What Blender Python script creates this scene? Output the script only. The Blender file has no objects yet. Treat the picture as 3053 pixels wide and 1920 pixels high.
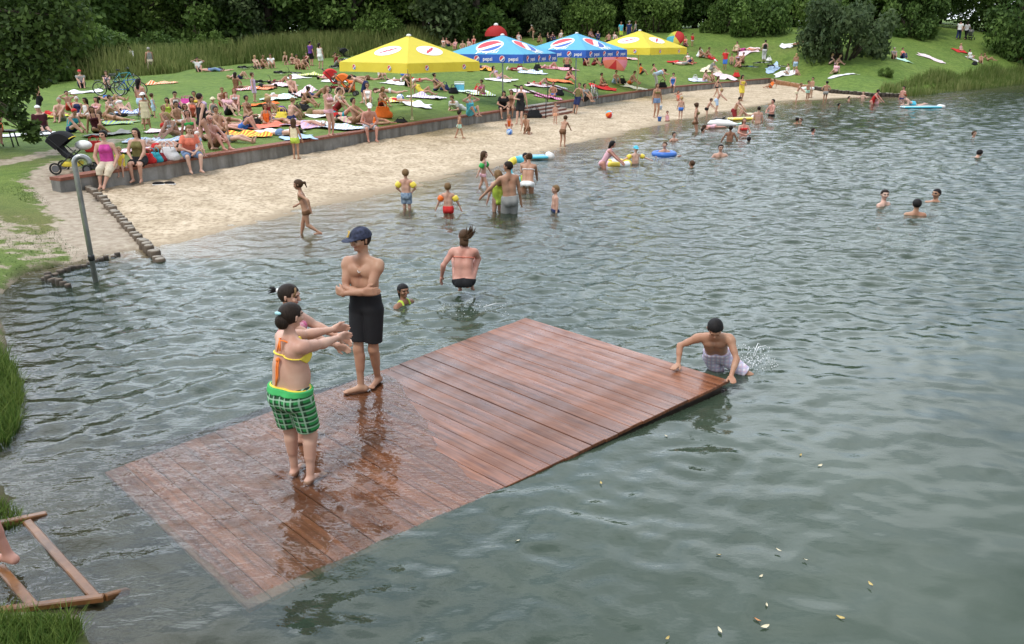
import bpy, bmesh, math, random
import numpy as np
from mathutils import Vector, Matrix, Quaternion
random.seed(7)
rng = np.random.default_rng(11)
S = bpy.context.scene
COL = S.collection
R = math.radians
# ------------------------------------------------------------------ camera
IW, IH = 3053., 1920.
FPX = 2374.
CX, CY, CH = 1526.5, 960., 3.6
PITCH = math.atan((CY - 125) / FPX)
CP, SP = math.cos(PITCH), math.sin(PITCH)
cam = bpy.data.objects.new('camera', bpy.data.cameras.new('camera'))
COL.objects.link(cam)
cam.location = (0, 0, CH)
cam.rotation_euler = (math.pi / 2 - PITCH, 0, 0)
cam.data.sensor_width = 36
cam.data.lens = 36 * FPX / IW
cam.data.clip_end = 1500
S.camera = cam
# ------------------------------------------------------------------ sky, sun, exposure
SUN_EL, SUN_AZ = R(58), R(215)           # azimuth clockwise from +Y: behind the camera, to the left
W = bpy.data.worlds.new('World')
S.world = W
W.use_nodes = True
nt = W.node_tree
nt.nodes.clear()
wo = nt.nodes.new('ShaderNodeOutputWorld')
bg = nt.nodes.new('ShaderNodeBackground')
sky = nt.nodes.new('ShaderNodeTexSky')
sky.sky_type = 'NISHITA'
sky.sun_disc = False
sky.sun_elevation = SUN_EL
sky.sun_rotation = SUN_AZ
sky.air_density = 1.0
sky.dust_density = 2.5
tc = nt.nodes.new('ShaderNodeTexCoord')
mp = nt.nodes.new('ShaderNodeMapping')
mp.inputs['Scale'].default_value = (1.6, 1.6, 4.0)
nz = nt.nodes.new('ShaderNodeTexNoise')
nz.inputs['Scale'].default_value = 1.7
nz.inputs['Detail'].default_value = 6
nz.inputs['Roughness'].default_value = 0.55
cr = nt.nodes.new('ShaderNodeValToRGB')
cr.color_ramp.elements[0].position = 0.36
cr.color_ramp.elements[0].color = (0.25, 0.25, 0.25, 1)
cr.color_ramp.elements[1].position = 0.60
cr.color_ramp.elements[1].color = (1, 1, 1, 1)
mx = nt.nodes.new('ShaderNodeMixRGB')
mx.inputs[2].default_value = (8.2, 8.9, 9.5, 1)     # bright overcast cloud, on the sky texture's own scale
nt.links.new(tc.outputs['Generated'], mp.inputs[0])
nt.links.new(mp.outputs[0], nz.inputs['Vector'])
nt.links.new(nz.outputs['Fac'], cr.inputs[0])
nt.links.new(cr.outputs[0], mx.inputs[0])
nt.links.new(sky.outputs[0], mx.inputs[1])
# the cloud deck is brightest ahead and to the left of the camera, about 35 degrees up
dt = nt.nodes.new('ShaderNodeVectorMath'); dt.operation = 'DOT_PRODUCT'
_el, _az = R(23), R(-29)
dt.inputs[1].default_value = (math.sin(_az) * math.cos(_el), math.cos(_az) * math.cos(_el), math.sin(_el))
nt.links.new(tc.outputs['Generated'], dt.inputs[0])
mr = nt.nodes.new('ShaderNodeMapRange')
mr.inputs['From Min'].default_value = 0.22; mr.inputs['From Max'].default_value = 0.97
mr.inputs['To Min'].default_value = 0.84; mr.inputs['To Max'].default_value = 3.1
mr.interpolation_type = 'SMOOTHERSTEP'
nt.links.new(dt.outputs['Value'], mr.inputs['Value'])
sc_ = nt.nodes.new('ShaderNodeVectorMath'); sc_.operation = 'SCALE'
nt.links.new(mx.outputs[0], sc_.inputs[0]); nt.links.new(mr.outputs[0], sc_.inputs['Scale'])
nt.links.new(sc_.outputs[0], bg.inputs[0])
bg.inputs[1].default_value = 0.105
nt.links.new(bg.outputs[0], wo.inputs[0])
sl = bpy.data.lights.new('sun', 'SUN')
sl.energy = 1.4
sl.angle = R(11)
sl.color = (1.0, 0.96, 0.90)
sun = bpy.data.objects.new('sun', sl)
COL.objects.link(sun)
sd = Vector((math.sin(SUN_AZ) * math.cos(SUN_EL), math.cos(SUN_AZ) * math.cos(SUN_EL), math.sin(SUN_EL)))
sun.rotation_euler = (-sd).to_track_quat('-Z', 'Y').to_euler()
sun.location = (-20, -30, 60)
S.view_settings.view_transform = 'Standard'
S.view_settings.look = 'None'
S.view_settings.exposure = 0.48
S.view_settings.gamma = 1.0
S.render.engine = 'CYCLES'
S.cycles.max_bounces = 7
S.cycles.transparent_max_bounces = 12
S.cycles.diffuse_bounces = 3
S.cycles.glossy_bounces = 3
S.cycles.use_denoising = True
S.cycles.caustics_reflective = False
S.cycles.caustics_refractive = False

# ------------------------------------------------------------------ helpers
def ray(px, py):
    u = px - CX; v = CY - py
    return np.array((u, FPX * CP + v * SP, v * CP - FPX * SP))
def at(px, py, z=0.):
    """point at height z seen at photo pixel (px,py)"""
    r = ray(px, py); t = (z - CH) / r[2]
    return Vector((r[0] * t, r[1] * t, z))
def atd(px, py, d):
    r = ray(px, py); t = d / r[1]
    return Vector((r[0] * t, d, CH + r[2] * t))

MATS = {}
def nodes_of(name):
    m = bpy.data.materials.new(name); m.use_nodes = True
    t = m.node_tree
    return m, t, t.nodes['Principled BSDF']
def N(t, kind, **kw):
    n = t.nodes.new('ShaderNode' + kind)
    for k, v in kw.items():
        k2 = k.replace('_', ' ')
        if k2 in n.inputs: n.inputs[k2].default_value = v
        else: setattr(n, k, v)
    return n
def mat(name, c, rough=0.7, var=0.12, scale=14., bump=0., metal=0., spec=0.3, c2=None, coat=0., trans=0.):
    """plain procedural material: base colour with noise variation and optional bump"""
    if name in MATS: return MATS[name]
    m, t, b = nodes_of(name)
    tcn = N(t, 'TexCoord')
    n = N(t, 'TexNoise', Scale=scale, Detail=4.0, Roughness=0.6)
    t.links.new(tcn.outputs['Object'], n.inputs['Vector'])
    ramp = N(t, 'ValToRGB')
    e = ramp.color_ramp.elements
    e[0].position = .3; e[1].position = .7
    c2 = c2 or tuple(min(1, x * (1 + var)) for x in c)
    e[0].color = tuple(x * (1 - var) for x in c) + (1,)
    e[1].color = tuple(c2) + (1,)
    t.links.new(n.outputs['Fac'], ramp.inputs[0])
    t.links.new(ramp.outputs[0], b.inputs['Base Color'])
    b.inputs['Roughness'].default_value = rough
    b.inputs['Metallic'].default_value = metal
    b.inputs['Specular IOR Level'].default_value = spec
    if coat: b.inputs['Coat Weight'].default_value = coat
    if bump:
        bn = N(t, 'Bump', Strength=bump, Distance=.02)
        t.links.new(n.outputs['Fac'], bn.inputs['Height'])
        t.links.new(bn.outputs[0], b.inputs['Normal'])
    MATS[name] = m
    return m

def mesh_obj(name, verts, faces, m=None, parent=None, smooth=False, loc=None):
    me = bpy.data.meshes.new(name)
    me.from_pydata([tuple(map(float, v)) for v in verts], [], [tuple(int(i) for i in f) for f in faces])
    me.validate(); me.update()
    if m is not None:
        for mm in (m if isinstance(m, (list, tuple)) else [m]): me.materials.append(mm)
    if smooth: me.shade_smooth()
    o = bpy.data.objects.new(name, me)
    COL.objects.link(o)
    if parent: o.parent = parent
    if loc is not None: o.location = loc
    return o
def np_mesh(name, V, F, m=None, smooth=True):
    """fast mesh from numpy arrays, F (n,4) or (n,3)"""
    me = bpy.data.meshes.new(name)
    k = F.shape[1]
    me.vertices.add(len(V)); me.loops.add(F.size); me.polygons.add(len(F))
    me.vertices.foreach_set('co', np.ascontiguousarray(V, dtype=np.float32).ravel())
    me.loops.foreach_set('vertex_index', np.ascontiguousarray(F, dtype=np.int32).ravel())
    me.polygons.foreach_set('loop_start', np.arange(0, F.size, k, dtype=np.int32))
    me.polygons.foreach_set('use_smooth', np.full(len(F), smooth))
    me.update(calc_edges=True)
    if m is not None:
        for mm in (m if isinstance(m, (list, tuple)) else [m]): me.materials.append(mm)
    return me
def link(name, me, parent=None, loc=None, rotz=None):
    o = bpy.data.objects.new(name, me); COL.objects.link(o)
    if parent: o.parent = parent
    if loc is not None: o.location = loc
    if rotz is not None: o.rotation_euler = (0, 0, rotz)
    return o
def tag(o, label=None, cat=None, group=None, kind=None):
    if label: o['label'] = label
    if cat: o['category'] = cat
    if group: o['group'] = group
    if kind: o['kind'] = kind
    return o
def thing(name, label, cat, loc=(0, 0, 0), rotz=0., group=None):
    o = bpy.data.objects.new(name, None); COL.objects.link(o)
    o.location = loc; o.rotation_euler = (0, 0, rotz); o.empty_display_size = .2
    return tag(o, label, cat, group)
def copy_tree(o, parent=None):
    c = o.copy(); COL.objects.link(c)
    if parent: c.parent = parent
    for ch in list(o.children): copy_tree(ch, c)
    return c

class MB:
    """collects shapes, builds ONE mesh object"""
    def __init__(s): s.v = []; s.f = []; s.mi = []; s.cur = 0
    def add(s, vs, fs):
        b = len(s.v); s.v += [tuple(map(float, x)) for x in vs]
        s.f += [tuple(b + i for i in f) for f in fs]; s.mi += [s.cur] * len(fs); return s
    def box(s, c, d, M=None, bev=0.):
        x, y, z = d[0] / 2, d[1] / 2, d[2] / 2
        if bev:
            bv = min(bev, x * .9, y * .9, z * .9)
            vs = []; 
            for k, (zz, q) in enumerate(((-z, bv), (-z + bv, 0), (z - bv, 0), (z, bv))):
                vs += [(-x + q + 0, -y + q, zz), (x - q, -y + q, zz), (x - q, y - q, zz), (-x + q, y - q, zz)]
            fs = [(3, 2, 1, 0), (12, 13, 14, 15)]
            for k in range(3):
                for i in range(4):
                    j = (i + 1) % 4
                    fs.append((k * 4 + i, k * 4 + j, k * 4 + 4 + j, k * 4 + 4 + i))
        else:
            vs = [(-x, -y, -z), (x, -y, -z), (x, y, -z), (-x, y, -z), (-x, -y, z), (x, -y, z), (x, y, z), (-x, y, z)]
            fs = [(3, 2, 1, 0), (4, 5, 6, 7), (0, 1, 5, 4), (1, 2, 6, 5), (2, 3, 7, 6), (3, 0, 4, 7)]
        c = Vector(c)
        vs = [(M @ Vector(v) if M else Vector(v)) + c for v in vs]
        return s.add(vs, fs)
    def tube(s, pts, r, n=8, cap=True, closed=False):
        pts = [Vector(p) for p in pts]; k = len(pts)
        rr = r if isinstance(r, (list, tuple)) else [r] * k
        vs = []; up = None
        for i, p in enumerate(pts):
            if closed: d = pts[(i + 1) % k] - pts[i - 1]
            else: d = pts[min(i + 1, k - 1)] - pts[max(i - 1, 0)]
            d = d.normalized() if d.length > 1e-9 else Vector((0, 0, 1))
            if up is None:
                up = d.orthogonal().normalized()
            else:
                up = (up - d * up.dot(d))
                up = up.normalized() if up.length > 1e-6 else d.orthogonal().normalized()
            sd_ = d.cross(up)
            for j in range(n):
                a = 2 * math.pi * j / n
                vs.append(p + (up * math.cos(a) + sd_ * math.sin(a)) * rr[i])
        fs = []
        for i in range(k if closed else k - 1):
            for j in range(n):
                a = i * n + j; b = i * n + (j + 1) % n; i2 = (i + 1) % k
                fs.append((a, b, i2 * n + (j + 1) % n, i2 * n + j))
        if cap and not closed:
            fs.append(tuple(range(n - 1, -1, -1))); fs.append(tuple((k - 1) * n + j for j in range(n)))
        return s.add(vs, fs)
    def lathe(s, prof, n=16, c=(0, 0, 0), M=None):
        c = Vector(c); vs = []
        for (r, z) in prof:
            for j in range(n):
                a = 2 * math.pi * j / n
                v = Vector((r * math.cos(a), r * math.sin(a), z))
                vs.append((M @ v if M else v) + c)
        fs = []
        for i in range(len(prof) - 1):
            for j in range(n):
                fs.append((i * n + j, i * n + (j + 1) % n, (i + 1) * n + (j + 1) % n, (i + 1) * n + j))
        fs.append(tuple(range(n - 1, -1, -1))); fs.append(tuple((len(prof) - 1) * n + j for j in range(n)))
        return s.add(vs, fs)
    def ball(s, c, r, n=14, m=9, sc=(1, 1, 1), M=None):
        prof = [(math.sin(math.pi * (i + .02) / (m + .04)) * 1, -math.cos(math.pi * (i + .02) / (m + .04))) for i in range(m + 1)]
        vs = []
        for (q, z) in prof:
            for j in range(n):
                a = 2 * math.pi * j / n
                v = Vector((q * math.cos(a) * sc[0] * r, q * math.sin(a) * sc[1] * r, z * sc[2] * r))
                vs.append((M @ v if M else v) + Vector(c))
        fs = []
        for i in range(m):
            for j in range(n):
                fs.append((i * n + j, i * n + (j + 1) % n, (i + 1) * n + (j + 1) % n, (i + 1) * n + j))
        fs.append(tuple(range(n - 1, -1, -1))); fs.append(tuple(m * n + j for j in range(n)))
        return s.add(vs, fs)
    def build(s, name, m, parent=None, smooth=False, loc=None):
        o = mesh_obj(name, s.v, s.f, m, parent, smooth, loc)
        if any(s.mi):
            o.data.polygons.foreach_set('material_index', s.mi)
        return o
# ------------------------------------------------------------------ layout of the shore (metres)
WALL = [(-10.45, 18.25), (-9.3, 20.4), (-8.1, 22.9), (-6.9, 25.3), (-5.6, 27.9), (-3.0, 33.0), (-0.6, 37.2), (3.9, 45.5), (8.0, 52.6), (11.6, 58.4), (16.2, 64.2), (22.2, 71.6)]
PALL = [(-10.2, 19.0), (-9.2, 17.75), (-7.2, 14.9), (-6.05, 13.3)]
PALR = [(22.2, 71.6), (22.7, 66.0), (23.4, 60.2), (25.2, 57.6), (27.5, 57.8)]
SHORE = [(-1.2, 1.0)] + [tuple(at(x, y, 0))[:2] for x, y in [(330, 2050), (255, 1900), (225, 1812), (-90, 1826), (-260, 1700), (-170, 1580), (20, 1528), (50, 1480)]] + [(-4.7, 6.2), (-5.1, 6.8), (-5.75, 8.4), (-6.6, 9.7), (-7.6, 11.1), (-8.0, 12.6), (-7.3, 13.9), (-6.4, 14.6),
         (-6.0, 15.7), (-2.6, 20.8), (1.45, 28.3), (7.5, 38.75), (17.5, 53.0), (23.0, 56.5), (26.5, 57.6), (30., 62.8), (50., 82.), (75., 97.)]
ZW = .66
LANDPOLY = np.array(SHORE + [(75., 300.), (-300., 300.), (-300., 1.0)])
BEACHPOLY = np.array(PALL[::-1] + WALL[1:] + PALR[1:] + [(40., 50.), (10., 10.)])

def poly_dist(P, L, closed=False):
    P = np.asarray(P, float); L = np.asarray(L, float)
    best = np.full(len(P), 1e9)
    n = len(L)
    for i in range(n if closed else n - 1):
        a = L[i]; b = L[(i + 1) % n]; ab = b - a
        t = np.clip(((P - a) @ ab) / (ab @ ab), 0, 1)
        q = a + t[:, None] * ab
        best = np.minimum(best, np.hypot(*(P - q).T))
    return best
def inside(P, L):
    P = np.asarray(P, float); n = len(L); r = np.zeros(len(P), bool)
    x, y = P[:, 0], P[:, 1]; j = n - 1
    for i in range(n):
        xi, yi = L[i]; xj, yj = L[j]
        c = ((yi > y) != (yj > y)) & (x < (xj - xi) * (y - yi) / (yj - yi + 1e-12) + xi)
        r ^= c; j = i
    return r

# lawn heights: thin-plate interpolation through points read off the photograph
ctrl = [(x, y, ZW) for x, y in WALL[1:]] + [(-10.9, 18.0, .40), (-10.2, 17.6, .33), (-8.6, 15.2, .16)]
ctrl += [(-7.6, 11.1, .0), (-8.8, 12.3, .22), (-7.2, 13.9, .0), (-9.3, 15.0, .2), (-11.5, 16.6, .42), (-15, 20, .55), (-12.5, 13, .5), (-20, 25, .6), (-7.5, 8.6, .35), (-6.6, 5.8, .4), (-3.3, 3.2, .25), (-3.75, 4.9, -.06), (-5.75, 8.4, .02), (-6.6, 9.7, .0),
         (-6.2, 13.4, .05), (-14, 9, .8), (-20, 14, 1.0), (-30, 30, 1.)]
for px, py, d in [(115, 360, 35), (450, 372, 31), (445, 222, 62), (150, 240, 52), (570, 205, 60), (700, 250, 46), (1000, 300, 37), (1200, 250, 46), (925, 192, 64), (1100, 190, 62), (1400, 132, 80), (1600, 120, 84), (2000, 140, 78), (1860, 110, 84), (1800, 210, 58),
                  (2276, 180, 67), (2160, 209, 66), (2600, 168, 72), (2865, 117, 92), (2500, 210, 64), (3040, 185, 88), (2700, 225, 67), (2380, 135, 76), (2900, 195, 80), (2862, 152, 86), (2690, 175, 75), (2775, 173, 79), (2650, 110, 88), (3040, 130, 96), (700, 195, 64), (1300, 160, 72)]:
    v = atd(px, py, d); ctrl.append((v.x, v.y, v.z))
ctrl += [(x, y, 0.05) for x, y in [(26.5, 57.6), (30., 62.8), (40., 72.4), (50., 82.), (75., 97.)]]
ctrl += [(x, y, ZW * (1 - .3 * i / 3)) for i, (x, y) in enumerate(PALR[:3])]
ctrl += [(-40, 62, 1.2), (-60, 80, 2.), (-50, 110, 3.5), (0, 105, 4.6), (30, 105, 5.2), (60, 110, 5.2), (90, 110, 4), (-90, 110, 3.5), (0, 150, 6.5), (60, 150, 7), (-60, 150, 5)]
CT = np.array(ctrl, float)
def tps(r2): return .5 * r2 * np.log(r2 + 1e-9)
_A = CT[:, :2]
_K = tps(((_A[:, None] - _A[None]) ** 2).sum(-1)) + np.eye(len(_A)) * 4.0
_P = np.c_[np.ones(len(_A)), _A]
_M = np.block([[_K, _P], [_P.T, np.zeros((3, 3))]])
_w = np.linalg.solve(_M, np.r_[CT[:, 2], 0, 0, 0])
def line_param(P, L):
    P = np.asarray(P, float); L = np.asarray(L, float); seg = np.hypot(*np.diff(L, axis=0).T); cum = np.r_[0, np.cumsum(seg)]
    best = np.full(len(P), 1e9); tt = np.zeros(len(P))
    for i in range(len(L) - 1):
        ab = L[i + 1] - L[i]; t = np.clip(((P - L[i]) @ ab) / (ab @ ab), 0, 1); d = np.hypot(*(P - L[i] - t[:, None] * ab).T)
        b = d < best; best[b] = d[b]; tt[b] = (cum[i] + t[b] * seg[i]) / cum[-1]
    return best, tt
def lawn_z(P):
    P = np.asarray(P, float).reshape(-1, 2)
    k = tps(((P[:, None] - _A[None]) ** 2).sum(-1))
    z = k @ _w[:-3] + np.c_[np.ones(len(P)), P] @ _w[-3:]
    dw = poly_dist(P, WALL[1:])
    z = ZW + (z - ZW) * np.clip(dw / 2.2, 0, 1)
    for L, z0, z1, rad in ((PALR, ZW - .05, .17, 4.0), (PALL, .33, .0, 1.5)):      # the ground meets the heads of the log rows
        dl, tl = line_param(P, L)
        wgt = np.clip(1 - dl / rad, 0, 1); z = z * (1 - wgt) + (z0 + (z1 - z0) * tl) * wgt
    # towards the open water the bank drops under the surface
    sh = poly_dist(P, SHORE); ins = inside(P, LANDPOLY)
    open_ = np.where(ins, sh, -sh)
    nearwall = np.clip(1 - dw / 2.5, 0, 1)
    far = np.clip((P[:, 1] - 54) / 4, 0, 1)
    open_ = np.where(far > .5, np.where(open_ > 0, open_ + 3, open_), open_)
    bank = np.where(open_ < 0, open_ * .8, np.minimum(open_ * .35, 1e9) + .0)
    z = np.where(nearwall > .99, z, np.minimum(z, np.maximum(bank, -2) + np.where(ins, np.clip(open_ - 2.5, 0, 99) * 3, 0)))
    return z
def bed_z(P):
    """sand beach and lake bed"""
    P = np.asarray(P, float).reshape(-1, 2)
    sh = poly_dist(P, SHORE); ins = inside(P, LANDPOLY)
    dw = poly_dist(P, WALL)
    up = .27 * sh / (sh + dw + 1e-6) * np.clip(sh / 1.2, 0, 1) ** .5
    dn = -np.where(sh < 10, sh * .115, 1.15 + (sh - 10) * .12)
    left = P[:, 1] < 13.6
    dn = np.where(left, -sh * .42, dn)
    return np.where(ins, up, np.maximum(dn, -2.6))
def fbm(x, y, seed=0, octs=4, base=1.0):
    """cheap smooth pseudo-noise from sines"""
    g = np.random.default_rng(seed); o = np.zeros_like(x); a = 1.; f = base; tot = 0
    for _ in range(octs):
        for _k in range(3):
            th = g.uniform(0, 2 * np.pi); ph = g.uniform(0, 6.3)
            o = o + a * np.sin((x * np.cos(th) + y * np.sin(th)) * f + ph + 1.3 * np.sin((x * np.sin(th) - y * np.cos(th)) * f * .7 + ph * 2)) / 3
        tot += a; a *= .5; f *= 2.03
    return o / tot
def ground(px, py, on='lawn'):
    """point where the pixel's ray meets lawn or sand"""
    r = ray(px, py)
    ts = np.r_[np.linspace(2.5, 30, 500), np.linspace(30.05, 125, 1200)] / r[1]
    P = np.c_[r[0] * ts, r[1] * ts]; z = CH + r[2] * ts
    g = lawn_z(P) if on == 'lawn' else bed_z(P)
    k = np.argmax(z <= g)
    if z[k] > g[k]: k = len(ts) - 1
    return Vector((P[k, 0], P[k, 1], g[k]))
def fan(us, ys):
    U, Y = np.meshgrid(us, ys)
    X = U * Y
    n, m = U.shape
    idx = np.arange(n * m).reshape(n, m)
    F = np.stack([idx[:-1, :-1], idx[:-1, 1:], idx[1:, 1:], idx[1:, :-1]], -1).reshape(-1, 4)
    return X.ravel(), Y.ravel(), F
def compact(V, F):
    u, inv = np.unique(F, return_inverse=True)
    return V[u], inv.reshape(F.shape), u
def attr(me, name, vals):
    a = me.attributes.new(name, 'FLOAT', 'POINT'); a.data.foreach_set('value', np.asarray(vals, np.float32))

# ---------------------------- lawn
def lawn_material():
    m, t, b = nodes_of('lawn_grass')
    tcn = N(t, 'TexCoord')
    def noise(sc, det=4, w=None):
        n = N(t, 'TexNoise', Scale=sc, Detail=float(det), Roughness=.6); t.links.new(tcn.outputs['Object'], n.inputs['Vector']); return n
    n1, n2, n3 = noise(.35), noise(3.), noise(38., 3)
    r1 = N(t, 'ValToRGB'); e = r1.color_ramp.elements
    e[0].position = .32; e[0].color = (.110, .185, .044, 1); e[1].position = .68; e[1].color = (.165, .240, .062, 1)
    t.links.new(n1.outputs['Fac'], r1.inputs[0])
    r2 = N(t, 'ValToRGB'); e = r2.color_ramp.elements
    e[0].position = .35; e[0].color = (.72, .75, .7, 1); e[1].position = .7; e[1].color = (1.25, 1.2, 1.1, 1)
    t.links.new(n2.outputs['Fac'], r2.inputs[0])
    r3 = N(t, 'ValToRGB'); e = r3.color_ramp.elements
    e[0].position = .3; e[0].color = (.55, .58, .5, 1); e[1].position = .7; e[1].color = (1.35, 1.3, 1.2, 1)
    t.links.new(n3.outputs['Fac'], r3.inputs[0])
    ml = N(t, 'MixRGB', blend_type='MULTIPLY', Fac=1.0); t.links.new(r1.outputs[0], ml.inputs[1]); t.links.new(r2.outputs[0], ml.inputs[2])
    ml2 = N(t, 'MixRGB', blend_type='MULTIPLY', Fac=1.0); t.links.new(ml.outputs[0], ml2.inputs[1]); t.links.new(r3.outputs[0], ml2.inputs[2])
    # worn, dry turf and bare earth
    at1 = N(t, 'Attribute', attribute_name='dry'); at2 = N(t, 'Attribute', attribute_name='bare')
    dryc = N(t, 'MixRGB', blend_type='MULTIPLY', Fac=1.0); dryc.inputs[1].default_value = (.140, .138, .052, 1); t.links.new(r3.outputs[0], dryc.inputs[2])
    mx1 = N(t, 'MixRGB'); t.links.new(ml2.outputs[0], mx1.inputs[1]); t.links.new(dryc.outputs[0], mx1.inputs[2])
    s1 = N(t, 'Math', operation='ADD', use_clamp=True); t.links.new(at1.outputs['Fac'], s1.inputs[0])
    q1 = N(t, 'Math', operation='MULTIPLY_ADD'); t.links.new(n2.outputs['Fac'], q1.inputs[0]); q1.inputs[1].default_value = .9; q1.inputs[2].default_value = -.45
    t.links.new(q1.outputs[0], s1.inputs[1]); mu = N(t, 'Math', operation='MULTIPLY'); t.links.new(s1.outputs[0], mu.inputs[0]); t.links.new(at1.outputs['Fac'], mu.inputs[1])
    t.links.new(mu.outputs[0], mx1.inputs[0])
    n4 = noise(7., 5); rb = N(t, 'ValToRGB'); e = rb.color_ramp.elements
    e[0].position = .3; e[0].color = (.27, .21, .155, 1); e[1].position = .72; e[1].color = (.47, .40, .31, 1)
    t.links.new(n4.outputs['Fac'], rb.inputs[0])
    mx2 = N(t, 'MixRGB'); t.links.new(mx1.outputs[0], mx2.inputs[1]); t.links.new(rb.outputs[0], mx2.inputs[2])
    q2 = N(t, 'Math', operation='MULTIPLY_ADD'); t.links.new(n2.outputs['Fac'], q2.inputs[0]); q2.inputs[1].default_value = 1.8; q2.inputs[2].default_value = -.9
    s2 = N(t, 'Math', operation='ADD'); t.links.new(at2.outputs['Fac'], s2.inputs[0]); t.links.new(q2.outputs[0], s2.inputs[1])
    r5 = N(t, 'ValToRGB'); r5.color_ramp.elements[0].position = .38; r5.color_ramp.elements[1].position = .58
    t.links.new(s2.outputs[0], r5.inputs[0]); t.links.new(r5.outputs[0], mx2.inputs[0])
    at3 = N(t, 'Attribute', attribute_name='wet'); mx3 = N(t, 'MixRGB'); t.links.new(mx2.outputs[0], mx3.inputs[1]); mx3.inputs[2].default_value = (.060, .050, .026, 1); t.links.new(at3.outputs['Fac'], mx3.inputs[0])
    t.links.new(mx3.outputs[0], b.inputs['Base Color'])
    b.inputs['Roughness'].default_value = .85; b.inputs['Specular IOR Level'].default_value = .15
    bn = N(t, 'Bump', Strength=.6, Distance=.04); t.links.new(n3.outputs['Fac'], bn.inputs['Height']); t.links.new(bn.outputs[0], b.inputs['Normal'])
    return m
def px_poly(pts, z): return np.array([tuple(at(x, y, z))[:2] for x, y in pts])
def build_lawn():
    ys = np.r_[np.geomspace(2.2, 12, 46), np.linspace(12.15, 75, 380), np.linspace(76, 160, 70)]
    us = np.linspace(-1.5, 1.35, 420)
    X, Y, F = fan(us, ys)
    P = np.c_[X, Y]
    # snap vertices lying within a cell of the retaining line onto it
    edge = np.array(PALL[::-1] + WALL[1:] + PALR[1:])
    d = poly_dist(P, edge)
    cell = np.maximum(Y * (us[1] - us[0]), .2)
    near = np.where(d < cell * .75)[0]
    ins = inside(P, BEACHPOLY)
    for i in near:
        p = P[i]; best = 1e9
        for k in range(len(edge) - 1):
            a, b2 = edge[k], edge[k + 1]; ab = b2 - a
            tt = min(1, max(0, (p - a) @ ab / (ab @ ab))); q = a + tt * ab; dd = np.hypot(*(p - q))
            if dd < best: best = dd; bq = q
        P[i] = bq
    z = lawn_z(P)
    cz = P[F].mean(1)
    keep = ~inside(cz, BEACHPOLY)
    zb = bed_z(P)
    keep &= ~((z[F].max(1) < -.25) & (z[F].max(1) < zb[F].min(1) - .1))
    z = z + .03 * fbm(P[:, 0], P[:, 1], 3, 3, .8) * np.clip(poly_dist(P, edge) / 1.5, 0, 1)
    V = np.c_[P, z]
    V, F2, u = compact(V, F[keep])
    me = np_mesh('lawn', V, F2, lawn_material())
    p = V[:, :2]
    n = fbm(p[:, 0], p[:, 1], 9, 4, .7)
    dw = poly_dist(p, WALL)
    dry = np.clip(.85 - dw / 7 + .35 * n, 0, 1) * .55
    left = np.clip((20.5 - p[:, 1]) / 5, 0, 1) * (p[:, 0] < 0)
    left = left * np.clip((p[:, 1] - 10.5) / 5, .5, 1)
    dry = np.maximum(dry, left * np.clip(.95 + .5 * n, 0, 1))
    dry = np.maximum(dry, np.clip(1 - np.abs(p[:, 1] - 22 + (p[:, 0] + 15) * .2) / 3, 0, 1) * (p[:, 0] < -8) * .8)
    bare = np.zeros(len(p))
    ramp = px_poly([(95, 560), (170, 525), (250, 545), (500, 765), (370, 790), (215, 745), (165, 690), (190, 655), (130, 600)], .25)
    bare = np.maximum(bare, np.where(inside(p, ramp), .85, np.clip(.62 - poly_dist(p, ramp, True) * 1.1, 0, 1)))
    path = px_poly([(-60, 492), (60, 478), (190, 452), (280, 440), (330, 425)], .6)
    bare = np.maximum(bare, np.clip(.85 - poly_dist(p, path) * .9, 0, 1))
    patch = px_poly([(-40, 640), (60, 650), (150, 700), (190, 740), (110, 760), (30, 700)], .4)
    bare = np.maximum(bare, np.where(inside(p, patch), .5, np.clip(.45 - poly_dist(p, patch, True) * .6, 0, 1)))
    far = np.array([tuple(ground(x, y))[:2] for x, y in [(2060, 147), (2160, 148), (2300, 146), (2420, 142)]])
    dry = np.maximum(dry, np.clip(.9 - poly_dist(p, far) * .7, 0, 1))
    mud = np.clip(.62 - np.abs(V[:, 2] + .02) * 4, 0, 1) * (p[:, 1] < 14)
    bare = np.maximum(bare, mud)
    attr(me, 'dry', dry); attr(me, 'bare', bare)
    attr(me, 'wet', np.clip((.10 - V[:, 2] + .05 * n) / .10, 0, 1) * (p[:, 1] < 13.3) * np.where(inside(p, ramp), .35, .92))
    o = link('lawn', me); tag(o, kind='structure')
    return o
build_lawn()

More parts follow.
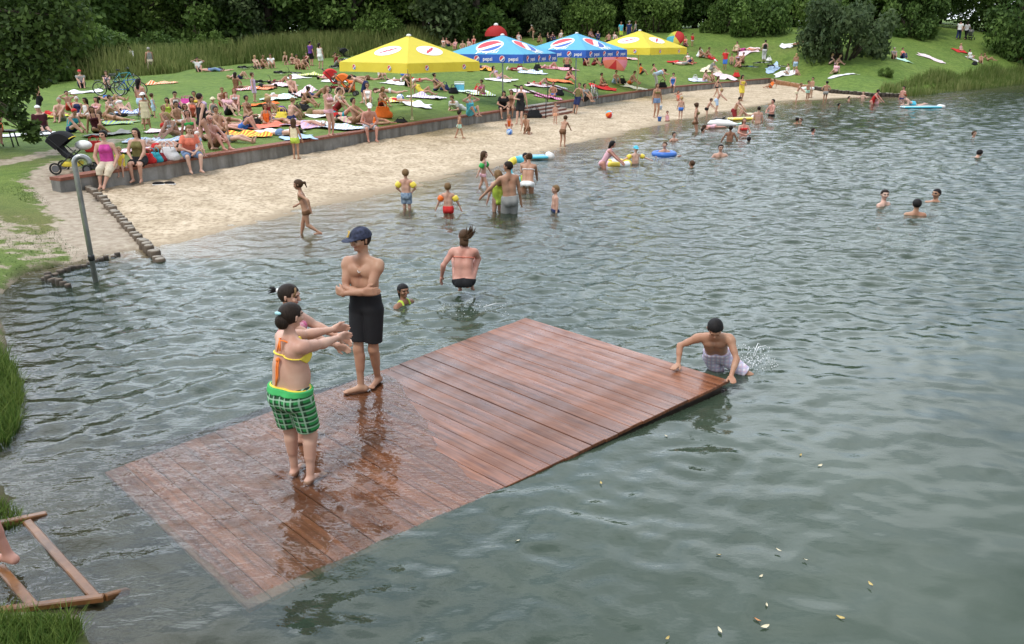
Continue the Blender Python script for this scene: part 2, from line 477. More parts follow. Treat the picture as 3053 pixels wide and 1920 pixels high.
# ---------------------------- sand beach and lake bed
def sand_material():
    m, t, b = nodes_of('beach_sand')
    tcn = N(t, 'TexCoord')
    def noise(sc, det=5):
        n = N(t, 'TexNoise', Scale=sc, Detail=float(det), Roughness=.65); t.links.new(tcn.outputs['Object'], n.inputs['Vector']); return n
    n1, n2, n3 = noise(1.3), noise(9.), noise(3.2, 6)
    r1 = N(t, 'ValToRGB'); e = r1.color_ramp.elements
    e[0].position = .3; e[0].color = (.40, .315, .215, 1); e[1].position = .65; e[1].color = (.60, .49, .36, 1)
    t.links.new(n1.outputs['Fac'], r1.inputs[0])
    r2 = N(t, 'ValToRGB'); e = r2.color_ramp.elements
    e[0].position = .36; e[0].color = (.50, .46, .41, 1); e[1].position = .56; e[1].color = (1.05, 1.05, 1.05, 1)
    t.links.new(n2.outputs['Fac'], r2.inputs[0])
    ml = N(t, 'MixRGB', blend_type='MULTIPLY', Fac=.8); t.links.new(r1.outputs[0], ml.inputs[1]); t.links.new(r2.outputs[0], ml.inputs[2])
    wet = N(t, 'Attribute', attribute_name='wet'); mx1 = N(t, 'MixRGB'); t.links.new(ml.outputs[0], mx1.inputs[1]); mx1.inputs[2].default_value = (.30, .235, .16, 1); t.links.new(wet.outputs['Fac'], mx1.inputs[0])
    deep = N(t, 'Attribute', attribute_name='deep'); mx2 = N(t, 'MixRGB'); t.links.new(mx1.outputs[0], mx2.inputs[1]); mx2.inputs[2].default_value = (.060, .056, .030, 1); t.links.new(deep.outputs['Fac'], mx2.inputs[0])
    t.links.new(mx2.outputs[0], b.inputs['Base Color'])
    b.inputs['Roughness'].default_value = .9; b.inputs['Specular IOR Level'].default_value = .1
    bn = N(t, 'Bump', Strength=.9, Distance=.05); t.links.new(n3.outputs['Fac'], bn.inputs['Height']); t.links.new(bn.outputs[0], b.inputs['Normal'])
    return m
def build_sand():
    ys = np.r_[np.geomspace(.8, 1.95, 8), np.geomspace(2.0, 12, 60), np.linspace(12.08, 40, 420), np.linspace(40.15, 110, 260)]
    us = np.r_[np.linspace(-2.7, -1.2, 30), np.linspace(-1.15, 1.1, 500), np.linspace(1.15, 2.7, 30)]
    X, Y, F = fan(us, ys)
    P = np.c_[X, Y]; z = bed_z(P)
    dry = np.clip((z - .02) / .08, 0, 1)
    foot = fbm(X, Y, 21, 3, 5.) + .6 * fbm(X, Y, 22, 3, 11.)
    z = z + dry * (.034 * foot + .03 * fbm(X, Y, 23, 2, 1.1)) + .02 * (z > -.6) * fbm(X, Y, 25, 2, 1.3)
    sh = poly_dist(P, SHORE); ins = inside(P, LANDPOLY)
    keep = ~(ins & ~inside(P, BEACHPOLY) & (poly_dist(P, np.array(PALL[::-1] + WALL[1:] + PALR[1:])) > .6) & (sh > 1.5))
    Fk = F[keep[F].any(1)]
    V, F2, u = compact(np.c_[P, z], Fk)
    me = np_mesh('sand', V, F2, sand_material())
    sgn = np.where(ins, sh, -sh)[u]
    nn = fbm(V[:, 0], V[:, 1], 4, 3, .9)
    attr(me, 'wet', np.clip((.75 + .5 * nn - sgn) / .7, 0, 1) * (sgn > -50))
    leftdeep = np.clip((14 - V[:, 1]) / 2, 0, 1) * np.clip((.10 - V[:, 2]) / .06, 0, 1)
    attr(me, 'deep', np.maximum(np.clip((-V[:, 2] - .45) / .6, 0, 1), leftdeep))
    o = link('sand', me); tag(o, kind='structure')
build_sand()

# ---------------------------- raft plane (needed by the water, built later)
RT, RR, RB, RL = at(1568, 947, .09), at(2175, 1133, .12), at(740, 1817, -.085), at(311, 1407, -.115)
def raft_z(x, y):
    """top of the raft at (x,y): plane through its corners"""
    A = np.array([[RT.x, RT.y, 1], [RR.x, RR.y, 1], [RB.x, RB.y, 1], [RL.x, RL.y, 1]]); c = np.linalg.lstsq(A, np.array([RT.z, RR.z, RB.z, RL.z]), rcond=None)[0]
    return c[0] * x + c[1] * y + c[2]

# ---------------------------- water
def water_material():
    m, t, b = nodes_of('lake_water')
    out = t.nodes['Material Output']; t.nodes.remove(b)
    tcn = N(t, 'TexCoord')
    murk = N(t, 'Attribute', attribute_name='murk')
    rip = N(t, 'Attribute', attribute_name='ripple')
    mpn = N(t, 'Mapping'); mpn.inputs['Scale'].default_value = (.75, 1.35, 1)
    t.links.new(tcn.outputs['Object'], mpn.inputs[0])
    n1 = N(t, 'TexNoise', Scale=9., Detail=3.0, Roughness=.55); t.links.new(mpn.outputs[0], n1.inputs['Vector'])
    bs = N(t, 'Math', operation='MULTIPLY'); t.links.new(rip.outputs['Fac'], bs.inputs[0]); bs.inputs[1].default_value = .55
    bn = N(t, 'Bump', Distance=.03); t.links.new(bs.outputs[0], bn.inputs['Strength']); t.links.new(n1.outputs['Fac'], bn.inputs['Height'])
    n2 = N(t, 'TexNoise', Scale=.5, Detail=3.0); t.links.new(tcn.outputs['Object'], n2.inputs['Vector'])
    cr_ = N(t, 'ValToRGB'); e = cr_.color_ramp.elements
    e[0].position = .3; e[0].color = (.031, .047, .031, 1); e[1].position = .7; e[1].color = (.050, .069, .047, 1)
    t.links.new(n2.outputs['Fac'], cr_.inputs[0])
    dif = N(t, 'BsdfDiffuse'); t.links.new(cr_.outputs[0], dif.inputs[0])
    tr = N(t, 'BsdfTransparent'); tr.inputs[0].default_value = (.97, .975, .93, 1)
    mxs = N(t, 'MixShader'); t.links.new(murk.outputs['Fac'], mxs.inputs[0]); t.links.new(tr.outputs[0], mxs.inputs[1]); t.links.new(dif.outputs[0], mxs.inputs[2])
    gl = N(t, 'BsdfGlossy'); gl.inputs['Roughness'].default_value = .03; gl.inputs[0].default_value = (1, 1, 1, 1)
    t.links.new(bn.outputs[0], gl.inputs['Normal'])
    fr = N(t, 'Fresnel', IOR=1.333); t.links.new(bn.outputs[0], fr.inputs['Normal'])
    mx2 = N(t, 'MixShader'); t.links.new(fr.outputs[0], mx2.inputs[0]); t.links.new(mxs.outputs[0], mx2.inputs[1]); t.links.new(gl.outputs[0], mx2.inputs[2])
    t.links.new(mx2.outputs[0], out.inputs['Surface'])
    return m
def wave_height(X, Y):
    g = np.random.default_rng(5)
    h = np.zeros_like(X)
    # wind ripples: short steep crests about half a metre apart, mostly running towards the camera
    for i in range(96):
        lam = .37 * math.exp(g.normal(0, .36)); lam = min(max(lam, .19), 1.3)
        th = g.normal(R(98), R(36))
        k = 2 * np.pi / lam
        s_ = .041
        ph = g.uniform(0, 6.28)
        mod = .55 + .45 * np.sin(X * g.normal(0, .5) + Y * g.normal(0, .5) + g.uniform(0, 6.28))
        fall = np.clip(lam / (Y * .0125 + .03) - .5, 0, 1)         # waves finer than the mesh are left to the bump
        h += fall * mod * s_ / k * np.sin(k * (X * np.cos(th) + Y * np.sin(th)) + ph)
    out_ = np.clip((Y - 11) / 9, .12, 1)
    for i in range(56):                                            # longer chop out on the open lake
        lam = min(max(.66 * math.exp(g.normal(0, .32)), .35), 1.8); th = g.normal(R(95), R(38)); k = 2 * np.pi / lam
        mod = .55 + .45 * np.sin(X * g.normal(0, .4) + Y * g.normal(0, .4) + g.uniform(0, 6.28))
        fall = np.clip(lam / (Y * .0105 + .03) - .4, 0, 1)
        h += out_ * fall * mod * .042 / k * np.sin(k * (X * np.cos(th) + Y * np.sin(th)) + g.uniform(0, 6.28))
    calm = np.clip((X * .8 - Y * .62 + 4.6) / 4., 0, 1) * np.clip((14 - Y) / 5, 0, 1)     # lee of the raft, lower right
    gust = .5 + .5 * np.clip(fbm(X, Y, 61, 3, .16) * 1.6, -1, 1)
    amp = (1 - .86 * calm) * (.70 + .45 * gust)
    long_ = 0
    for i in range(14):
        lam = g.uniform(.45, 2.2); th = g.normal(R(72), R(40)); k = 2 * np.pi / lam
        long_ = long_ + .012 / k * np.sin(k * (X * np.cos(th) + Y * np.sin(th)) + g.uniform(0, 6.28))
    return h * amp + long_ * calm, amp
RINGS = [(4.3, 6.2, .004), (2.75, 8.2, .010), (-.7, 12.2, .010), (-1.2, 10.6, .008), (5.1, 5.1, .003)]
def build_water():
    ys = np.r_[np.geomspace(1.0, 2.37, 30), np.geomspace(2.4, 16, 560), np.geomspace(16.02, 98, 560)]
    us = np.r_[np.linspace(-2.6, -1.0, 60), np.linspace(-.98, .82, 880), np.linspace(.83, 2.6, 90)]
    X, Y, F = fan(us, ys)
    P = np.c_[X, Y]
    b = bed_z(P); lz = lawn_z(P)
    b = np.where(inside(P, BEACHPOLY), b, np.maximum(b, lz))
    keep = (b < .06)
    Fk = F[keep[F].any(1)]
    h, amp = wave_height(X, Y)
    depth = -b
    shal = np.clip(depth / .28, .2, 1)
    # a film of water washes over the sunken end of the raft
    rz = raft_z(X, Y)
    quad = np.array([(p.x, p.y) for p in (RT, RR, RB, RL)])
    onr = inside(P, quad); dr = poly_dist(P, quad, True)
    film = onr.astype(float)
    h = h * shal * np.where(onr, np.clip((-rz) / .12, .05, .45), np.clip(.45 + dr / 1.2, 0, 1) if True else 1)
    for cx, cy, a in RINGS:
        r = np.hypot(X - cx, Y - cy); h += a * np.exp(-r / .55) * np.sin(r * 22) * .5
    h += onr * .008 * np.clip(1 - np.abs(rz) / .06, 0, 1) * fbm(X, Y, 41, 3, 2.6)
    h += onr * np.clip(-rz / .04, 0, 1) * .0095 * (fbm(X, Y, 31, 3, 7.) + fbm(X, Y, 33, 3, 13.))
    V = np.c_[X, Y, h]
    d2 = np.where(onr, np.minimum(depth, np.maximum(-rz, 0)), depth)
    soft = np.clip(dr / .25, 0, 1)
    murk = 1 - np.exp(-np.clip(d2, 0, 9) * np.where(onr, .5, 2.0))
    nearleft = np.clip((-1.2 - X) / 2.2, 0, 1) * np.clip((8.2 - Y) / 2.5, 0, 1)
    murk = np.where(onr, murk, murk * (1 - .85 * nearleft))
    V, F2, u = compact(V, Fk)
    me = np_mesh('water', V, F2, water_material())
    attr(me, 'murk', np.clip(murk, 0, .97)[u])
    rp = np.clip(.25 + Y / 22, .3, 1.0) * amp
    rp = np.where(onr, 1.0, rp); rp = np.maximum(rp, 1.0 * nearleft)
    attr(me, 'ripple', rp[u])
    o = link('water', me); tag(o, kind='structure')
build_water()
# ------------------------------------------------------------------ retaining wall with brick coping
def concrete_mat():
    m, t, b = nodes_of('weathered_concrete')
    tcn = N(t, 'TexCoord')
    n1 = N(t, 'TexNoise', Scale=.9, Detail=6.0, Roughness=.7); t.links.new(tcn.outputs['Object'], n1.inputs['Vector'])
    mp_ = N(t, 'Mapping'); mp_.inputs['Scale'].default_value = (3, 3, .35); t.links.new(tcn.outputs['Object'], mp_.inputs[0])
    n2 = N(t, 'TexNoise', Scale=1.0, Detail=5.0, Roughness=.6); t.links.new(mp_.outputs[0], n2.inputs['Vector'])
    r1 = N(t, 'ValToRGB'); e = r1.color_ramp.elements
    e[0].position = .35; e[0].color = (.16, .155, .145, 1); e[1].position = .65; e[1].color = (.30, .29, .275, 1)
    t.links.new(n1.outputs['Fac'], r1.inputs[0])
    r2 = N(t, 'ValToRGB'); e = r2.color_ramp.elements
    e[0].position = .38; e[0].color = (.62, .60, .56, 1); e[1].position = .56; e[1].color = (1.05, 1.05, 1.05, 1)
    t.links.new(n2.outputs['Fac'], r2.inputs[0])
    ml = N(t, 'MixRGB', blend_type='MULTIPLY', Fac=1.0); t.links.new(r1.outputs[0], ml.inputs[1]); t.links.new(r2.outputs[0], ml.inputs[2])
    t.links.new(ml.outputs[0], b.inputs['Base Color']); b.inputs['Roughness'].default_value = .9
    bn = N(t, 'Bump', Strength=.4, Distance=.02); t.links.new(n1.outputs['Fac'], bn.inputs['Height']); t.links.new(bn.outputs[0], b.inputs['Normal'])
    return m
M_CONC = concrete_mat()
M_BRICK = mat('red_clinker', (.22, .085, .055), .8, .3, 9., .4)
M_BRICKD = mat('red_step_brick', (.27, .11, .08), .85, .25, 6., .4)
M_STEEL = mat('dark_steel', (.06, .06, .062), .35, .1, 20, 0, .9)
M_LOG = mat('weathered_log', (.13, .10, .075), .85, .3, 8., .5)
M_LOGTOP = mat('log_end_grain', (.42, .36, .28), .85, .2, 20., .3)
M_LOGRED = mat('reddish_log', (.36, .19, .10), .85, .3, 6., .4)
M_LOGDARK = mat('wet_dark_log', (.055, .045, .035), .6, .3, 8., .4)

def path_resample(L, step):
    L = [Vector((x, y, 0)) for x, y in L]; out = [L[0].copy()]; acc = 0.; seg = []
    for a, b in zip(L[:-1], L[1:]):
        d = (b - a); ln = d.length; t = step - acc
        while t <= ln:
            out.append(a + d * (t / ln)); t += step
        acc = ln - (t - step)
    return out
def strip_mesh(L, prof, name, m, parent):
    """sweeps a cross-section (offset towards the lake, z) along a ground polyline"""
    k = len(L); vs = []
    for i, p in enumerate(L):
        d = (L[min(i + 1, k - 1)] - L[max(i - 1, 0)]).normalized(); nrm = Vector((d.y, -d.x, 0))
        for (o, z) in prof: vs.append(p + nrm * o + Vector((0, 0, z)))
    q = len(prof); fs = []
    for i in range(k - 1):
        for j in range(q):
            fs.append((i * q + j, i * q + (j + 1) % q, (i + 1) * q + (j + 1) % q, (i + 1) * q + j))
    fs.append(tuple(range(q))[::-1]); fs.append(tuple((k - 1) * q + j for j in range(q)))
    return mesh_obj(name, vs, fs, m, parent)
wall = thing('retaining_wall', 'long low grey concrete retaining wall with red brick coping between lawn and sand', 'wall')
WP = path_resample(WALL, .5)
# the opening of the steps
STEP_C = at(1645, 330, .45)
dists = [math.hypot(p.x - STEP_C.x, p.y - STEP_C.y) for p in WP]
kst = dists.index(min(dists))
WA, WB = WP[:kst - 2], WP[kst + 4:]
for seg in (WA, WB):
    strip_mesh(seg, [(.16, -.3), (.16, ZW - .055), (-.16, ZW - .055), (-.16, -.3)], 'wall_body', M_CONC, wall)
    strip_mesh(seg, [(.195, ZW - .052), (.195, ZW + .02), (-.19, ZW + .02), (-.19, ZW - .052)], 'coping', M_BRICK, wall)
# ------------------------------------------------------------------ steps and handrails
p0, p1 = WP[kst - 3], WP[kst + 4]
sa = (p1 - p0).normalized(); sn = Vector((sa.y, -sa.x, 0))
w = (p1 - p0).length
steps = thing('beach_steps', 'wide brick steps leading down from the lawn to the sand', 'steps')
FR = Matrix((sa, sn, Vector((0, 0, 1)))).transposed()
for k in range(4):
    zt = ZW - .02 - k * .115; 
    f = MB(); c = (p0 + p1) / 2 + sn * (-.12 + .36 * k); c.z = (zt - .2 - (k + 1) * .05) / 2 + .0
    f.box((c.x, c.y, (zt - .3) / 2), (w - .02 - .004 * k, .36, zt + .3), FR)
    f.build('step', M_BRICKD, steps)
    g = MB(); g.box((c.x, c.y, zt + .022), (w - .03, .375, .04), FR, .008); g.build('tread', mat('worn_tread', (.50, .40, .33), .8, .2, 7., .3), steps)
def handrail(base, lab):
    r = thing('handrail', lab, 'railing', group='handrails of the steps')
    a = base + sn * -.25 + Vector((0, 0, ZW)); b2 = base + sn * 1.28 + Vector((0, 0, .2))
    up = Vector((0, 0, .95))
    for q in (a, b2):
        MB().tube([q + Vector((0, 0, -.1)), q + up], .024, 8).build('post', M_STEEL, r, True)
    mb = MB(); d = (b2 - a); mb.tube([a - d * .12 + up, a + up, b2 + up, b2 + d * .12 + up], .034, 8)
    mb.build('rail', mat('brown_rail', (.12, .055, .04), .5, .2), r, True)
handrail(p0 + sa * .1, 'brown handrail on dark posts at the near side of the brick steps')
handrail(p1 - sa * .1, 'brown handrail on dark posts at the far side of the brick steps')
# ------------------------------------------------------------------ log palisades
def palisade(L, step, r, ztop, zbot, lab, grp, m, tops, name='log_post'):
    rr = random.Random(len(L) * 7 + int(step * 100))
    pts = path_resample(L, step); first = None
    mb = MB(); n = 10
    mb.lathe([(r, -.5), (r * 1.0, -.03), (r * .93, 0)], n); mb.mi[-1] = 1
    for i, p in enumerate(pts):
        tt = i / max(1, len(pts) - 1)
        if first is None:
            o = mb.build(name, [m(tt), tops(tt)], None, True); first = o
        else:
            o = first.copy(); COL.objects.link(o)
        if i and m(tt) != m(0):
            o.material_slots[0].link = 'OBJECT'; o.material_slots[0].material = m(tt)
            o.material_slots[1].link = 'OBJECT'; o.material_slots[1].material = tops(tt)
        o.location = (p.x + rr.uniform(-.015, .015), p.y + rr.uniform(-.015, .015), ztop(tt) + rr.uniform(-.03, .03))
        o.rotation_euler = (rr.uniform(-.08, .08), rr.uniform(-.08, .08), rr.uniform(0, 6))
        s = rr.uniform(.88, 1.1); o.scale = (s, s, 1)
        tag(o, lab, 'log post', grp)
palisade(PALL, .20, .085, lambda t: .45 - .36 * t, 0, 'weathered round log post in the short row running from the wall into the water', 'log posts beside the sandy ramp', lambda t: M_LOG, lambda t: mat('grey_log_end', (.27, .235, .19), .85, .2, 20., .3))
palisade(PALR, .30, .145, lambda t: ZW - .03 - .42 * t, 0, 'upright log post in the long row at the far end of the beach', 'log posts at the far end of the beach', lambda t: M_LOGRED if t < .5 else M_LOGDARK, lambda t: M_LOGTOP)
EDGE = [tuple(at(x, y, .05))[:2] for x, y in [(200, 846), (128, 822), (250, 782), (365, 748)]]
palisade(EDGE, .125, .055, lambda t: .07 - .05 * t, 0, 'thin dark wooden stake edging the grassy bank at the waterline', 'stakes edging the grassy bank', lambda t: M_LOGDARK, lambda t: M_LOG)

# ------------------------------------------------------------------ hooked steel pole in the water
pb = at(285, 838, 0)
pole = thing('hooked_pole', 'tall grey steel pole with a hooked top standing in the shallow water', 'pole', (pb.x, pb.y, 0))
zt = atd(232, 488, pb.y).z
pts = [(0, 0, -.9), (0, 0, zt * .5), (0, 0, zt - .02)]
rad = .105
dirx = Vector((.96, .28, 0))
for i in range(1, 12):
    a = math.pi * i / 11 * 1.08
    q = dirx * (rad - rad * math.cos(a)) + Vector((0, 0, zt + rad * math.sin(a))); pts.append(tuple(q))
MB().tube(pts, .040, 14).build('tube', mat('galvanised_steel', (.34, .34, .33), .30, .25, 5., .1, .8), pole, True)
MB().lathe([(.046, 0), (.05, .02), (.05, .07), (.046, .09)], 14, (0, 0, .34)).build('clamp', M_STEEL, pole, True)

# ------------------------------------------------------------------ sunken wooden frame by the near bank
M_WETWOOD = mat('wet_orange_timber', (.17, .075, .028), .35, .35, 6., .3, coat=.3)
frame = thing('timber_frame', 'orange brown timber ladder frame lying in the shallow water at the near bank', 'frame')
def beam(a, b, z0, z1, wd, th, nm='beam'):
    A = at(*a, z0); B = at(*b, z1); d = B - A
    Mx = Matrix((d.normalized(), Vector((-d.y, d.x, 0)).normalized(), d.normalized().cross(Vector((-d.y, d.x, 0)).normalized()))).transposed()
    mb = MB(); mb.box(tuple((A + B) / 2), (d.length, wd, th), Mx, .008); mb.build(nm, M_WETWOOD, frame)
beam((-60, 1575), (140, 1534), .03, -.02, .06, .05)
beam((80, 1556), (292, 1790), -.01, .005, .065, .04, 'rung')
beam((-2, 1690), (104, 1812), .005, .01, .065, .04, 'rung')
beam((-120, 1836), (310, 1782), .05, .03, .05, .05)
beam((312, 1782), (380, 1762), .02, -.05, .05, .05)

# ------------------------------------------------------------------ the raft
def wood_mat():
    m, t, b = nodes_of('wet_deck_timber')
    tcn = N(t, 'TexCoord'); oi = N(t, 'ObjectInfo')
    mp_ = N(t, 'Mapping'); mp_.inputs['Scale'].default_value = (.55, 9, 9); t.links.new(tcn.outputs['Object'], mp_.inputs[0])
    ad = N(t, 'VectorMath', operation='ADD'); t.links.new(mp_.outputs[0], ad.inputs[0])
    sc = N(t, 'Math', operation='MULTIPLY'); t.links.new(oi.outputs['Random'], sc.inputs[0]); sc.inputs[1].default_value = 37.
    t.links.new(sc.outputs[0], ad.inputs[1])
    n1 = N(t, 'TexNoise', Scale=3.0, Detail=6.0, Roughness=.65); t.links.new(ad.outputs[0], n1.inputs['Vector'])
    n2 = N(t, 'TexNoise', Scale=1.6, Detail=4.0, Roughness=.6); t.links.new(tcn.outputs['Object'], n2.inputs['Vector'])
    r1 = N(t, 'ValToRGB'); e = r1.color_ramp.elements
    e[0].position = .28; e[0].color = (.070, .023, .011, 1); e[1].position = .72; e[1].color = (.27, .108, .054, 1)
    t.links.new(n1.outputs['Fac'], r1.inputs[0])
    hs = N(t, 'HueSaturation'); t.links.new(r1.outputs[0], hs.inputs['Color'])
    vv = N(t, 'Math', operation='MULTIPLY_ADD'); t.links.new(oi.outputs['Random'], vv.inputs[0]); vv.inputs[1].default_value = .55; vv.inputs[2].default_value = .78
    t.links.new(vv.outputs[0], hs.inputs['Value'])
    t.links.new(hs.outputs[0], b.inputs['Base Color'])
    r2 = N(t, 'ValToRGB'); e = r2.color_ramp.elements
    e[0].position = .40; e[0].color = (.22, .22, .22, 1); e[1].position = .62; e[1].color = (.62, .62, .62, 1)
    t.links.new(n2.outputs['Fac'], r2.inputs[0]); t.links.new(r2.outputs[0], b.inputs['Roughness'])
    b.inputs['Specular IOR Level'].default_value = .35
    b.inputs['Coat Weight'].default_value = .16; b.inputs['Coat Roughness'].default_value = .14
    bn = N(t, 'Bump', Strength=.25, Distance=.01); t.links.new(n1.outputs['Fac'], bn.inputs['Height']); t.links.new(bn.outputs[0], b.inputs['Normal'])
    return m
M_DECK = wood_mat()
raft = thing('swimming_raft', 'large reddish brown plank raft tilting half under water', 'raft', tuple((RT + RR + RB + RL) / 4))
O = Vector(raft.location)
NPL = 31
rr = random.Random(3)
for i in range(NPL):
    t0, t1 = (i + .015) / NPL, (i + .985) / NPL
    a = RT.lerp(RL, t0); b = RT.lerp(RL, t1); c = RR.lerp(RB, t1); d = RR.lerp(RB, t0)
    ex = (d - a).normalized(); e0 = rr.uniform(-.006, .004); e1 = rr.uniform(-.006, .004)
    mid = (a + b + c + d) / 4; ln = ((d - a).length + (c - b).length) / 2; wd = (b - a).length
    dz = rr.uniform(-.004, .004); th = .032
    ey = ((b - a) - ex * (b - a).dot(ex)).normalized(); ez = ex.cross(ey)
    if ez.z < 0: ey = -ey; ez = -ez
    Mx = Matrix((ex, ey, ez)).transposed()
    Mi = Mx.transposed(); dn = Vector((0, 0, -th)); bv = .004
    top = [Mi @ (q - mid) for q in (a + ex * e0, d + ex * e1, c + ex * e1, b + ex * e0)]
    cen = sum(top, Vector()) / 4
    ins = [q + Vector((math.copysign(bv, cen.x - q.x), math.copysign(bv, cen.y - q.y), 0)) for q in top]
    up_ = [q + Vector((0, 0, -bv)) for q in top]
    vs = ins + up_ + [q + dn for q in top]
    fs = [(0, 1, 2, 3), (11, 10, 9, 8)] + [(4 * k + (q + 1) % 4, 4 * k + q, 4 * k + 4 + q, 4 * k + 4 + (q + 1) % 4) for k in (0, 1) for q in range(4)]
    mb = MB(); mb.add(vs, fs)
    o = mb.build('plank', M_DECK, raft)
    bmm = bmesh.new(); bmm.from_mesh(o.data); bmesh.ops.recalc_face_normals(bmm, faces=bmm.faces); bmm.to_mesh(o.data); bmm.free()
    o.matrix_local = Matrix.Translation(mid - O + Vector((0, 0, dz))) @ Mx.to_4x4()
for tt in (.04, .5, .96):
    a = RT.lerp(RR, tt); b = RL.lerp(RB, tt); d = b - a
    ex = d.normalized(); ey = Vector((-ex.y, ex.x, 0)).normalized(); Mx = Matrix((ex, ey, ex.cross(ey))).transposed()
    mb = MB(); mb.box(tuple((a + b) / 2 - O - Vector((0, 0, .095))), (d.length - .05, .12, .11), Mx); mb.build('joist', mat('dark_joist', (.06, .045, .035), .5, .3, 6.), raft)
for tt in (.18, .8):
    a = RT.lerp(RR, .1); b = RR.lerp(RT, .1); off = (RL - RT) * tt
    a, b = a + off, b + off; d = b - a
    mb = MB(); q = [a - O + Vector((0, 0, -.36)), b - O + Vector((0, 0, -.36))]; mb.tube(q, .2, 14); mb.build('float_drum', mat('blue_drum', (.02, .04, .06), .5), raft, True)
# floating leaves and blossom petals
M_LEAF = [mat('yellow_leaf', (.45, .34, .12), .6, .2, 30), mat('pale_petal', (.62, .55, .38), .6, .2, 30), mat('orange_leaf', (.5, .22, .08), .6, .2, 30)]
LEAVES = [(2387, 1357, 0, 'upper of two pale leaves'), (2445, 1388, 1, 'lower of two pale leaves'), (1986, 1300, 1, 'small pale leaf off the raft edge'), (2143, 1654, 0, 'yellow leaf'), (2402, 1669, 1, 'pale leaf'),
          (2269, 1718, 1, 'whitish leaf'), (2595, 1741, 0, 'small yellow leaf'), (2286, 1804, 1, 'curled pale leaf'), (2506, 1841, 0, 'bright yellow leaf'), (2258, 1848, 2, 'orange leaf'),
          (2281, 1868, 1, 'cream blossom'), (2146, 1879, 1, 'pale leaf low'), (1990, 1903, 0, 'yellow leaf nearest the bottom edge'), (1792, 1440, 0, 'tan leaf'), (1543, 1612, 1, 'tiny pale petal'), (2321, 1640, 1, 'faint cream petal')]
for px, py, k, _l in LEAVES:
    p = at(px, py, .012); mb = MB(); ln = random.uniform(.018, .032)
    vs = []; n = 7
    for i in range(n):
        u = i / (n - 1); wd = math.sin(math.pi * (u * .92 + .04)) * ln * .38
        vs += [((u - .5) * ln * 2, -wd, .012 * abs(u - .5)), ((u - .5) * ln * 2, 0, .002), ((u - .5) * ln * 2, wd, .012 * abs(u - .4) + .004)]
    fs = [(3 * i + j, 3 * i + 3 + j, 3 * i + 4 + j, 3 * i + 1 + j) for i in range(n - 1) for j in (0, 1)]
    mb.add(vs, fs); o = mb.build('floating_leaf', M_LEAF[k], None, True, tuple(p)); o.rotation_euler = (0, 0, random.uniform(0, 6))
    tag(o, 'tiny fallen leaf or petal drifting on the calm green water near the raft', 'leaf', 'leaves floating on the water')
# ------------------------------------------------------------------ vegetation
def leaf_mat(name, a, b2, trans=.35):
    m, t, b = nodes_of(name)
    out = t.nodes['Material Output']
    tcn = N(t, 'TexCoord'); at_ = N(t, 'Attribute', attribute_name='tone'); oi = N(t, 'ObjectInfo')
    n = N(t, 'TexNoise', Scale=.8, Detail=3.0); t.links.new(tcn.outputs['Object'], n.inputs['Vector'])
    ad = N(t, 'Math', operation='MULTIPLY_ADD'); t.links.new(n.outputs['Fac'], ad.inputs[0]); ad.inputs[1].default_value = .8; t.links.new(at_.outputs['Fac'], ad.inputs[2])
    a2 = N(t, 'Math', operation='MULTIPLY_ADD'); t.links.new(oi.outputs['Random'], a2.inputs[0]); a2.inputs[1].default_value = .3; t.links.new(ad.outputs[0], a2.inputs[2])
    r = N(t, 'ValToRGB'); e = r.color_ramp.elements
    e[0].position = .35; e[0].color = a + (1,); e[1].position = 1.25 if False else 1.0; e[1].color = b2 + (1,)
    t.links.new(a2.outputs[0], r.inputs[0]); t.links.new(r.outputs[0], b.inputs['Base Color'])
    b.inputs['Roughness'].default_value = .65; b.inputs['Specular IOR Level'].default_value = .2
    tl = N(t, 'BsdfTranslucent'); t.links.new(r.outputs[0], tl.inputs[0])
    mx_ = N(t, 'MixShader', Fac=trans); t.links.new(b.outputs[0], mx_.inputs[1]); t.links.new(tl.outputs[0], mx_.inputs[2]); t.links.new(mx_.outputs[0], out.inputs['Surface'])
    return m
M_TREE = [leaf_mat('dark_foliage', (.050, .098, .024), (.155, .245, .058)), leaf_mat('mid_foliage', (.055, .105, .024), (.165, .25, .055)), leaf_mat('greyish_foliage', (.052, .086, .036), (.14, .19, .08))]
M_GRASSB = leaf_mat('tall_grass_blades', (.10, .150, .034), (.29, .31, .11), .4)
M_REED = leaf_mat('reed_blades', (.11, .165, .036), (.32, .33, .13), .4)
M_NEARGRASS = leaf_mat('bank_grass_blades', (.048, .105, .016), (.17, .23, .05), .35)
M_BARK = mat('bark', (.07, .055, .042), .9, .3, 6., .6)

def leaf_cloud(clumps, size, g, aspect=.55, droop=.0):
    """leaf quads spread through clumps (x,y,z,rx,ry,rz,n)"""
    Vs, Ts = [], []
    for (x, y, z, rx, ry, rz, n) in clumps:
        d = g.normal(size=(n, 3)); d /= np.linalg.norm(d, axis=1)[:, None]
        r = g.random(n) ** .40
        c = d * r[:, None] * np.array([rx, ry, rz]) + np.array([x, y, z])
        nrm = d * .6 + g.normal(size=(n, 3)) * .7 + np.array([0, 0, .45]); nrm /= np.linalg.norm(nrm, axis=1)[:, None]
        t1 = np.cross(nrm, g.normal(size=(n, 3))); t1 /= np.linalg.norm(t1, axis=1)[:, None] + 1e-9
        t1[:, 2] -= droop; t1 /= np.linalg.norm(t1, axis=1)[:, None] + 1e-9
        t2 = np.cross(nrm, t1)
        s = size * g.uniform(.6, 1.35, n)[:, None]
        q = np.stack([c - t1 * s, c + t2 * s * aspect + t1 * s * .1, c + t1 * s, c - t2 * s * aspect + t1 * s * .1], 1)
        Vs.append(q.reshape(-1, 3)); tone = g.uniform(-.12, .28, n) + g.uniform(-.08, .1); Ts.append(np.repeat(tone, 4))
    V = np.concatenate(Vs); T = np.concatenate(Ts)
    return V, np.arange(len(V)).reshape(-1, 4), T
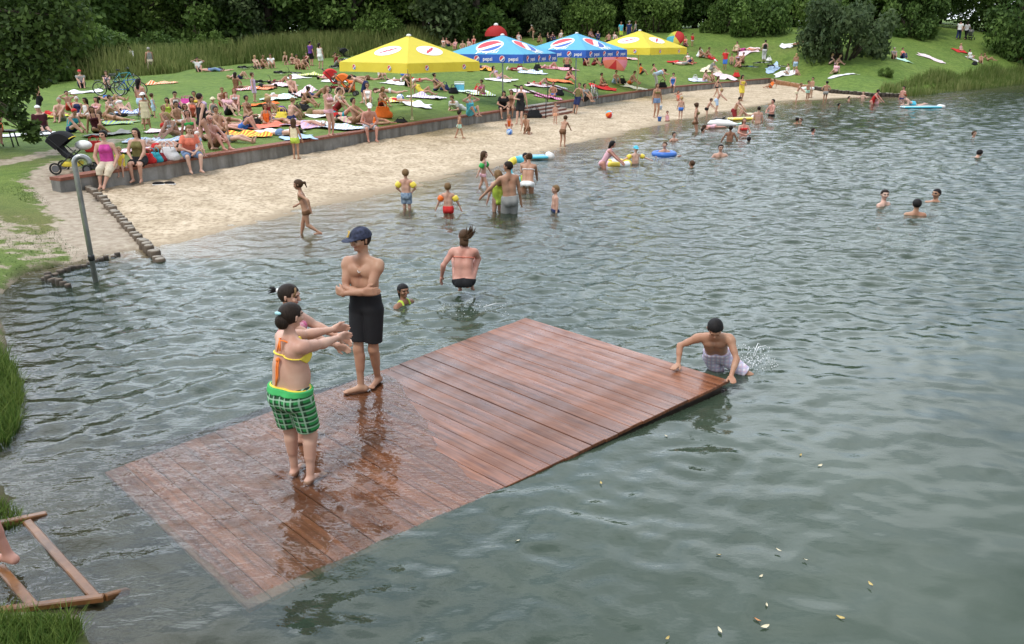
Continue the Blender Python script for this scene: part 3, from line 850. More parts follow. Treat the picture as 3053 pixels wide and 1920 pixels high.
def cloud_mesh(name, clumps, size, g, m, aspect=.55, droop=0.):
    V, F, T = leaf_cloud(clumps, size, g, aspect, droop)
    me = np_mesh(name, V, F, m, False); attr(me, 'tone', T); return me
def tree_proto(seed, h, rad, m, leaf, nleaf, base=.08, ncl=46):
    g = np.random.default_rng(seed); cl = []
    per = nleaf // ncl
    for i in range(ncl):
        u = (i + .5) / ncl
        z = h * (base + (1 - base) * u ** .9)
        env = rad * (math.sin(math.pi * min(1, (u * .84 + .12))) ** .6)
        a = g.uniform(0, 6.28); r = env * math.sqrt(g.uniform(.05, 1))
        s = rad * g.uniform(.22, .42)
        cl.append((r * math.cos(a), r * math.sin(a), z, s * 1.15, s * 1.15, s * .75, int(per * g.uniform(.6, 1.4))))
    me = cloud_mesh('crown', cl, leaf, g, m)
    tb = MB(); tb.tube([(0, 0, -.5), (.1, 0, h * .2), (-.1, .1, h * .5), (.1, 0, h * .85)], [h * .028, h * .022, h * .014, h * .004], 8)
    for c in cl[::3]:
        z0 = max(h * .1, c[2] * .6); tb.tube([(0, 0, z0), (c[0] * .5, c[1] * .5, (z0 + c[2]) / 2 + .1), (c[0], c[1], c[2])], [h * .009, h * .006, h * .002], 5)
    to = tb.build('trunk', M_BARK, None, True); tm = to.data; bpy.data.objects.remove(to)
    return me, tm
def plant_tree(proto, loc, s, rz, label, cat='tree', name='broadleaf_tree', group='trees along the edge of the wood', sz=None):
    t = thing(name, label, cat, loc, rz, group); t.scale = (s, s, sz or s)
    link('crown', proto[0], t); link('trunk', proto[1], t)
    return t
PT = [tree_proto(1, 14, 4.6, M_TREE[0], .26, 9000), tree_proto(2, 13, 4.2, M_TREE[1], .24, 9000), tree_proto(3, 15, 4.8, M_TREE[0], .27, 9000), tree_proto(4, 12, 4.4, M_TREE[2], .24, 9000)]
g0 = np.random.default_rng(44)
DESC = {0: 'tall dark green broadleaf tree', 1: 'mid green broadleaf tree', 2: 'very dark dense broadleaf tree', 3: 'greyish green broadleaf tree'}
k = 0
for row, (yd, n, x0, x1) in enumerate([(84, 15, -62, -2), (92, 13, -4, 45), (104, 22, -85, 95), (72, 4, -58, -36), (98, 5, 57, 92), (118, 26, -100, 105), (98, 17, -75, 44)]):
    for i in range(n):
        x = x0 + (x1 - x0) * (i + .5) / n + g0.uniform(-1.3, 1.3); y = yd + g0.uniform(-2.5, 2.5)
        if row == 1: y += max(0, 16 - abs(x - 24)) * .25 + (3 if x > 10 else 0)
        pi = int(g0.choice([0, 1, 2, 2, 0, 3]))
        z = float(lawn_z([(x, y)])[0])
        plant_tree(PT[pi], (x, y, z - .3), float(g0.uniform(.85, 1.2)), float(g0.uniform(0, 6.28)),
                   DESC[pi] + (' at the front edge of the wood behind the meadow' if row in (0, 3) else ' behind the far lawn' if row in (1, 4) else ' deeper in the wood' if row == 2 else ' far back in the wood' if row == 5 else ' in the middle rows of the wood'))
        k += 1
# shrubs and bushes standing free in front of the wood
def bush_proto(seed, m, leaf, n, ncl=26):
    g = np.random.default_rng(seed); cl = []
    for i in range(ncl):
        a = g.uniform(0, 6.28); r = math.sqrt(g.random()) * .8; z = g.uniform(.1, .92) * (1 - .55 * r * r)
        s = g.uniform(.2, .34); cl.append((r * math.cos(a), r * math.sin(a), z * .95, s, s, s * .8, int(n / ncl * g.uniform(.6, 1.4))))
    me = cloud_mesh('foliage', cl, leaf, g, m); tb = MB()
    for c in cl[::2]: tb.tube([(c[0] * .15, c[1] * .15, -.08), (c[0] * .5, c[1] * .5, c[2] * .6), c[:3]], [.03, .02, .006], 5)
    to = tb.build('stems', M_BARK, None, True); tm = to.data; bpy.data.objects.remove(to); return me, tm
BP = [bush_proto(11, M_TREE[0], .045, 6500), bush_proto(12, M_TREE[1], .05, 5200), bush_proto(13, M_TREE[2], .042, 6500)]
def bush(px, py, d, wd, ht, k, label, name='bush', py0=None):
    p = ground(px, py); q = Vector((p.x * d / p.y, d, 0)) if d else p
    q.z = float(lawn_z([(q.x, q.y)])[0])
    t = thing(name, label, 'bush', (q.x, q.y, q.z - .05), px * .1, 'bushes at the edge of the lawn'); t.scale = (wd / 2, wd / 2, ht)
    link('foliage', BP[k][0], t); link('stems', BP[k][1], t)
bush(2518, 166, 72, 8.3, 5.8, 2, 'big rounded dark bush standing alone on the right of the lawn')
bush(2250, 112, 82, 7.2, 5.0, 0, 'dark bush at the top of the lawn behind the yellow parasol')
bush(2150, 108, 85, 4.5, 3.4, 1, 'lighter green bush beside the dark bush at the top of the lawn')
bush(3060, 135, 88, 9.5, 7.5, 0, 'large dark tree-like bush at the right edge beyond the strolling couple')
bush(2720, 95, 90, 7.5, 5.0, 0, 'dark bush at the foot of the wood behind the big rounded bush')
bush(2440, 90, 88, 6.0, 4.0, 1, 'green bush left of the big rounded bush at the foot of the wood')
bush(190, 236, 54, 7.0, 4.4, 1, 'leafy bush on the left behind the parked bicycles')
bush(275, 240, 57, 6.0, 3.9, 0, 'dark bush left of the tall meadow grass')
bush(90, 250, 50, 7.0, 5.5, 0, 'dark bush behind the overhanging tree at the left edge')
bush(1130, 120, 80, 5.5, 3.6, 1, 'round green bush in the meadow behind the large yellow parasol')
bush(1395, 100, 84, 3.4, 3.2, 1, 'light green young bush left of the red tent')
bush(1760, 95, 86, 6.0, 4.0, 1, 'mid green bush behind the blue parasols')
bush(1950, 95, 88, 6.5, 4.4, 1, 'mid green bush behind the small yellow parasol')
bush(1600, 80, 90, 7.0, 4.2, 2, 'greyish bush at the foot of the wood behind the blue parasols')
bush(640, 165, 72, 4.0, 2.8, 1, 'green bush in the tall meadow grass on the left')
bush(2640, 228, 66, 1.3, .8, 1, 'small dark clump at the shore by the end of the log row')
bush(470, 170, 72, 5, 3.0, 1, 'bush in the meadow behind the cyclists')

# ---- tall grass meadow and reeds: nobody could count the blades
def blades(name, P, Z, h, wd, g, m, lean=.35, sides=2):
    n = len(P)
    a = g.uniform(0, 6.28, n); ln = g.uniform(0, lean, n); hh = h * g.uniform(.55, 1.25, n)
    dx, dy = np.cos(a), np.sin(a); b = g.uniform(0, 6.28, n)
    wx, wy = np.cos(b) * wd, np.sin(b) * wd
    base = np.c_[P, Z - .05]
    mid = base + np.c_[dx * ln * hh * .35, dy * ln * hh * .35, hh * .6]
    tip = base + np.c_[dx * ln * hh, dy * ln * hh, hh]
    wv = np.c_[wx, wy, np.zeros(n)]
    V = np.stack([base - wv, base + wv, mid + wv * .8, mid - wv * .8, tip + wv * .12, tip - wv * .12], 1).reshape(-1, 3)
    i0 = np.arange(n) * 6
    F = np.concatenate([np.stack([i0, i0 + 1, i0 + 2, i0 + 3], 1), np.stack([i0 + 3, i0 + 2, i0 + 4, i0 + 5], 1)])
    me = np_mesh(name, V, F, m, False); attr(me, 'tone', np.repeat(g.uniform(-.25, .35, n) + .25 * fbm(P[:, 0], P[:, 1], 8, 3, .35), 6)); return me
def scatter(poly, n, g):
    poly = np.asarray(poly); lo, hi = poly.min(0), poly.max(0); out = []
    while sum(map(len, out)) < n:
        p = g.uniform(lo, hi, (n * 2, 2)); out.append(p[inside(p, poly)])
    return np.concatenate(out)[:n]
g = np.random.default_rng(70)
front = [ground(x, y) for x, y in [(-60, 262), (150, 243), (330, 238), (430, 226), (520, 219), (575, 206), (700, 193), (850, 182), (1000, 172), (1110, 160), (1260, 146), (1400, 120), (1500, 112), (1640, 98), (1760, 92)]]
poly = [(p.x, p.y) for p in front] + [(p.x * 1.06, p.y + (14 if p.y > 60 else 18)) for p in front[::-1]]
P = scatter(poly, 42000, g)
Pd = poly_dist(P, np.array([(p.x, p.y) for p in front]))
me = blades('tall_grass', P, lawn_z(P), np.clip(.55 + Pd * .55, .5, 1.75), .038, g, M_GRASSB)
tag(link('tall_grass', me), 'band of tall uncut meadow grass between the lawn and the wood', 'grass', kind='stuff')
pr = [ground(x, y) for x, y in [(2640, 262), (2690, 250), (2760, 232), (2870, 226), (2960, 216), (3075, 200)]]
sh = [at(x, y, 0) for x, y in [(3075, 246), (2980, 256), (2870, 268), (2780, 280), (2710, 287), (2650, 286), (2610, 288)]]
P = scatter([(p.x, p.y) for p in pr + sh], 9000, g)
zz = np.maximum(lawn_z(P), -.1)
me = blades('reeds', P, zz, 0.85 * np.clip(.25 + fbm(P[:, 0], P[:, 1], 12, 3, .5) * .8 + .5, .25, 1.3), .03, g, M_REED, .3)
tag(link('reeds', me), 'green and straw coloured reeds along the far right shore', 'reeds', kind='stuff')
# near banks
nb = [at(x, y, .1) for x, y in [(-140, 1000), (-30, 1015), (40, 1075), (58, 1140), (50, 1220), (25, 1290), (-20, 1310), (-160, 1300)]]
P1 = scatter([(p.x, p.y) for p in nb], 5200, g)
nb2 = [at(x, y, .1) for x, y in [(-120, 1835), (60, 1828), (205, 1818), (235, 1850), (200, 1960), (-120, 1990)]]
P2 = scatter([(p.x, p.y) for p in nb2], 2600, g)
nb3 = [at(x, y, .05) for x, y in [(-60, 1480), (30, 1490), (75, 1530), (40, 1555), (-60, 1570)]]
P3 = scatter([(p.x, p.y) for p in nb3], 500, g)
P = np.concatenate([P1, P2, P3]); h = np.r_[np.full(len(P1), .26), np.full(len(P2), .16), np.full(len(P3), .14)]
me = blades('bank_grass', P, np.maximum(lawn_z(P), -.02), h, .0045, g, M_NEARGRASS, .9)
tag(link('bank_grass', me), 'bright green grass tufts on the near left bank', 'grass', kind='stuff')
lb = [at(x, y, .2) for x, y in [(-200, 560), (90, 575), (150, 620), (190, 700), (320, 770), (200, 800), (130, 815), (0, 895), (-200, 930)]]
P = scatter([(p.x, p.y) for p in lb], 16000, g)
P = P[(fbm(P[:, 0], P[:, 1], 77, 3, .9) > -.15)]
me = blades('short_turf', P, lawn_z(P), np.full(len(P), .06), .007, g, leaf_mat('turf_blades', (.045, .085, .018), (.15, .18, .05), .3), .9)
tag(link('short_turf', me), 'short worn turf on the left bank beside the sandy ramp', 'grass', kind='stuff')

# ---- the near tree overhanging the left edge
g = np.random.default_rng(91)
D = 23.
def pt(px, py, d=D): return tuple(atd(px, py, d))
cl = []
for px, py, r, n, d in [(-150, -60, 1.7, 1100, 24), (0, -40, 1.6, 1100, 24), (110, -30, 1.3, 900, 23), (60, 60, 1.4, 1100, 23), (-60, 80, 1.7, 1100, 24), (150, 40, 1.0, 700, 22.5), (20, 150, 1.3, 1000, 23), (110, 130, 1.0, 800, 22.5),
                     (-60, 200, 1.5, 900, 24), (45, 215, .9, 620, 22.5), (130, 185, .6, 330, 22), (0, 275, .75, 380, 23), (60, 275, .38, 130, 22), (180, 110, .6, 300, 22), (215, 50, .55, 240, 22), (175, -40, .9, 500, 23), (90, 240, .36, 110, 22),
                     (20, 325, .3, 70, 22), (52, 335, .28, 70, 21.8), (72, 375, .27, 90, 21.6), (95, 405, .26, 90, 21.6), (62, 352, .2, 45, 21.8), (98, 372, .2, 45, 21.6), (-40, 330, .7, 200, 23), (-150, 250, 1.6, 700, 24), (-250, 100, 2., 900, 25), (-250, -50, 2., 900, 25)]:
    c = pt(px, py, d); cl.append(c + (r, r, r * .8, n))
tr = thing('overhanging_tree', 'near dark leafy tree reaching into the picture at the left edge', 'tree')
tr['group'] = 'trees near the water'
link('crown', cloud_mesh('crown', cl, .085, g, leaf_mat('overhang_foliage', (.028, .055, .013), (.105, .17, .036)), .6, .25), tr)
tb = MB(); bx, by = -19.2, 24.; bz = float(lawn_z([(bx, by)])[0])
tb.tube([(bx, by, bz - .4), (bx + .1, by, bz + 1.5), (bx + .3, by - .1, bz + 3.5), (bx + .2, by, bz + 6)], [.34, .26, .22, .12], 12)
for c in cl:
    tb.tube([(bx + .2, by, bz + 2.6), ((bx + c[0]) / 2, (by + c[1]) / 2, (bz + 3.2 + c[2]) / 2 + .5), c[:3]], [.09, .05, .012], 6)
tb.build('trunk', M_BARK, tr, True)
del tr['group']
# ------------------------------------------------------------------ people: one smooth body surface grown round a posed skeleton
def V3(*a): return np.array(a, float)
def nrm(v): return v / (np.linalg.norm(v) + 1e-12)
def ik(a, t, l1, l2, pole):
    d = t - a; L = np.linalg.norm(d); L2 = min(L, (l1 + l2) * .998); d = d / (L + 1e-9); t = a + d * L2
    x = (l1 * l1 - l2 * l2 + L2 * L2) / (2 * L2); h = math.sqrt(max(0, l1 * l1 - x * x))
    p = pole - d * (pole @ d); p = nrm(p)
    return a + d * x + p * h, t
class Grid:
    def __init__(s, lo, hi, vox):
        s.lo = lo - 3 * vox; n = np.ceil((hi - lo) / vox).astype(int) + 7
        s.vox = vox; s.n = n
        s.ax = [s.lo[i] + vox * np.arange(n[i]) for i in range(3)]
    def new(s): return np.full(tuple(s.n), 9., np.float32)
    def sub(s, lo, hi):
        a = np.maximum(np.floor((lo - s.lo) / s.vox).astype(int), 0); b = np.minimum(np.ceil((hi - s.lo) / s.vox).astype(int) + 1, s.n)
        if (b <= a).any(): return None, None
        sl = tuple(slice(i, j) for i, j in zip(a, b))
        P = [s.ax[0][sl[0]][:, None, None], s.ax[1][sl[1]][None, :, None], s.ax[2][sl[2]][None, None, :]]
        return sl, P
def smin(a, b, k):
    h = np.clip(.5 + .5 * (b - a) / k, 0, 1)
    return b + (a - b) * h - k * h * (1 - h)
def cone(P, a, b, ra, rb):
    ba = b - a; q = ba @ ba + 1e-12
    x, y, z = P[0] - a[0], P[1] - a[1], P[2] - a[2]
    h = np.clip((x * ba[0] + y * ba[1] + z * ba[2]) / q, 0, 1)
    return np.sqrt((x - h * ba[0]) ** 2 + (y - h * ba[1]) ** 2 + (z - h * ba[2]) ** 2) - (ra + (rb - ra) * h)
def ell(P, c, A, r):
    """ellipsoid with axes rows of A and radii r"""
    x, y, z = P[0] - c[0], P[1] - c[1], P[2] - c[2]
    u = [(x * A[i][0] + y * A[i][1] + z * A[i][2]) / r[i] for i in range(3)]
    k0 = np.sqrt(u[0] ** 2 + u[1] ** 2 + u[2] ** 2)
    k1 = np.sqrt((u[0] / r[0]) ** 2 + (u[1] / r[1]) ** 2 + (u[2] / r[2]) ** 2) + 1e-9
    return k0 * (k0 - 1) / k1
def addcone(G, D, a, b, ra, rb, k):
    m = max(ra, rb) + max(.03, k * 1.5)
    sl, P = G.sub(np.minimum(a, b) - m, np.maximum(a, b) + m)
    if sl is None: return
    D[sl] = smin(D[sl], cone(P, a, b, ra, rb), k)
def addell(G, D, c, A, r, k):
    m = max(r) + max(.03, k * 1.5)
    sl, P = G.sub(c - m, c + m)
    if sl is None: return
    D[sl] = smin(D[sl], ell(P, c, A, r), k)
def surface_nets(G, D):
    S_ = D < 0
    n0, n1, n2 = D.shape
    c = np.zeros((n0 - 1, n1 - 1, n2 - 1), np.int8)
    for i in (0, 1):
        for j in (0, 1):
            for k in (0, 1):
                c += S_[i:n0 - 1 + i, j:n1 - 1 + j, k:n2 - 1 + k]
    act = np.argwhere((c > 0) & (c < 8))
    if len(act) == 0: return np.zeros((0, 3)), np.zeros((0, 4), int)
    idx = -np.ones(c.shape, np.int64); idx[tuple(act.T)] = np.arange(len(act))
    acc = np.zeros((len(act), 3)); cnt = np.zeros(len(act))
    cor = [(i, j, k) for i in (0, 1) for j in (0, 1) for k in (0, 1)]
    val = {q: D[act[:, 0] + q[0], act[:, 1] + q[1], act[:, 2] + q[2]] for q in cor}
    for q in cor:
        for ax in range(3):
            if q[ax] == 0:
                q2 = tuple(q[i] + (i == ax) for i in range(3))
                a, b = val[q], val[q2]; x = (a < 0) != (b < 0)
                t = np.where(x, a / (a - b + 1e-12 * (a == b)), 0)
                p = np.zeros((len(act), 3)); p += np.array(q); p[:, ax] += t
                acc[x] += p[x]; cnt[x] += 1
    V = G.lo + (act + acc / np.maximum(cnt, 1)[:, None]) * G.vox
    F = []
    for ax in range(3):
        b, c_ = [(1, 2), (2, 0), (0, 1)][ax]
        s0 = [slice(None)] * 3; s1 = [slice(None)] * 3
        s0[ax] = slice(0, -1); s1[ax] = slice(1, None)
        e = S_[tuple(s0)] != S_[tuple(s1)]
        w = np.argwhere(e); w = w[(w[:, b] > 0) & (w[:, c_] > 0) & (w[:, b] < D.shape[b] - 1) & (w[:, c_] < D.shape[c_] - 1)]
        if len(w) == 0: continue
        def cell(db, dc):
            u = w.copy(); u[:, b] -= db; u[:, c_] -= dc; return idx[tuple(u.T)]
        q = np.stack([cell(1, 1), cell(0, 1), cell(0, 0), cell(1, 0)], 1)
        flip = ~S_[tuple(w.T)]
        q[flip] = q[flip][:, ::-1]
        F.append(q)
    F = np.concatenate(F); F = F[(F >= 0).all(1)]
    return V, F

class Body:
    """pose dictionary -> joints (unit stature), y forward, x to the person's right"""
    def __init__(s, pose, age=0., fem=0, fat=1.0, hero=False):
        s.age, s.fem, s.fat, s.hero = age, fem, fat, hero
        L = lambda a, b: a + (b - a) * age
        hipz = L(.515, .445); s.tor = L(.305, .30); s.hh = L(.128, .185); neck = L(.052, .045)
        s.th, s.sh = L(.255, .21), L(.235, .20); ank = .035; s.ua, s.fa = L(.172, .15), L(.150, .135)
        s.shw = (L(.108, .095) - .008 * fem) ; s.hpw = L(.052, .045) + .004 * fem
        p = pose; sc = hipz / .515                               # targets are written for an adult
        up = nrm(V3(*p.get('up', (0, 0, 1)))); fw = V3(*p.get('fwd', (0, 1, 0)))
        fw = nrm(fw - up * (fw @ up)); rt = np.cross(fw, up)
        pel = V3(*p.get('pel', (0, 0, .515)))
        if pel[2] > .1: pel = pel * V3(1, 1, sc)
        s.pel, s.up, s.fw, s.rt = pel, up, fw, rt
        bend = V3(*p.get('bend', (0, 0, 0)))                      # upper spine bends a little further
        mid = pel + up * s.tor * .5; up2 = nrm(up + bend); s.up2 = up2
        tw = p.get('twist', 0.); fw2 = nrm(fw - up2 * (fw @ up2)); rt2 = np.cross(fw2, up2)
        fw2 = fw2 * math.cos(tw) + rt2 * math.sin(tw); rt2 = np.cross(fw2, up2); s.fw2, s.rt2 = fw2, rt2
        s.mid = mid; s.nb = mid + up2 * s.tor * .5
        hd = nrm(V3(*p.get('head', tuple(up2 * 1.0 + V3(0, 0, .4) * (up2[2] > .2)))))
        s.hc = s.nb + nrm(up2 + hd) * neck + hd * s.hh * .52
        fc = V3(*p.get('face', tuple(fw2))); fc = nrm(fc - hd * (fc @ hd)); s.hA = [np.cross(fc, hd), fc, hd]
        s.sho = [s.nb - up2 * .022 + rt2 * s.shw * k for k in (1, -1)]
        s.hip = [pel + rt * s.hpw * k for k in (1, -1)]
        def tg(key, i, dflt):
            v = p.get(key, dflt); v = v[i] if isinstance(v[0], (tuple, list)) else (v[0] * (1, -1)[i],) + tuple(v[1:])
            v = V3(*v); 
            if p.get('pel', (0, 0, .515))[2] > .1: v[2] *= sc if v[2] < .5 else 1; v[2] = v[2] - (0 if v[2] < .5 else (.515 - hipz) + (.0))
            else: v[:2] *= (.9 + .1 * sc)
            return v
        s.knee, s.ank, s.elb, s.wri = [], [], [], []
        for i in (0, 1):
            kp = p.get('kpole', (0, 1, .15)); kp = kp[i] if isinstance(kp[0], (tuple, list)) else (kp[0] * (1, -1)[i],) + tuple(kp[1:])
            k, a = ik(s.hip[i], tg('feet', i, (.055, 0, .035)), s.th, s.sh, V3(*kp)); s.knee.append(k); s.ank.append(a)
            ep = p.get('epole', (.5, -1, -.2)); ep = ep[i] if isinstance(ep[0], (tuple, list)) else (ep[0] * (1, -1)[i],) + tuple(ep[1:])
            e, w_ = ik(s.sho[i], tg('hands', i, (.15, .02, .47)), s.ua, s.fa, V3(*ep)); s.elb.append(e); s.wri.append(w_)
        fd = p.get('fdir', (.15, 1, 0)); s.fdir = []
        for i in (0, 1):
            v = fd[i] if isinstance(fd[0], (tuple, list)) else (fd[0] * (1, -1)[i],) + tuple(fd[1:])
            s.fdir.append(nrm(V3(*v)))
        s.pose = p
        pts = np.array([pel, s.nb, s.hc] + s.knee + s.ank + s.elb + s.wri); s.lo = pts.min(0) - .16; s.hi = pts.max(0) + .16
        s.hi[2] += .03
    def fields(s, vox):
        G = Grid(s.lo, s.hi, vox); s.G = G; f = s.fat; age = s.age
        T, Lg, Ar, Hd = G.new(), G.new(), G.new(), G.new()
        s.legs = []
        pel, mid, nb, up, up2, rt, rt2, fw, fw2 = s.pel, s.mid, s.nb, s.up, s.up2, s.rt, s.rt2, s.fw, s.fw2
        hw = .050 + .004 * s.fem
        for k in (1, -1):
            addcone(G, T, pel + rt * hw * k * .8 + up * .015, mid + rt * .040 * k, .052 * f, .044 * f, .03)
            addcone(G, T, mid + rt * .040 * k, nb - up2 * .055 + rt2 * (s.shw - .052) * k, .044 * f, .050 * f ** .5, .03)
            addcone(G, T, nb + up2 * .004, s.sho[(1 - k) // 2] - rt2 * k * .012, .026, .030, .03)
            addell(G, T, pel + rt * .036 * k - fw * .028 - up * .022, [rt, fw, up], (.046 * f, .048 * f, .052), .02)   # buttock
            if s.fem and age < .4: addell(G, T, nb - up2 * .082 + rt2 * .042 * k + fw2 * .052, [rt2, fw2, up2], (.034, .034, .034), .018)
            if s.hero and not s.fem: addell(G, T, nb - up2 * .068 + rt2 * .040 * k + fw2 * .036, [rt2, fw2, up2], (.043, .022, .034), .015)
        if f > 1.1: addell(G, T, mid - up * .05 + fw * .02, [rt, fw, up], (.085 * f, .062 * f, .08), .03)
        for i in (0, 1):
            h, k, a = s.hip[i], s.knee[i], s.ank[i]; one = G.new()
            g2 = f ** .8 * (1 - .12 * age)
            addcone(G, one, h, k, .050 * g2 + .003 * s.fem, .031 * g2, .02)
            s.legs.append(one)
            addcone(G, one, k, a, .030 * g2, .0185, .02)
            d = nrm(a - k); back = -nrm(s.fdir[i] - d * (s.fdir[i] @ d))
            addcone(G, one, k + d * s.sh * .18 + back * .010, k + d * s.sh * .48 + back * .006, .029 * g2, .022 * g2, .02)
            fdn = s.fdir[i]; dn = nrm(np.cross(np.cross(fdn, d), fdn)) if abs(d @ fdn) < .95 else V3(0, 0, -1)
            heel = a + dn * .012 - fdn * .022; toe = a + dn * .020 + fdn * .088
            addcone(G, one, a, heel, .018, .018, .012); addcone(G, one, heel, toe, .0165, .013, .016); addcone(G, one, a, toe, .018, .012, .012)
            if s.hero:
                rtv = np.cross(fdn, dn)
                for q in range(5):
                    o = toe + rtv * (q - 2) * .0085 + fdn * .001
                    addcone(G, one, o, o + fdn * (.018 - .002 * abs(q - 1)), .0062, .0052, .006)
            sl = one < Lg; Lg = smin(Lg, one, .006) if not s.hero else smin(Lg, one, .004)
        for i in (0, 1):
            sh_, e, w_ = s.sho[i], s.elb[i], s.wri[i]; g2 = f ** .7 * (1 - .1 * age)
            one = G.new()
            addcone(G, one, sh_, e, .0305 * g2, .0225 * g2, .015)
            if s.hero: addell(G, one, sh_ + (e - sh_) * .15, [rt2, fw2, up2], (.036, .034, .036), .02); addcone(G, one, sh_ + (e - sh_) * .4, sh_ + (e - sh_) * .65, .026 * g2, .026 * g2, .012)
            addcone(G, one, e, w_, .0235 * g2, .0155, .012)
            addcone(G, one, e + (w_ - e) * .12, e + (w_ - e) * .4, .0245 * g2, .021, .012)
            hdir = s.pose.get('hdir'); d = nrm(w_ - e) if hdir is None else nrm(V3(*(hdir[i] if isinstance(hdir[0], (tuple, list)) else hdir)))
            pn = s.pose.get('palm'); pn = V3(*(pn[i] if isinstance(pn[0], (tuple, list)) else pn)) if pn is not None else np.cross(d, V3(.3, .2, 1))
            pn = nrm(pn - d * (pn @ d)); sd_ = np.cross(d, pn)
            L_ = .9 + .1 * (1 - age)
            if s.hero:
                for q in range(4):
                    o = w_ + d * .008 + sd_ * (q - 1.5) * .009; kn = w_ + d * .050 + sd_ * (q - 1.5) * .0115
                    addcone(G, one, o, kn, .0115, .0088, .010)
                    curl = s.pose.get('curl', .35); ln = (.040, .046, .043, .034)[q]
                    m1 = kn + nrm(d + pn * curl * .5) * ln * .5; m2 = m1 + nrm(d + pn * curl * 1.6) * ln * .55
                    addcone(G, one, kn, m1, .0068, .0060, .005); addcone(G, one, m1, m2, .0060, .0050, .004)
                sgn = 1 if i == 0 else -1
                tb_ = w_ + d * .016 + sd_ * .016 * sgn; m1 = tb_ + nrm(d * .8 + sd_ * .8 * sgn + pn * .3) * .026; m2 = m1 + nrm(d + sd_ * .2 * sgn + pn * .3) * .022
                addcone(G, one, tb_, m1, .0098, .0075, .008); addcone(G, one, m1, m2, .0072, .0055, .005)
            else:
                addcone(G, one, w_, w_ + d * .055, .0165, .0155, .01)
                for q in (-1, 0, 1): addcone(G, one, w_ + d * .05 + sd_ * q * .009, w_ + d * .098 * L_ + sd_ * q * .012 + pn * .01, .0085, .006, .006)
                addcone(G, one, w_ + d * .02, w_ + d * .05 + sd_ * .028 * (1, -1)[i], .009, .007, .006)
            if i == 0: Ar0 = one
            Ar = np.minimum(Ar, one) if i == 0 else smin(Ar, one, .004)
        # head: skull, jaw, nose, ears, brow
        A = s.hA; x, y, z = A; h = s.hh; c = s.hc
        addell(G, Hd, c + z * h * .07 - y * h * .04, A, (h * .385, h * .455, h * .42), .02)
        addcone(G, Hd, c - z * h * .20 + y * h * .12, c - z * h * .36 + y * h * .20, h * .27, h * .155, h * .12)
        if vox < .013:
            addcone(G, Hd, c + y * h * .40 - z * h * .0, c + y * h * .475 - z * h * .115, h * .045, h * .072, h * .04)
            for k in (1, -1):
                addcone(G, Hd, c + x * k * h * .39 - y * h * .03 + z * h * .04, c + x * k * h * .385 - y * h * .03 - z * h * .11, h * .07, h * .05, h * .03)
                addell(G, Hd, c + x * k * h * .2 + y * h * .34 - z * h * .11, A, (h * .11, h * .09, h * .1), h * .06)
            addell(G, Hd, c + y * h * .385 + z * h * .12, A, (h * .24, h * .06, h * .06), h * .07)
            addell(G, Hd, c + y * h * .37 - z * h * .255, A, (h * .12, h * .065, h * .045), h * .05)
            addell(G, Hd, c + y * h * .33 - z * h * .40, A, (h * .10, h * .08, h * .06), h * .06)
        Nk = G.new(); addcone(G, Nk, nb - up2 * .02 - fw2 * .004, c - z * h * .28 - y * h * .08, .031 * (f ** .5) * (1 - .05 * s.fem), .029 * (1 - .12 * s.fem), .02)
        s.T, s.Lg, s.Ar, s.Hd, s.Nk = T, Lg, Ar, Hd, Nk
        tor = smin(T, Nk, .02)
        B = smin(smin(smin(tor, Lg, .014), Ar, .011), Hd, .014)
        s.B = B
        X, Y, Z = G.ax[0][:, None, None], G.ax[1][None, :, None], G.ax[2][None, None, :]
        s.XYZ = (X, Y, Z)
        return s
    def coord(s, o, d): X, Y, Z = s.XYZ; return ((X - o[0]) * d[0] + (Y - o[1]) * d[1] + (Z - o[2]) * d[2]).astype(np.float32)
    def legcone(s, i, r0, r1, t1, infl=0.):
        h, k = s.hip[i], s.knee[i]; a = s.ank[i]; G = s.G
        D = G.new(); e = k
        addcone(G, D, h, k, r0, r1, .01)
        if t1 > 1: addcone(G, D, k, k + (a - k) * (t1 - .98), r1, r1 * .88, .01)
        d = nrm(k - h); pl = s.coord(h, d) - s.th * min(t1, 1.0)
        if t1 > 1:
            d2 = nrm(a - k); pl = s.coord(k, d2) - s.sh * (t1 - 1)
            pl = np.where(s.coord(k, d) < 0, -1, pl)
        return np.maximum(D, pl)
    def garment(s, kind):
        T, up, up2, pel, nb, mid, fw2, rt2, fw, rt = s.T, s.up, s.up2, s.pel, s.nb, s.mid, s.fw2, s.rt2, s.fw, s.rt
        f = s.fat; G = s.G; v = G.vox; eps = max(.004, v * .45)
        a = s.coord(pel, up)                                       # height along the trunk above the hips
        a2 = s.coord(nb, up2)                                      # from the neck base, negative downwards
        g2 = f ** .8
        if kind in ('shorts', 'trunks', 'pants', 'capri', 'longshorts'):
            t1 = {'shorts': .72, 'trunks': .38, 'pants': 1.93, 'capri': 1.35, 'longshorts': .93 if not s.hero else .80}[kind]
            ease = {'shorts': .020, 'trunks': .006, 'pants': .010, 'capri': .010, 'longshorts': .016}[kind] * (1 if s.hero else 1)
            w_ = np.maximum(T - .011 - eps, np.maximum(a - (.092 if s.hero and not s.fem else .040 if s.hero else .055), -a - .10))
            for i in (0, 1):
                w_ = smin(w_, s.legcone(i, (.050 + .003 * s.fem) * g2 + .010 + eps * .7, .031 * g2 + .006 + ease + eps * .5, t1), .012)
            return w_
        if kind == 'waistband': return np.maximum(T - .019 - eps, np.maximum(a - .045, .015 - a))
        if kind == 'edge': return np.maximum(T - .008 - eps, np.maximum(a - .049, .038 - a))
        if kind == 'skirt':
            w_ = np.maximum(T - .012 - eps, np.maximum(a - .07, -a - .10))
            L0, L1 = s.legcone(0, .066 * g2, .056, .75), s.legcone(1, .066 * g2, .056, .75)
            return smin(w_, smin(L0, L1, .05), .02)
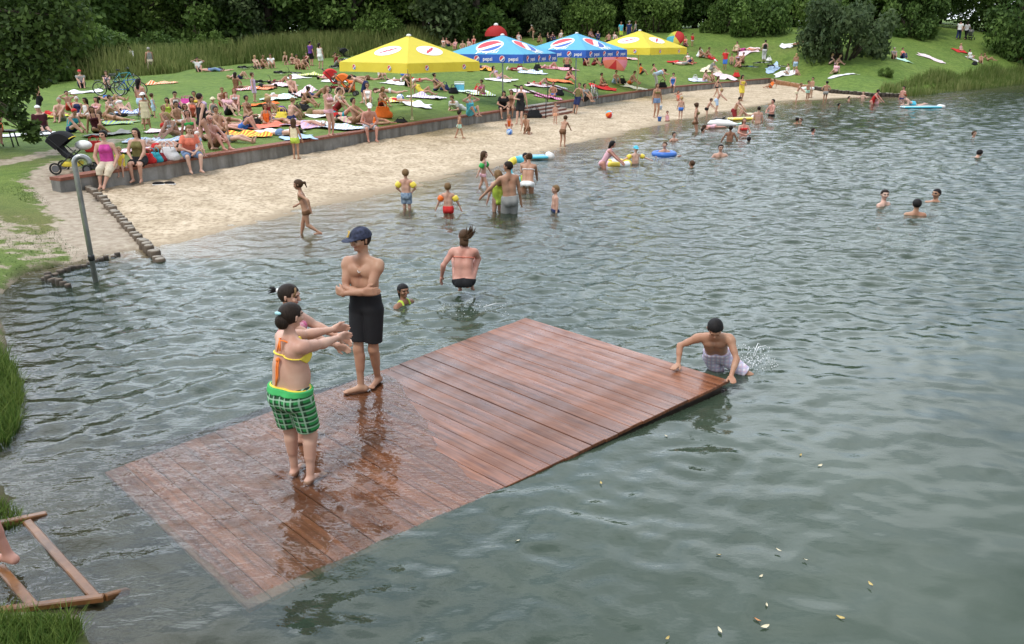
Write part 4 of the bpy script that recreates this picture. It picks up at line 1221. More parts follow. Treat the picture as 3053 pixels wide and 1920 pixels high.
        body = np.minimum(smin(T, s.Nk, .02), np.minimum(*s.legs))
        if kind == 'briefs':
            r = G.new(); addell(G, r, pel - up * .020 - fw * .004, [rt, fw, up], (.14 * f, .12 * f, .050), .01)
            return np.maximum(body - .004 - eps, r)
        if kind == 'bikinitop':
            b = s.coord(nb - up2 * .085, up2); 
            fr = s.coord(nb, fw2); band = np.maximum(np.abs(b) - ((.003 if s.hero else .008) + (.027 if s.hero else .022) * np.clip(fr / .04, 0, 1)), -9)
            st = np.minimum(np.abs(s.coord(nb, rt2) - .035), np.abs(s.coord(nb, rt2) + .035)) - .006
            st = np.maximum(st, np.maximum(np.abs(a2 + .035) - .05, -fr - .01))
            return np.maximum(smin(T, s.Nk, .02) - .004 - eps, np.minimum(band, st))
        if kind in ('suit', 'singlet'):
            r = G.new(); addcone(G, r, pel - up * .005, nb - up2 * .075, .085 * f, .105 * f, .01); addell(G, r, pel - up * .030, [rt, fw, up], (.075 * f, .12 * f, .045), .03)
            sx = np.minimum(np.abs(s.coord(nb, rt2) - .045), np.abs(s.coord(nb, rt2) + .045)) - .010
            r = np.maximum(r, a2 + .058)
            r = np.minimum(r, np.maximum(sx, np.maximum(a2 - .03, -a2 - .10)))
            return np.maximum(body - .004 - eps, r)
        if kind in ('tank', 'tee', 'shirt'):
            ex = .010 if kind == 'tank' else .015
            low = -.02
            w_ = np.maximum(T - ex - eps, np.maximum(low - a, a2 + .012))
            if kind == 'tank': w_ = np.maximum(w_, -(np.minimum(-.005 - a2, 1) + 9) if False else np.abs(s.coord(nb, rt2)) - (.088 - .35 * np.clip(a2 + .09, 0, .1)) - 0 * a2) if True else w_
            else:
                for i in (0, 1):
                    D = G.new(); sh_, e = s.sho[i], s.elb[i]; tl = .62 if kind == 'tee' else 1.0
                    addcone(G, D, sh_ , e, .040 * f ** .5 + eps * .5, .033 * f ** .5 + eps * .5, .01)
                    D = np.maximum(D, s.coord(sh_, nrm(e - sh_)) - s.ua * tl); w_ = smin(w_, D, .012)
            return w_
        if kind in ('dress', 'towel'):
            top = -.06 if kind == 'towel' else -.03
            w_ = np.maximum(T - .012 - eps, a2 - top)
            L0, L1 = s.legcone(0, .070 * g2, .058, .8), s.legcone(1, .070 * g2, .058, .8)
            return smin(w_, smin(L0, L1, .06), .02)
        raise ValueError(kind)
    def hair(s, kind):
        A = s.hA; x, y, z = A; h = s.hh; c = s.hc; G = s.G; v = G.vox
        D = G.new(); th = max(.045 * h, v * .5)
        if kind == 'bald': return None
        addell(G, D, c + z * h * .08 - y * h * .05, A, (h * .385 + th, h * .455 + th, h * .425 + th), .01)
        cy, cz = s.coord(c, y), s.coord(c, z)
        if kind in ('cap', 'hat'):
            D = np.maximum(D - .006, np.maximum(h * .10 - cz, -9))
            Bm = G.new(); addell(G, Bm, c + z * h * .13 + y * (h * .55 if kind == 'cap' else 0), A, (h * (.36 if kind == 'cap' else .72), h * (.42 if kind == 'cap' else .75), max(h * .045, v * .7)), .01)
            return smin(D, Bm, .008)
        if kind == 'scarf':
            D = np.maximum(D - .004, np.maximum(-h * .02 - cz + np.clip(cy, 0, 1) * 1.0, -9)); return D
        # hairline: face is left free
        cut = np.minimum(cy - h * .20 + .0, h * .24 - cz + (cy - h * .3) * .25)      # >0 in the face area
        D = np.maximum(D, cut)
        D = np.maximum(D, -(cz + h * (.22 if kind == 'short' else .30)) - np.clip(-cy - h * .1, 0, .03))
        D = np.maximum(D, np.where(cy > h * .05, h * (.02) - cz - 0.0, -9)) if kind == 'short' else D
        if kind in ('long', 'bob'):
            dn = V3(0, 0, -1) if abs(z[2]) > .3 else -z
            ln = .95 if kind == 'long' else .5
            for k in (-1, 0, 1):
                a = c - y * h * .30 + x * k * h * .2 - z * h * .05; b = a - z * h * .35 + dn * h * ln * .75 - y * h * (.05 + .1 * (k == 0))
                addcone(G, D, a, b, h * .24, h * .17, h * .1)
            for k in (-1, 1):
                addcone(G, D, c + x * k * h * .36 - y * h * .02 + z * h * .05, c + x * k * h * .37 - y * h * .12 - z * h * (.55 if kind == 'long' else .35), h * .10, h * .09, h * .06)
        if kind == 'pony':
            a = c - y * h * .48 + z * h * .08; addcone(G, D, a, a - y * h * .22 + z * h * .02, h * .13, h * .12, h * .06); addcone(G, D, a - y * h * .22, a - y * h * .30 - z * h * .5, h * .12, h * .06, h * .05)
        if kind == 'bun':
            addell(G, D, c - y * h * .5 + z * h * .22, A, (h * .2,) * 3, h * .06)
        return D
BODYC = {}
def face_slots(b, V, F):
    """0 skin, 1 eyes, 2 lips, 3 brows"""
    A = b.hA; c = b.hc; h = b.hh; fc = V[F].mean(1) - c
    x, y, z = fc @ A[0], fc @ A[1], fc @ A[2]; mi = np.zeros(len(F), int); fr = y > h * .22
    ax = np.abs(x)
    mi[fr & (((ax - h * .165) / (h * .075)) ** 2 + ((z - h * .02) / (h * .035)) ** 2 < 1)] = 1
    mi[fr & ((x / (h * .13)) ** 2 + ((z + h * .255) / (h * .035)) ** 2 < 1)] = 2
    mi[fr & (np.abs(ax - h * .17) < h * .11) & (np.abs(z - h * .105) < h * .022)] = 3
    return mi
def make_parts(key, pose, age, fem, fat, vox, garms, hair, hero=False):
    """returns {'body': mesh, garment: mesh, 'hair': mesh}; cached"""
    k0 = (key, age, fem, fat, vox)
    d = BODYC.setdefault(k0, {})
    need = [g for g in garms if g not in d] + ([('hair', hair)] if hair and ('hair', hair) not in d else [])
    if 'body' in d and not need: return d
    b = Body(pose, age, fem, fat, hero).fields(vox)
    if 'body' not in d:
        V, F = surface_nets(b.G, b.B)
        me = np_mesh('person', V, F, [None, None, None, None]); me.polygons.foreach_set('material_index', face_slots(b, V, F)); d['body'] = me
    for g in garms:
        if g in d: continue
        V, F = surface_nets(b.G, b.garment(g))
        d[g] = np_mesh(g, V, F, [None]) if len(F) else None
    if hair and ('hair', hair) not in d:
        D = b.hair(hair)
        if D is None: d[('hair', hair)] = None
        else:
            V, F = surface_nets(b.G, D); d[('hair', hair)] = np_mesh('hair', V, F, [None]) if len(F) else None
    return d

def skin_mat(name, c):
    m, t, b = nodes_of(name); tcn = N(t, 'TexCoord'); n = N(t, 'TexNoise', Scale=9., Detail=4.0); t.links.new(tcn.outputs['Object'], n.inputs['Vector'])
    r = N(t, 'ValToRGB'); e = r.color_ramp.elements; e[0].position = .3; e[1].position = .7
    e[0].color = (c[0] * .90, c[1] * .78, c[2] * .75, 1); e[1].color = (c[0] * 1.06, c[1] * 1.10, c[2] * 1.10, 1)
    t.links.new(n.outputs['Fac'], r.inputs[0]); t.links.new(r.outputs[0], b.inputs['Base Color'])
    b.inputs['Roughness'].default_value = .48; b.inputs['Specular IOR Level'].default_value = .35
    b.inputs['Subsurface Weight'].default_value = 0.
    return m
SKIN = {k: skin_mat('skin_' + k, c) for k, c in dict(pale=(.60, .40, .32), fair=(.52, .315, .235), rosy=(.52, .27, .21), tan=(.40, .225, .145), brown=(.25, .125, .075)).items()}
M_EYE = mat('eye_dark', (.03, .022, .018), .3); M_LIP = mat('lips', (.33, .12, .10), .5)
HC = dict(black=(.012, .010, .010), dark=(.020, .012, .008), brown=(.075, .040, .020), light=(.20, .12, .055), blond=(.42, .29, .13), grey=(.40, .38, .36), red=(.20, .055, .018), white=(.8, .79, .76),
          blue=(.05, .22, .55), pink=(.70, .35, .50), navy=(.015, .02, .055), yellow=(.72, .60, .10), cyan=(.09, .45, .62), straw=(.62, .50, .26), peach=(.72, .48, .30), redc=(.55, .04, .04))
CC = dict(black=(.012, .012, .014), white=(.80, .80, .80), red=(.55, .03, .03), darkred=(.22, .02, .025), maroon=(.06, .012, .018), orange=(.80, .17, .03), yellow=(.78, .62, .08), lime=(.45, .60, .08), green=(.05, .38, .08), olive=(.16, .14, .05),
          teal=(.03, .32, .40), cyan=(.10, .48, .62), blue=(.05, .16, .52), navy=(.02, .03, .10), denim=(.16, .24, .40), lightblue=(.42, .56, .75), purple=(.12, .04, .25), magenta=(.50, .06, .28), pink=(.75, .25, .32), rose=(.72, .42, .48),
          grey=(.26, .26, .25), lightgrey=(.55, .55, .56), beige=(.58, .50, .38), brown=(.16, .08, .04), mint=(.45, .70, .58), cream=(.74, .66, .46), coral=(.75, .20, .13), lilac=(.55, .42, .62), stripe=(.3, .3, .3))
def cloth(c): return mat('cloth_' + c, CC[c], .85, .10, 22., .15)
def haircol(c):
    nm = 'hair_' + c
    if nm in MATS: return MATS[nm]
    m, t, b = nodes_of(nm); tcn = N(t, 'TexCoord'); mp_ = N(t, 'Mapping'); mp_.inputs['Scale'].default_value = (170, 170, 16); t.links.new(tcn.outputs['Object'], mp_.inputs[0])
    n = N(t, 'TexNoise', Scale=1.0, Detail=3.0); t.links.new(mp_.outputs[0], n.inputs['Vector']); r = N(t, 'ValToRGB'); e = r.color_ramp.elements; e[0].position = .32; e[1].position = .68
    e[0].color = tuple(x * .55 for x in HC[c]) + (1,); e[1].color = tuple(min(1, x * 1.25) for x in HC[c]) + (1,); t.links.new(n.outputs['Fac'], r.inputs[0]); t.links.new(r.outputs[0], b.inputs['Base Color'])
    b.inputs['Roughness'].default_value = .6; b.inputs['Specular IOR Level'].default_value = .18; bn = N(t, 'Bump', Strength=.6, Distance=.008); t.links.new(n.outputs['Fac'], bn.inputs['Height']); t.links.new(bn.outputs[0], b.inputs['Normal']); MATS[nm] = m; return m
CHILDNAME = dict(suit='swimsuit', bikinitop='bikini_top', briefs='swim_briefs', longshorts='shorts', capri='trousers', pants='trousers', tee='shirt', tank='tank_top', towel='towel_wrap', trunks='swim_trunks')

# poses -------------------------------------------------------------
PO = {}
PO['stand'] = dict(hands=(.16, .03, .47), feet=(.06, 0, .035))
PO['relax'] = dict(hands=((.14, .06, .48), (-.17, .0, .48)), feet=((.06, .03, .035), (-.08, -.02, .035)), face=(.4, 1, -.1))
PO['back'] = dict(hands=((.15, .08, .5), (-.15, .08, .5)), face=(-.4, 1, 0))
PO['hips'] = dict(hands=(.10, .03, .56), epole=(1, -.3, 0), face=(-.6, 1, 0))
PO['cross'] = dict(hands=((-.05, .10, .66), (.06, .115, .645)), epole=(1, .1, -.8), feet=((.05, .02, .035), (-.075, 0, .035)))
PO['front'] = dict(hands=(.05, .17, .62), epole=(1, -.2, -.6), face=(0, 1, -.4))
PO['face'] = dict(hands=(.05, .12, .86), epole=(1, .2, -.5), feet=(.07, 0, .035))
PO['drink'] = dict(hands=((.06, .13, .84), (-.15, .05, .5)), epole=(1, .1, -.6))
PO['walk'] = dict(feet=((.05, .13, .035), (-.05, -.14, .06)), hands=((.15, -.12, .50), (-.15, .16, .53)), up=(0, .06, 1))
PO['run'] = dict(feet=((.05, .12, .035), (-.05, -.20, .12)), up=(0, .22, 1), hands=((.14, .14, .58), (-.16, -.10, .56)), kpole=(0, 1, .3), pel=(0, 0, .50))
PO['bendfwd'] = dict(pel=(0, -.06, .51), up=(0, .9, .42), hands=((.07, .42, .22), (-.07, .40, .24)), feet=((.07, 0, .035), (-.07, .04, .035)), head=(0, .9, .15))
PO['lean'] = dict(pel=(0, -.03, .51), up=(0, .45, .9), hands=(.10, .38, .50), feet=((.06, 0, .035), (-.06, -.05, .035)))
PO['reachl'] = dict(hands=((.16, .05, .48), (-.34, .14, .54)), up=(-.06, 0, 1), face=(-.9, .6, -.2))
PO['wide'] = dict(hands=((.40, .05, .66), (-.40, .05, .66)), epole=(0, -.3, -1))
PO['armband'] = dict(hands=(.24, .03, .52), epole=(1, -.4, .2))
PO['tread'] = dict(hands=(.30, .12, .70), epole=(0, -.5, -1), feet=(.07, .1, .1))
PO['tread2'] = dict(hands=(.26, .16, .70), epole=(0, -.5, -1), feet=(.07, .1, .1), face=(.8, 1, 0))
PO['swim'] = dict(pel=(0, -.25, .62), up=(0, .9, .42), hands=(.16, .30, .74), epole=(1, 0, -.3), head=(0, .25, 1), face=(0, 1, .1), feet=(.06, -.6, .5), fdir=(0, -1, -.2))
PO['phone'] = dict(hands=((.03, .16, .70), (-.06, .15, .66)), epole=(1, -.1, -.8), face=(0, 1, -.7), head=(0, .25, 1))
PO['ride'] = dict(pel=(0, -.12, .56), up=(0, .62, .78), hands=(.14, .30, .62), feet=((.06, .05, .12), (-.06, .12, .28)), head=(0, .3, 1), kpole=(0, 1, .2))
PO['sitknee'] = dict(pel=(0, 0, .075), up=(0, -.10, 1), feet=((.055, .30, .03), (-.055, .33, .03)), hands=((.05, .24, .20), (-.04, .25, .19)), kpole=(.1, .3, 1), epole=(1, 0, -.2))
PO['sitknee2'] = dict(pel=(0, 0, .075), up=(0, .12, 1), bend=(0, .25, 0), feet=((.07, .26, .03), (-.07, .30, .03)), hands=((.07, .28, .16), (-.07, .30, .13)), kpole=(.25, .2, 1), epole=(1, 0, -.2), face=(.2, 1, -.5))
PO['sitout'] = dict(pel=(0, 0, .075), up=(0, -.22, 1), feet=((.06, .47, .03), (-.05, .45, .03)), hands=(.14, -.16, .02), kpole=(.1, .3, 1), epole=(.3, -1, .3), fdir=(.1, .4, 1))
PO['sitlean'] = dict(pel=(0, 0, .075), up=(0, -.70, .8), feet=((.06, .46, .03), (-.05, .30, .03)), hands=(.14, -.28, .02), kpole=(.1, .3, 1), epole=(.4, -1, -.2), head=(0, -.1, 1), fdir=(.1, .7, .7))
PO['sitcross'] = dict(pel=(0, 0, .075), up=(0, .05, 1), feet=((-.07, .14, .03), (.07, .17, .03)), hands=((.10, .17, .12), (-.08, .19, .13)), kpole=(1, .4, .25), epole=(1, -.3, -.1), fdir=((-.8, .4, 0), (.8, .4, 0)))
PO['sitside'] = dict(pel=(0, 0, .075), up=(.12, -.05, 1), feet=((-.10, .10, .03), (-.22, .16, .03)), hands=((.20, -.05, .02), (-.08, .20, .10)), kpole=((.3, 1, .3), (-.2, 1, .3)), fdir=(-.8, .3, 0))
PO['sitfwd'] = dict(pel=(0, 0, .075), up=(0, .35, .95), bend=(0, .3, 0), feet=((.06, .42, .03), (-.06, .40, .03)), hands=((.06, .36, .10), (-.06, .33, .12)), kpole=(.2, .2, 1), face=(0, 1, -.6), fdir=(.1, .5, .9))
PO['sitarm'] = dict(pel=(0, 0, .075), up=(0, -.05, 1), feet=((.06, .33, .03), (-.07, .30, .03)), hands=((.12, .05, .46), (-.12, .05, .46)), kpole=(.2, .3, 1), epole=(1, .3, .1))
PO['kneel'] = dict(pel=(0, 0, .20), up=(0, .35, 1), feet=((.07, -.16, .04), (-.07, -.14, .04)), hands=(.08, .28, .12), kpole=(.2, 1, -.4), fdir=(0, -1, -.2), face=(0, 1, -.5))
PO['crouch'] = dict(pel=(0, 0, .17), up=(0, .45, 1), feet=((.09, .10, .035), (-.09, .12, .035)), hands=(.06, .30, .08), kpole=(.5, .6, 1), face=(0, 1, -.6))
PO['lieback'] = dict(pel=(0, 0, .06), up=(0, -1, .04), fwd=(0, 0, 1), feet=((.06, .47, .03), (-.05, .48, .03)), hands=(.14, .02, .03), kpole=(.1, 0, 1), head=(0, -1, .12), face=(0, .15, 1), fdir=(.3, .2, 1), epole=(1, 0, .1))
PO['lieknee'] = dict(pel=(0, 0, .06), up=(0, -1, .05), fwd=(0, 0, 1), feet=((.07, .26, .03), (-.06, .30, .03)), hands=((.12, -.05, .10), (-.16, .04, .03)), kpole=(.05, 0, 1), head=(0, -1, .15), face=(0, .2, 1), epole=(1, 0, .1))
PO['liefront'] = dict(pel=(0, 0, .065), up=(0, 1, .03), fwd=(0, 0, -1), feet=((.05, -.47, .05), (-.05, -.48, .05)), hands=((-.10, .42, .03), (.10, .42, .03)), kpole=(0, 0, -1), head=(0, 1, .1), face=(.6, 0, -.8), fdir=(0, -1, -.2), epole=(1, .3, 0))
PO['lieprop'] = dict(pel=(0, 0, .065), up=(0, .9, .32), bend=(0, -.1, .35), fwd=(0, .3, -.9), feet=((.05, -.47, .05), (-.05, -.46, .05)), hands=((.08, .34, .02), (-.08, .36, .02)), kpole=(0, 0, -1), head=(0, .35, 1), face=(.1, 1, -.1), fdir=(0, -1, -.2), epole=(.5, -.5, -1))
PO['lieside'] = dict(pel=(0, 0, .07), up=(0, -.95, .22), fwd=(1, 0, .25), feet=((.04, .44, .04), (.14, .40, .05)), hands=((.16, -.36, .05), (.22, -.05, .04)), kpole=(1, 0, .1), head=(0, -.6, .6), face=(1, .1, .3), fdir=(.6, .5, 0), epole=(.3, -1, 0))
PO['sitedge'] = dict(pel=(0, 0, .075), up=(0, .05, 1), feet=((.06, .25, -.19), (-.05, .22, -.20)), hands=((.06, .16, .10), (-.05, .17, .09)), kpole=(.1, 1, .3), epole=(1, -.4, -.3), face=(.1, 1, -.3))
PO['sitedge2'] = dict(pel=(0, 0, .075), up=(0, .02, 1), feet=((.10, .30, -.19), (.05, .34, -.19)), hands=((.10, .12, .08), (-.10, .12, .08)), kpole=(.1, 1, .3), epole=(1, -.4, -.3), face=(.5, 1, -.1))
PO['sitedge3'] = dict(pel=(0, 0, .075), up=(0, .35, 1), bend=(0, .2, 0), feet=((.08, .24, -.19), (-.08, .26, -.19)), hands=((.05, .20, .12), (-.04, .21, .10)), kpole=(.25, 1, .3), epole=(1, -.3, -.3), face=(.2, 1, -.3))
PO['leanwall'] = dict(pel=(0, 0, .50), up=(0, -.16, 1), feet=((.06, .18, .035), (-.05, .14, .035)), hands=((.04, .13, .64), (-.15, -.1, .45)), epole=(1, -.2, -.5), face=(-.5, 1, -.1))
PEOPLE = []
def person(label, pose, f, px, py, H, age=0., sex='m', skin='fair', hair=None, wear=(), group=None, on='lawn', sub=0., fat=1.0, vox=None, loc=None, flip=False, dz=0.):
    P = PO[pose]
    if loc is None:
        if on == 'water': loc = at(px, py, 0.); loc.z = -sub * H
        elif on == 'wall': loc = at(px, py, ZW + .02)
        else: loc = ground(px, py, on)
    loc = Vector(loc); loc.z += dz
    fem = 1 if sex == 'f' else 0
    d_ = math.hypot(loc.x, loc.y)
    if vox is None: vox = .0115 if d_ < 30 else .0145 if d_ < 48 else .019
    ga = [w.split(':') for w in wear]
    hk, hcol = (hair.split(':') if hair else (None, None))
    kinds = [g for g, _ in ga if g not in ('cap', 'hat', 'scarf')]
    parts = make_parts((pose,), P, age, fem, fat, vox, kinds, hk)
    for g, c in ga:
        if g in ('cap', 'hat', 'scarf'): make_parts((pose,), P, age, fem, fat, vox, [], g)
    o = bpy.data.objects.new('person', parts['body']); COL.objects.link(o)
    hm = haircol(hcol) if hcol and hcol in HC else haircol('brown')
    for i, m_ in enumerate((SKIN[skin], M_EYE, M_LIP, hm)):
        o.material_slots[i].link = 'OBJECT'; o.material_slots[i].material = m_
    o.location = loc; o.rotation_euler = (0, 0, R(180 + f)); o.scale = (-H if flip else H, H, H)
    tag(o, label, 'person', group)
    def child(me, nm, m_):
        if me is None: return
        c = bpy.data.objects.new(nm, me); COL.objects.link(c); c.parent = o
        c.material_slots[0].link = 'OBJECT'; c.material_slots[0].material = m_
    for g, c in ga:
        if g in ('cap', 'hat', 'scarf'): child(parts[('hair', g)], 'headscarf' if g == 'scarf' else g, cloth(c))
        else: child(parts[g], CHILDNAME.get(g, g), cloth(c) if c in CC else MATS[c])
    if hk and hk != 'bald': child(parts[('hair', hk)], 'hair', hm)
    PEOPLE.append(o)
    return o
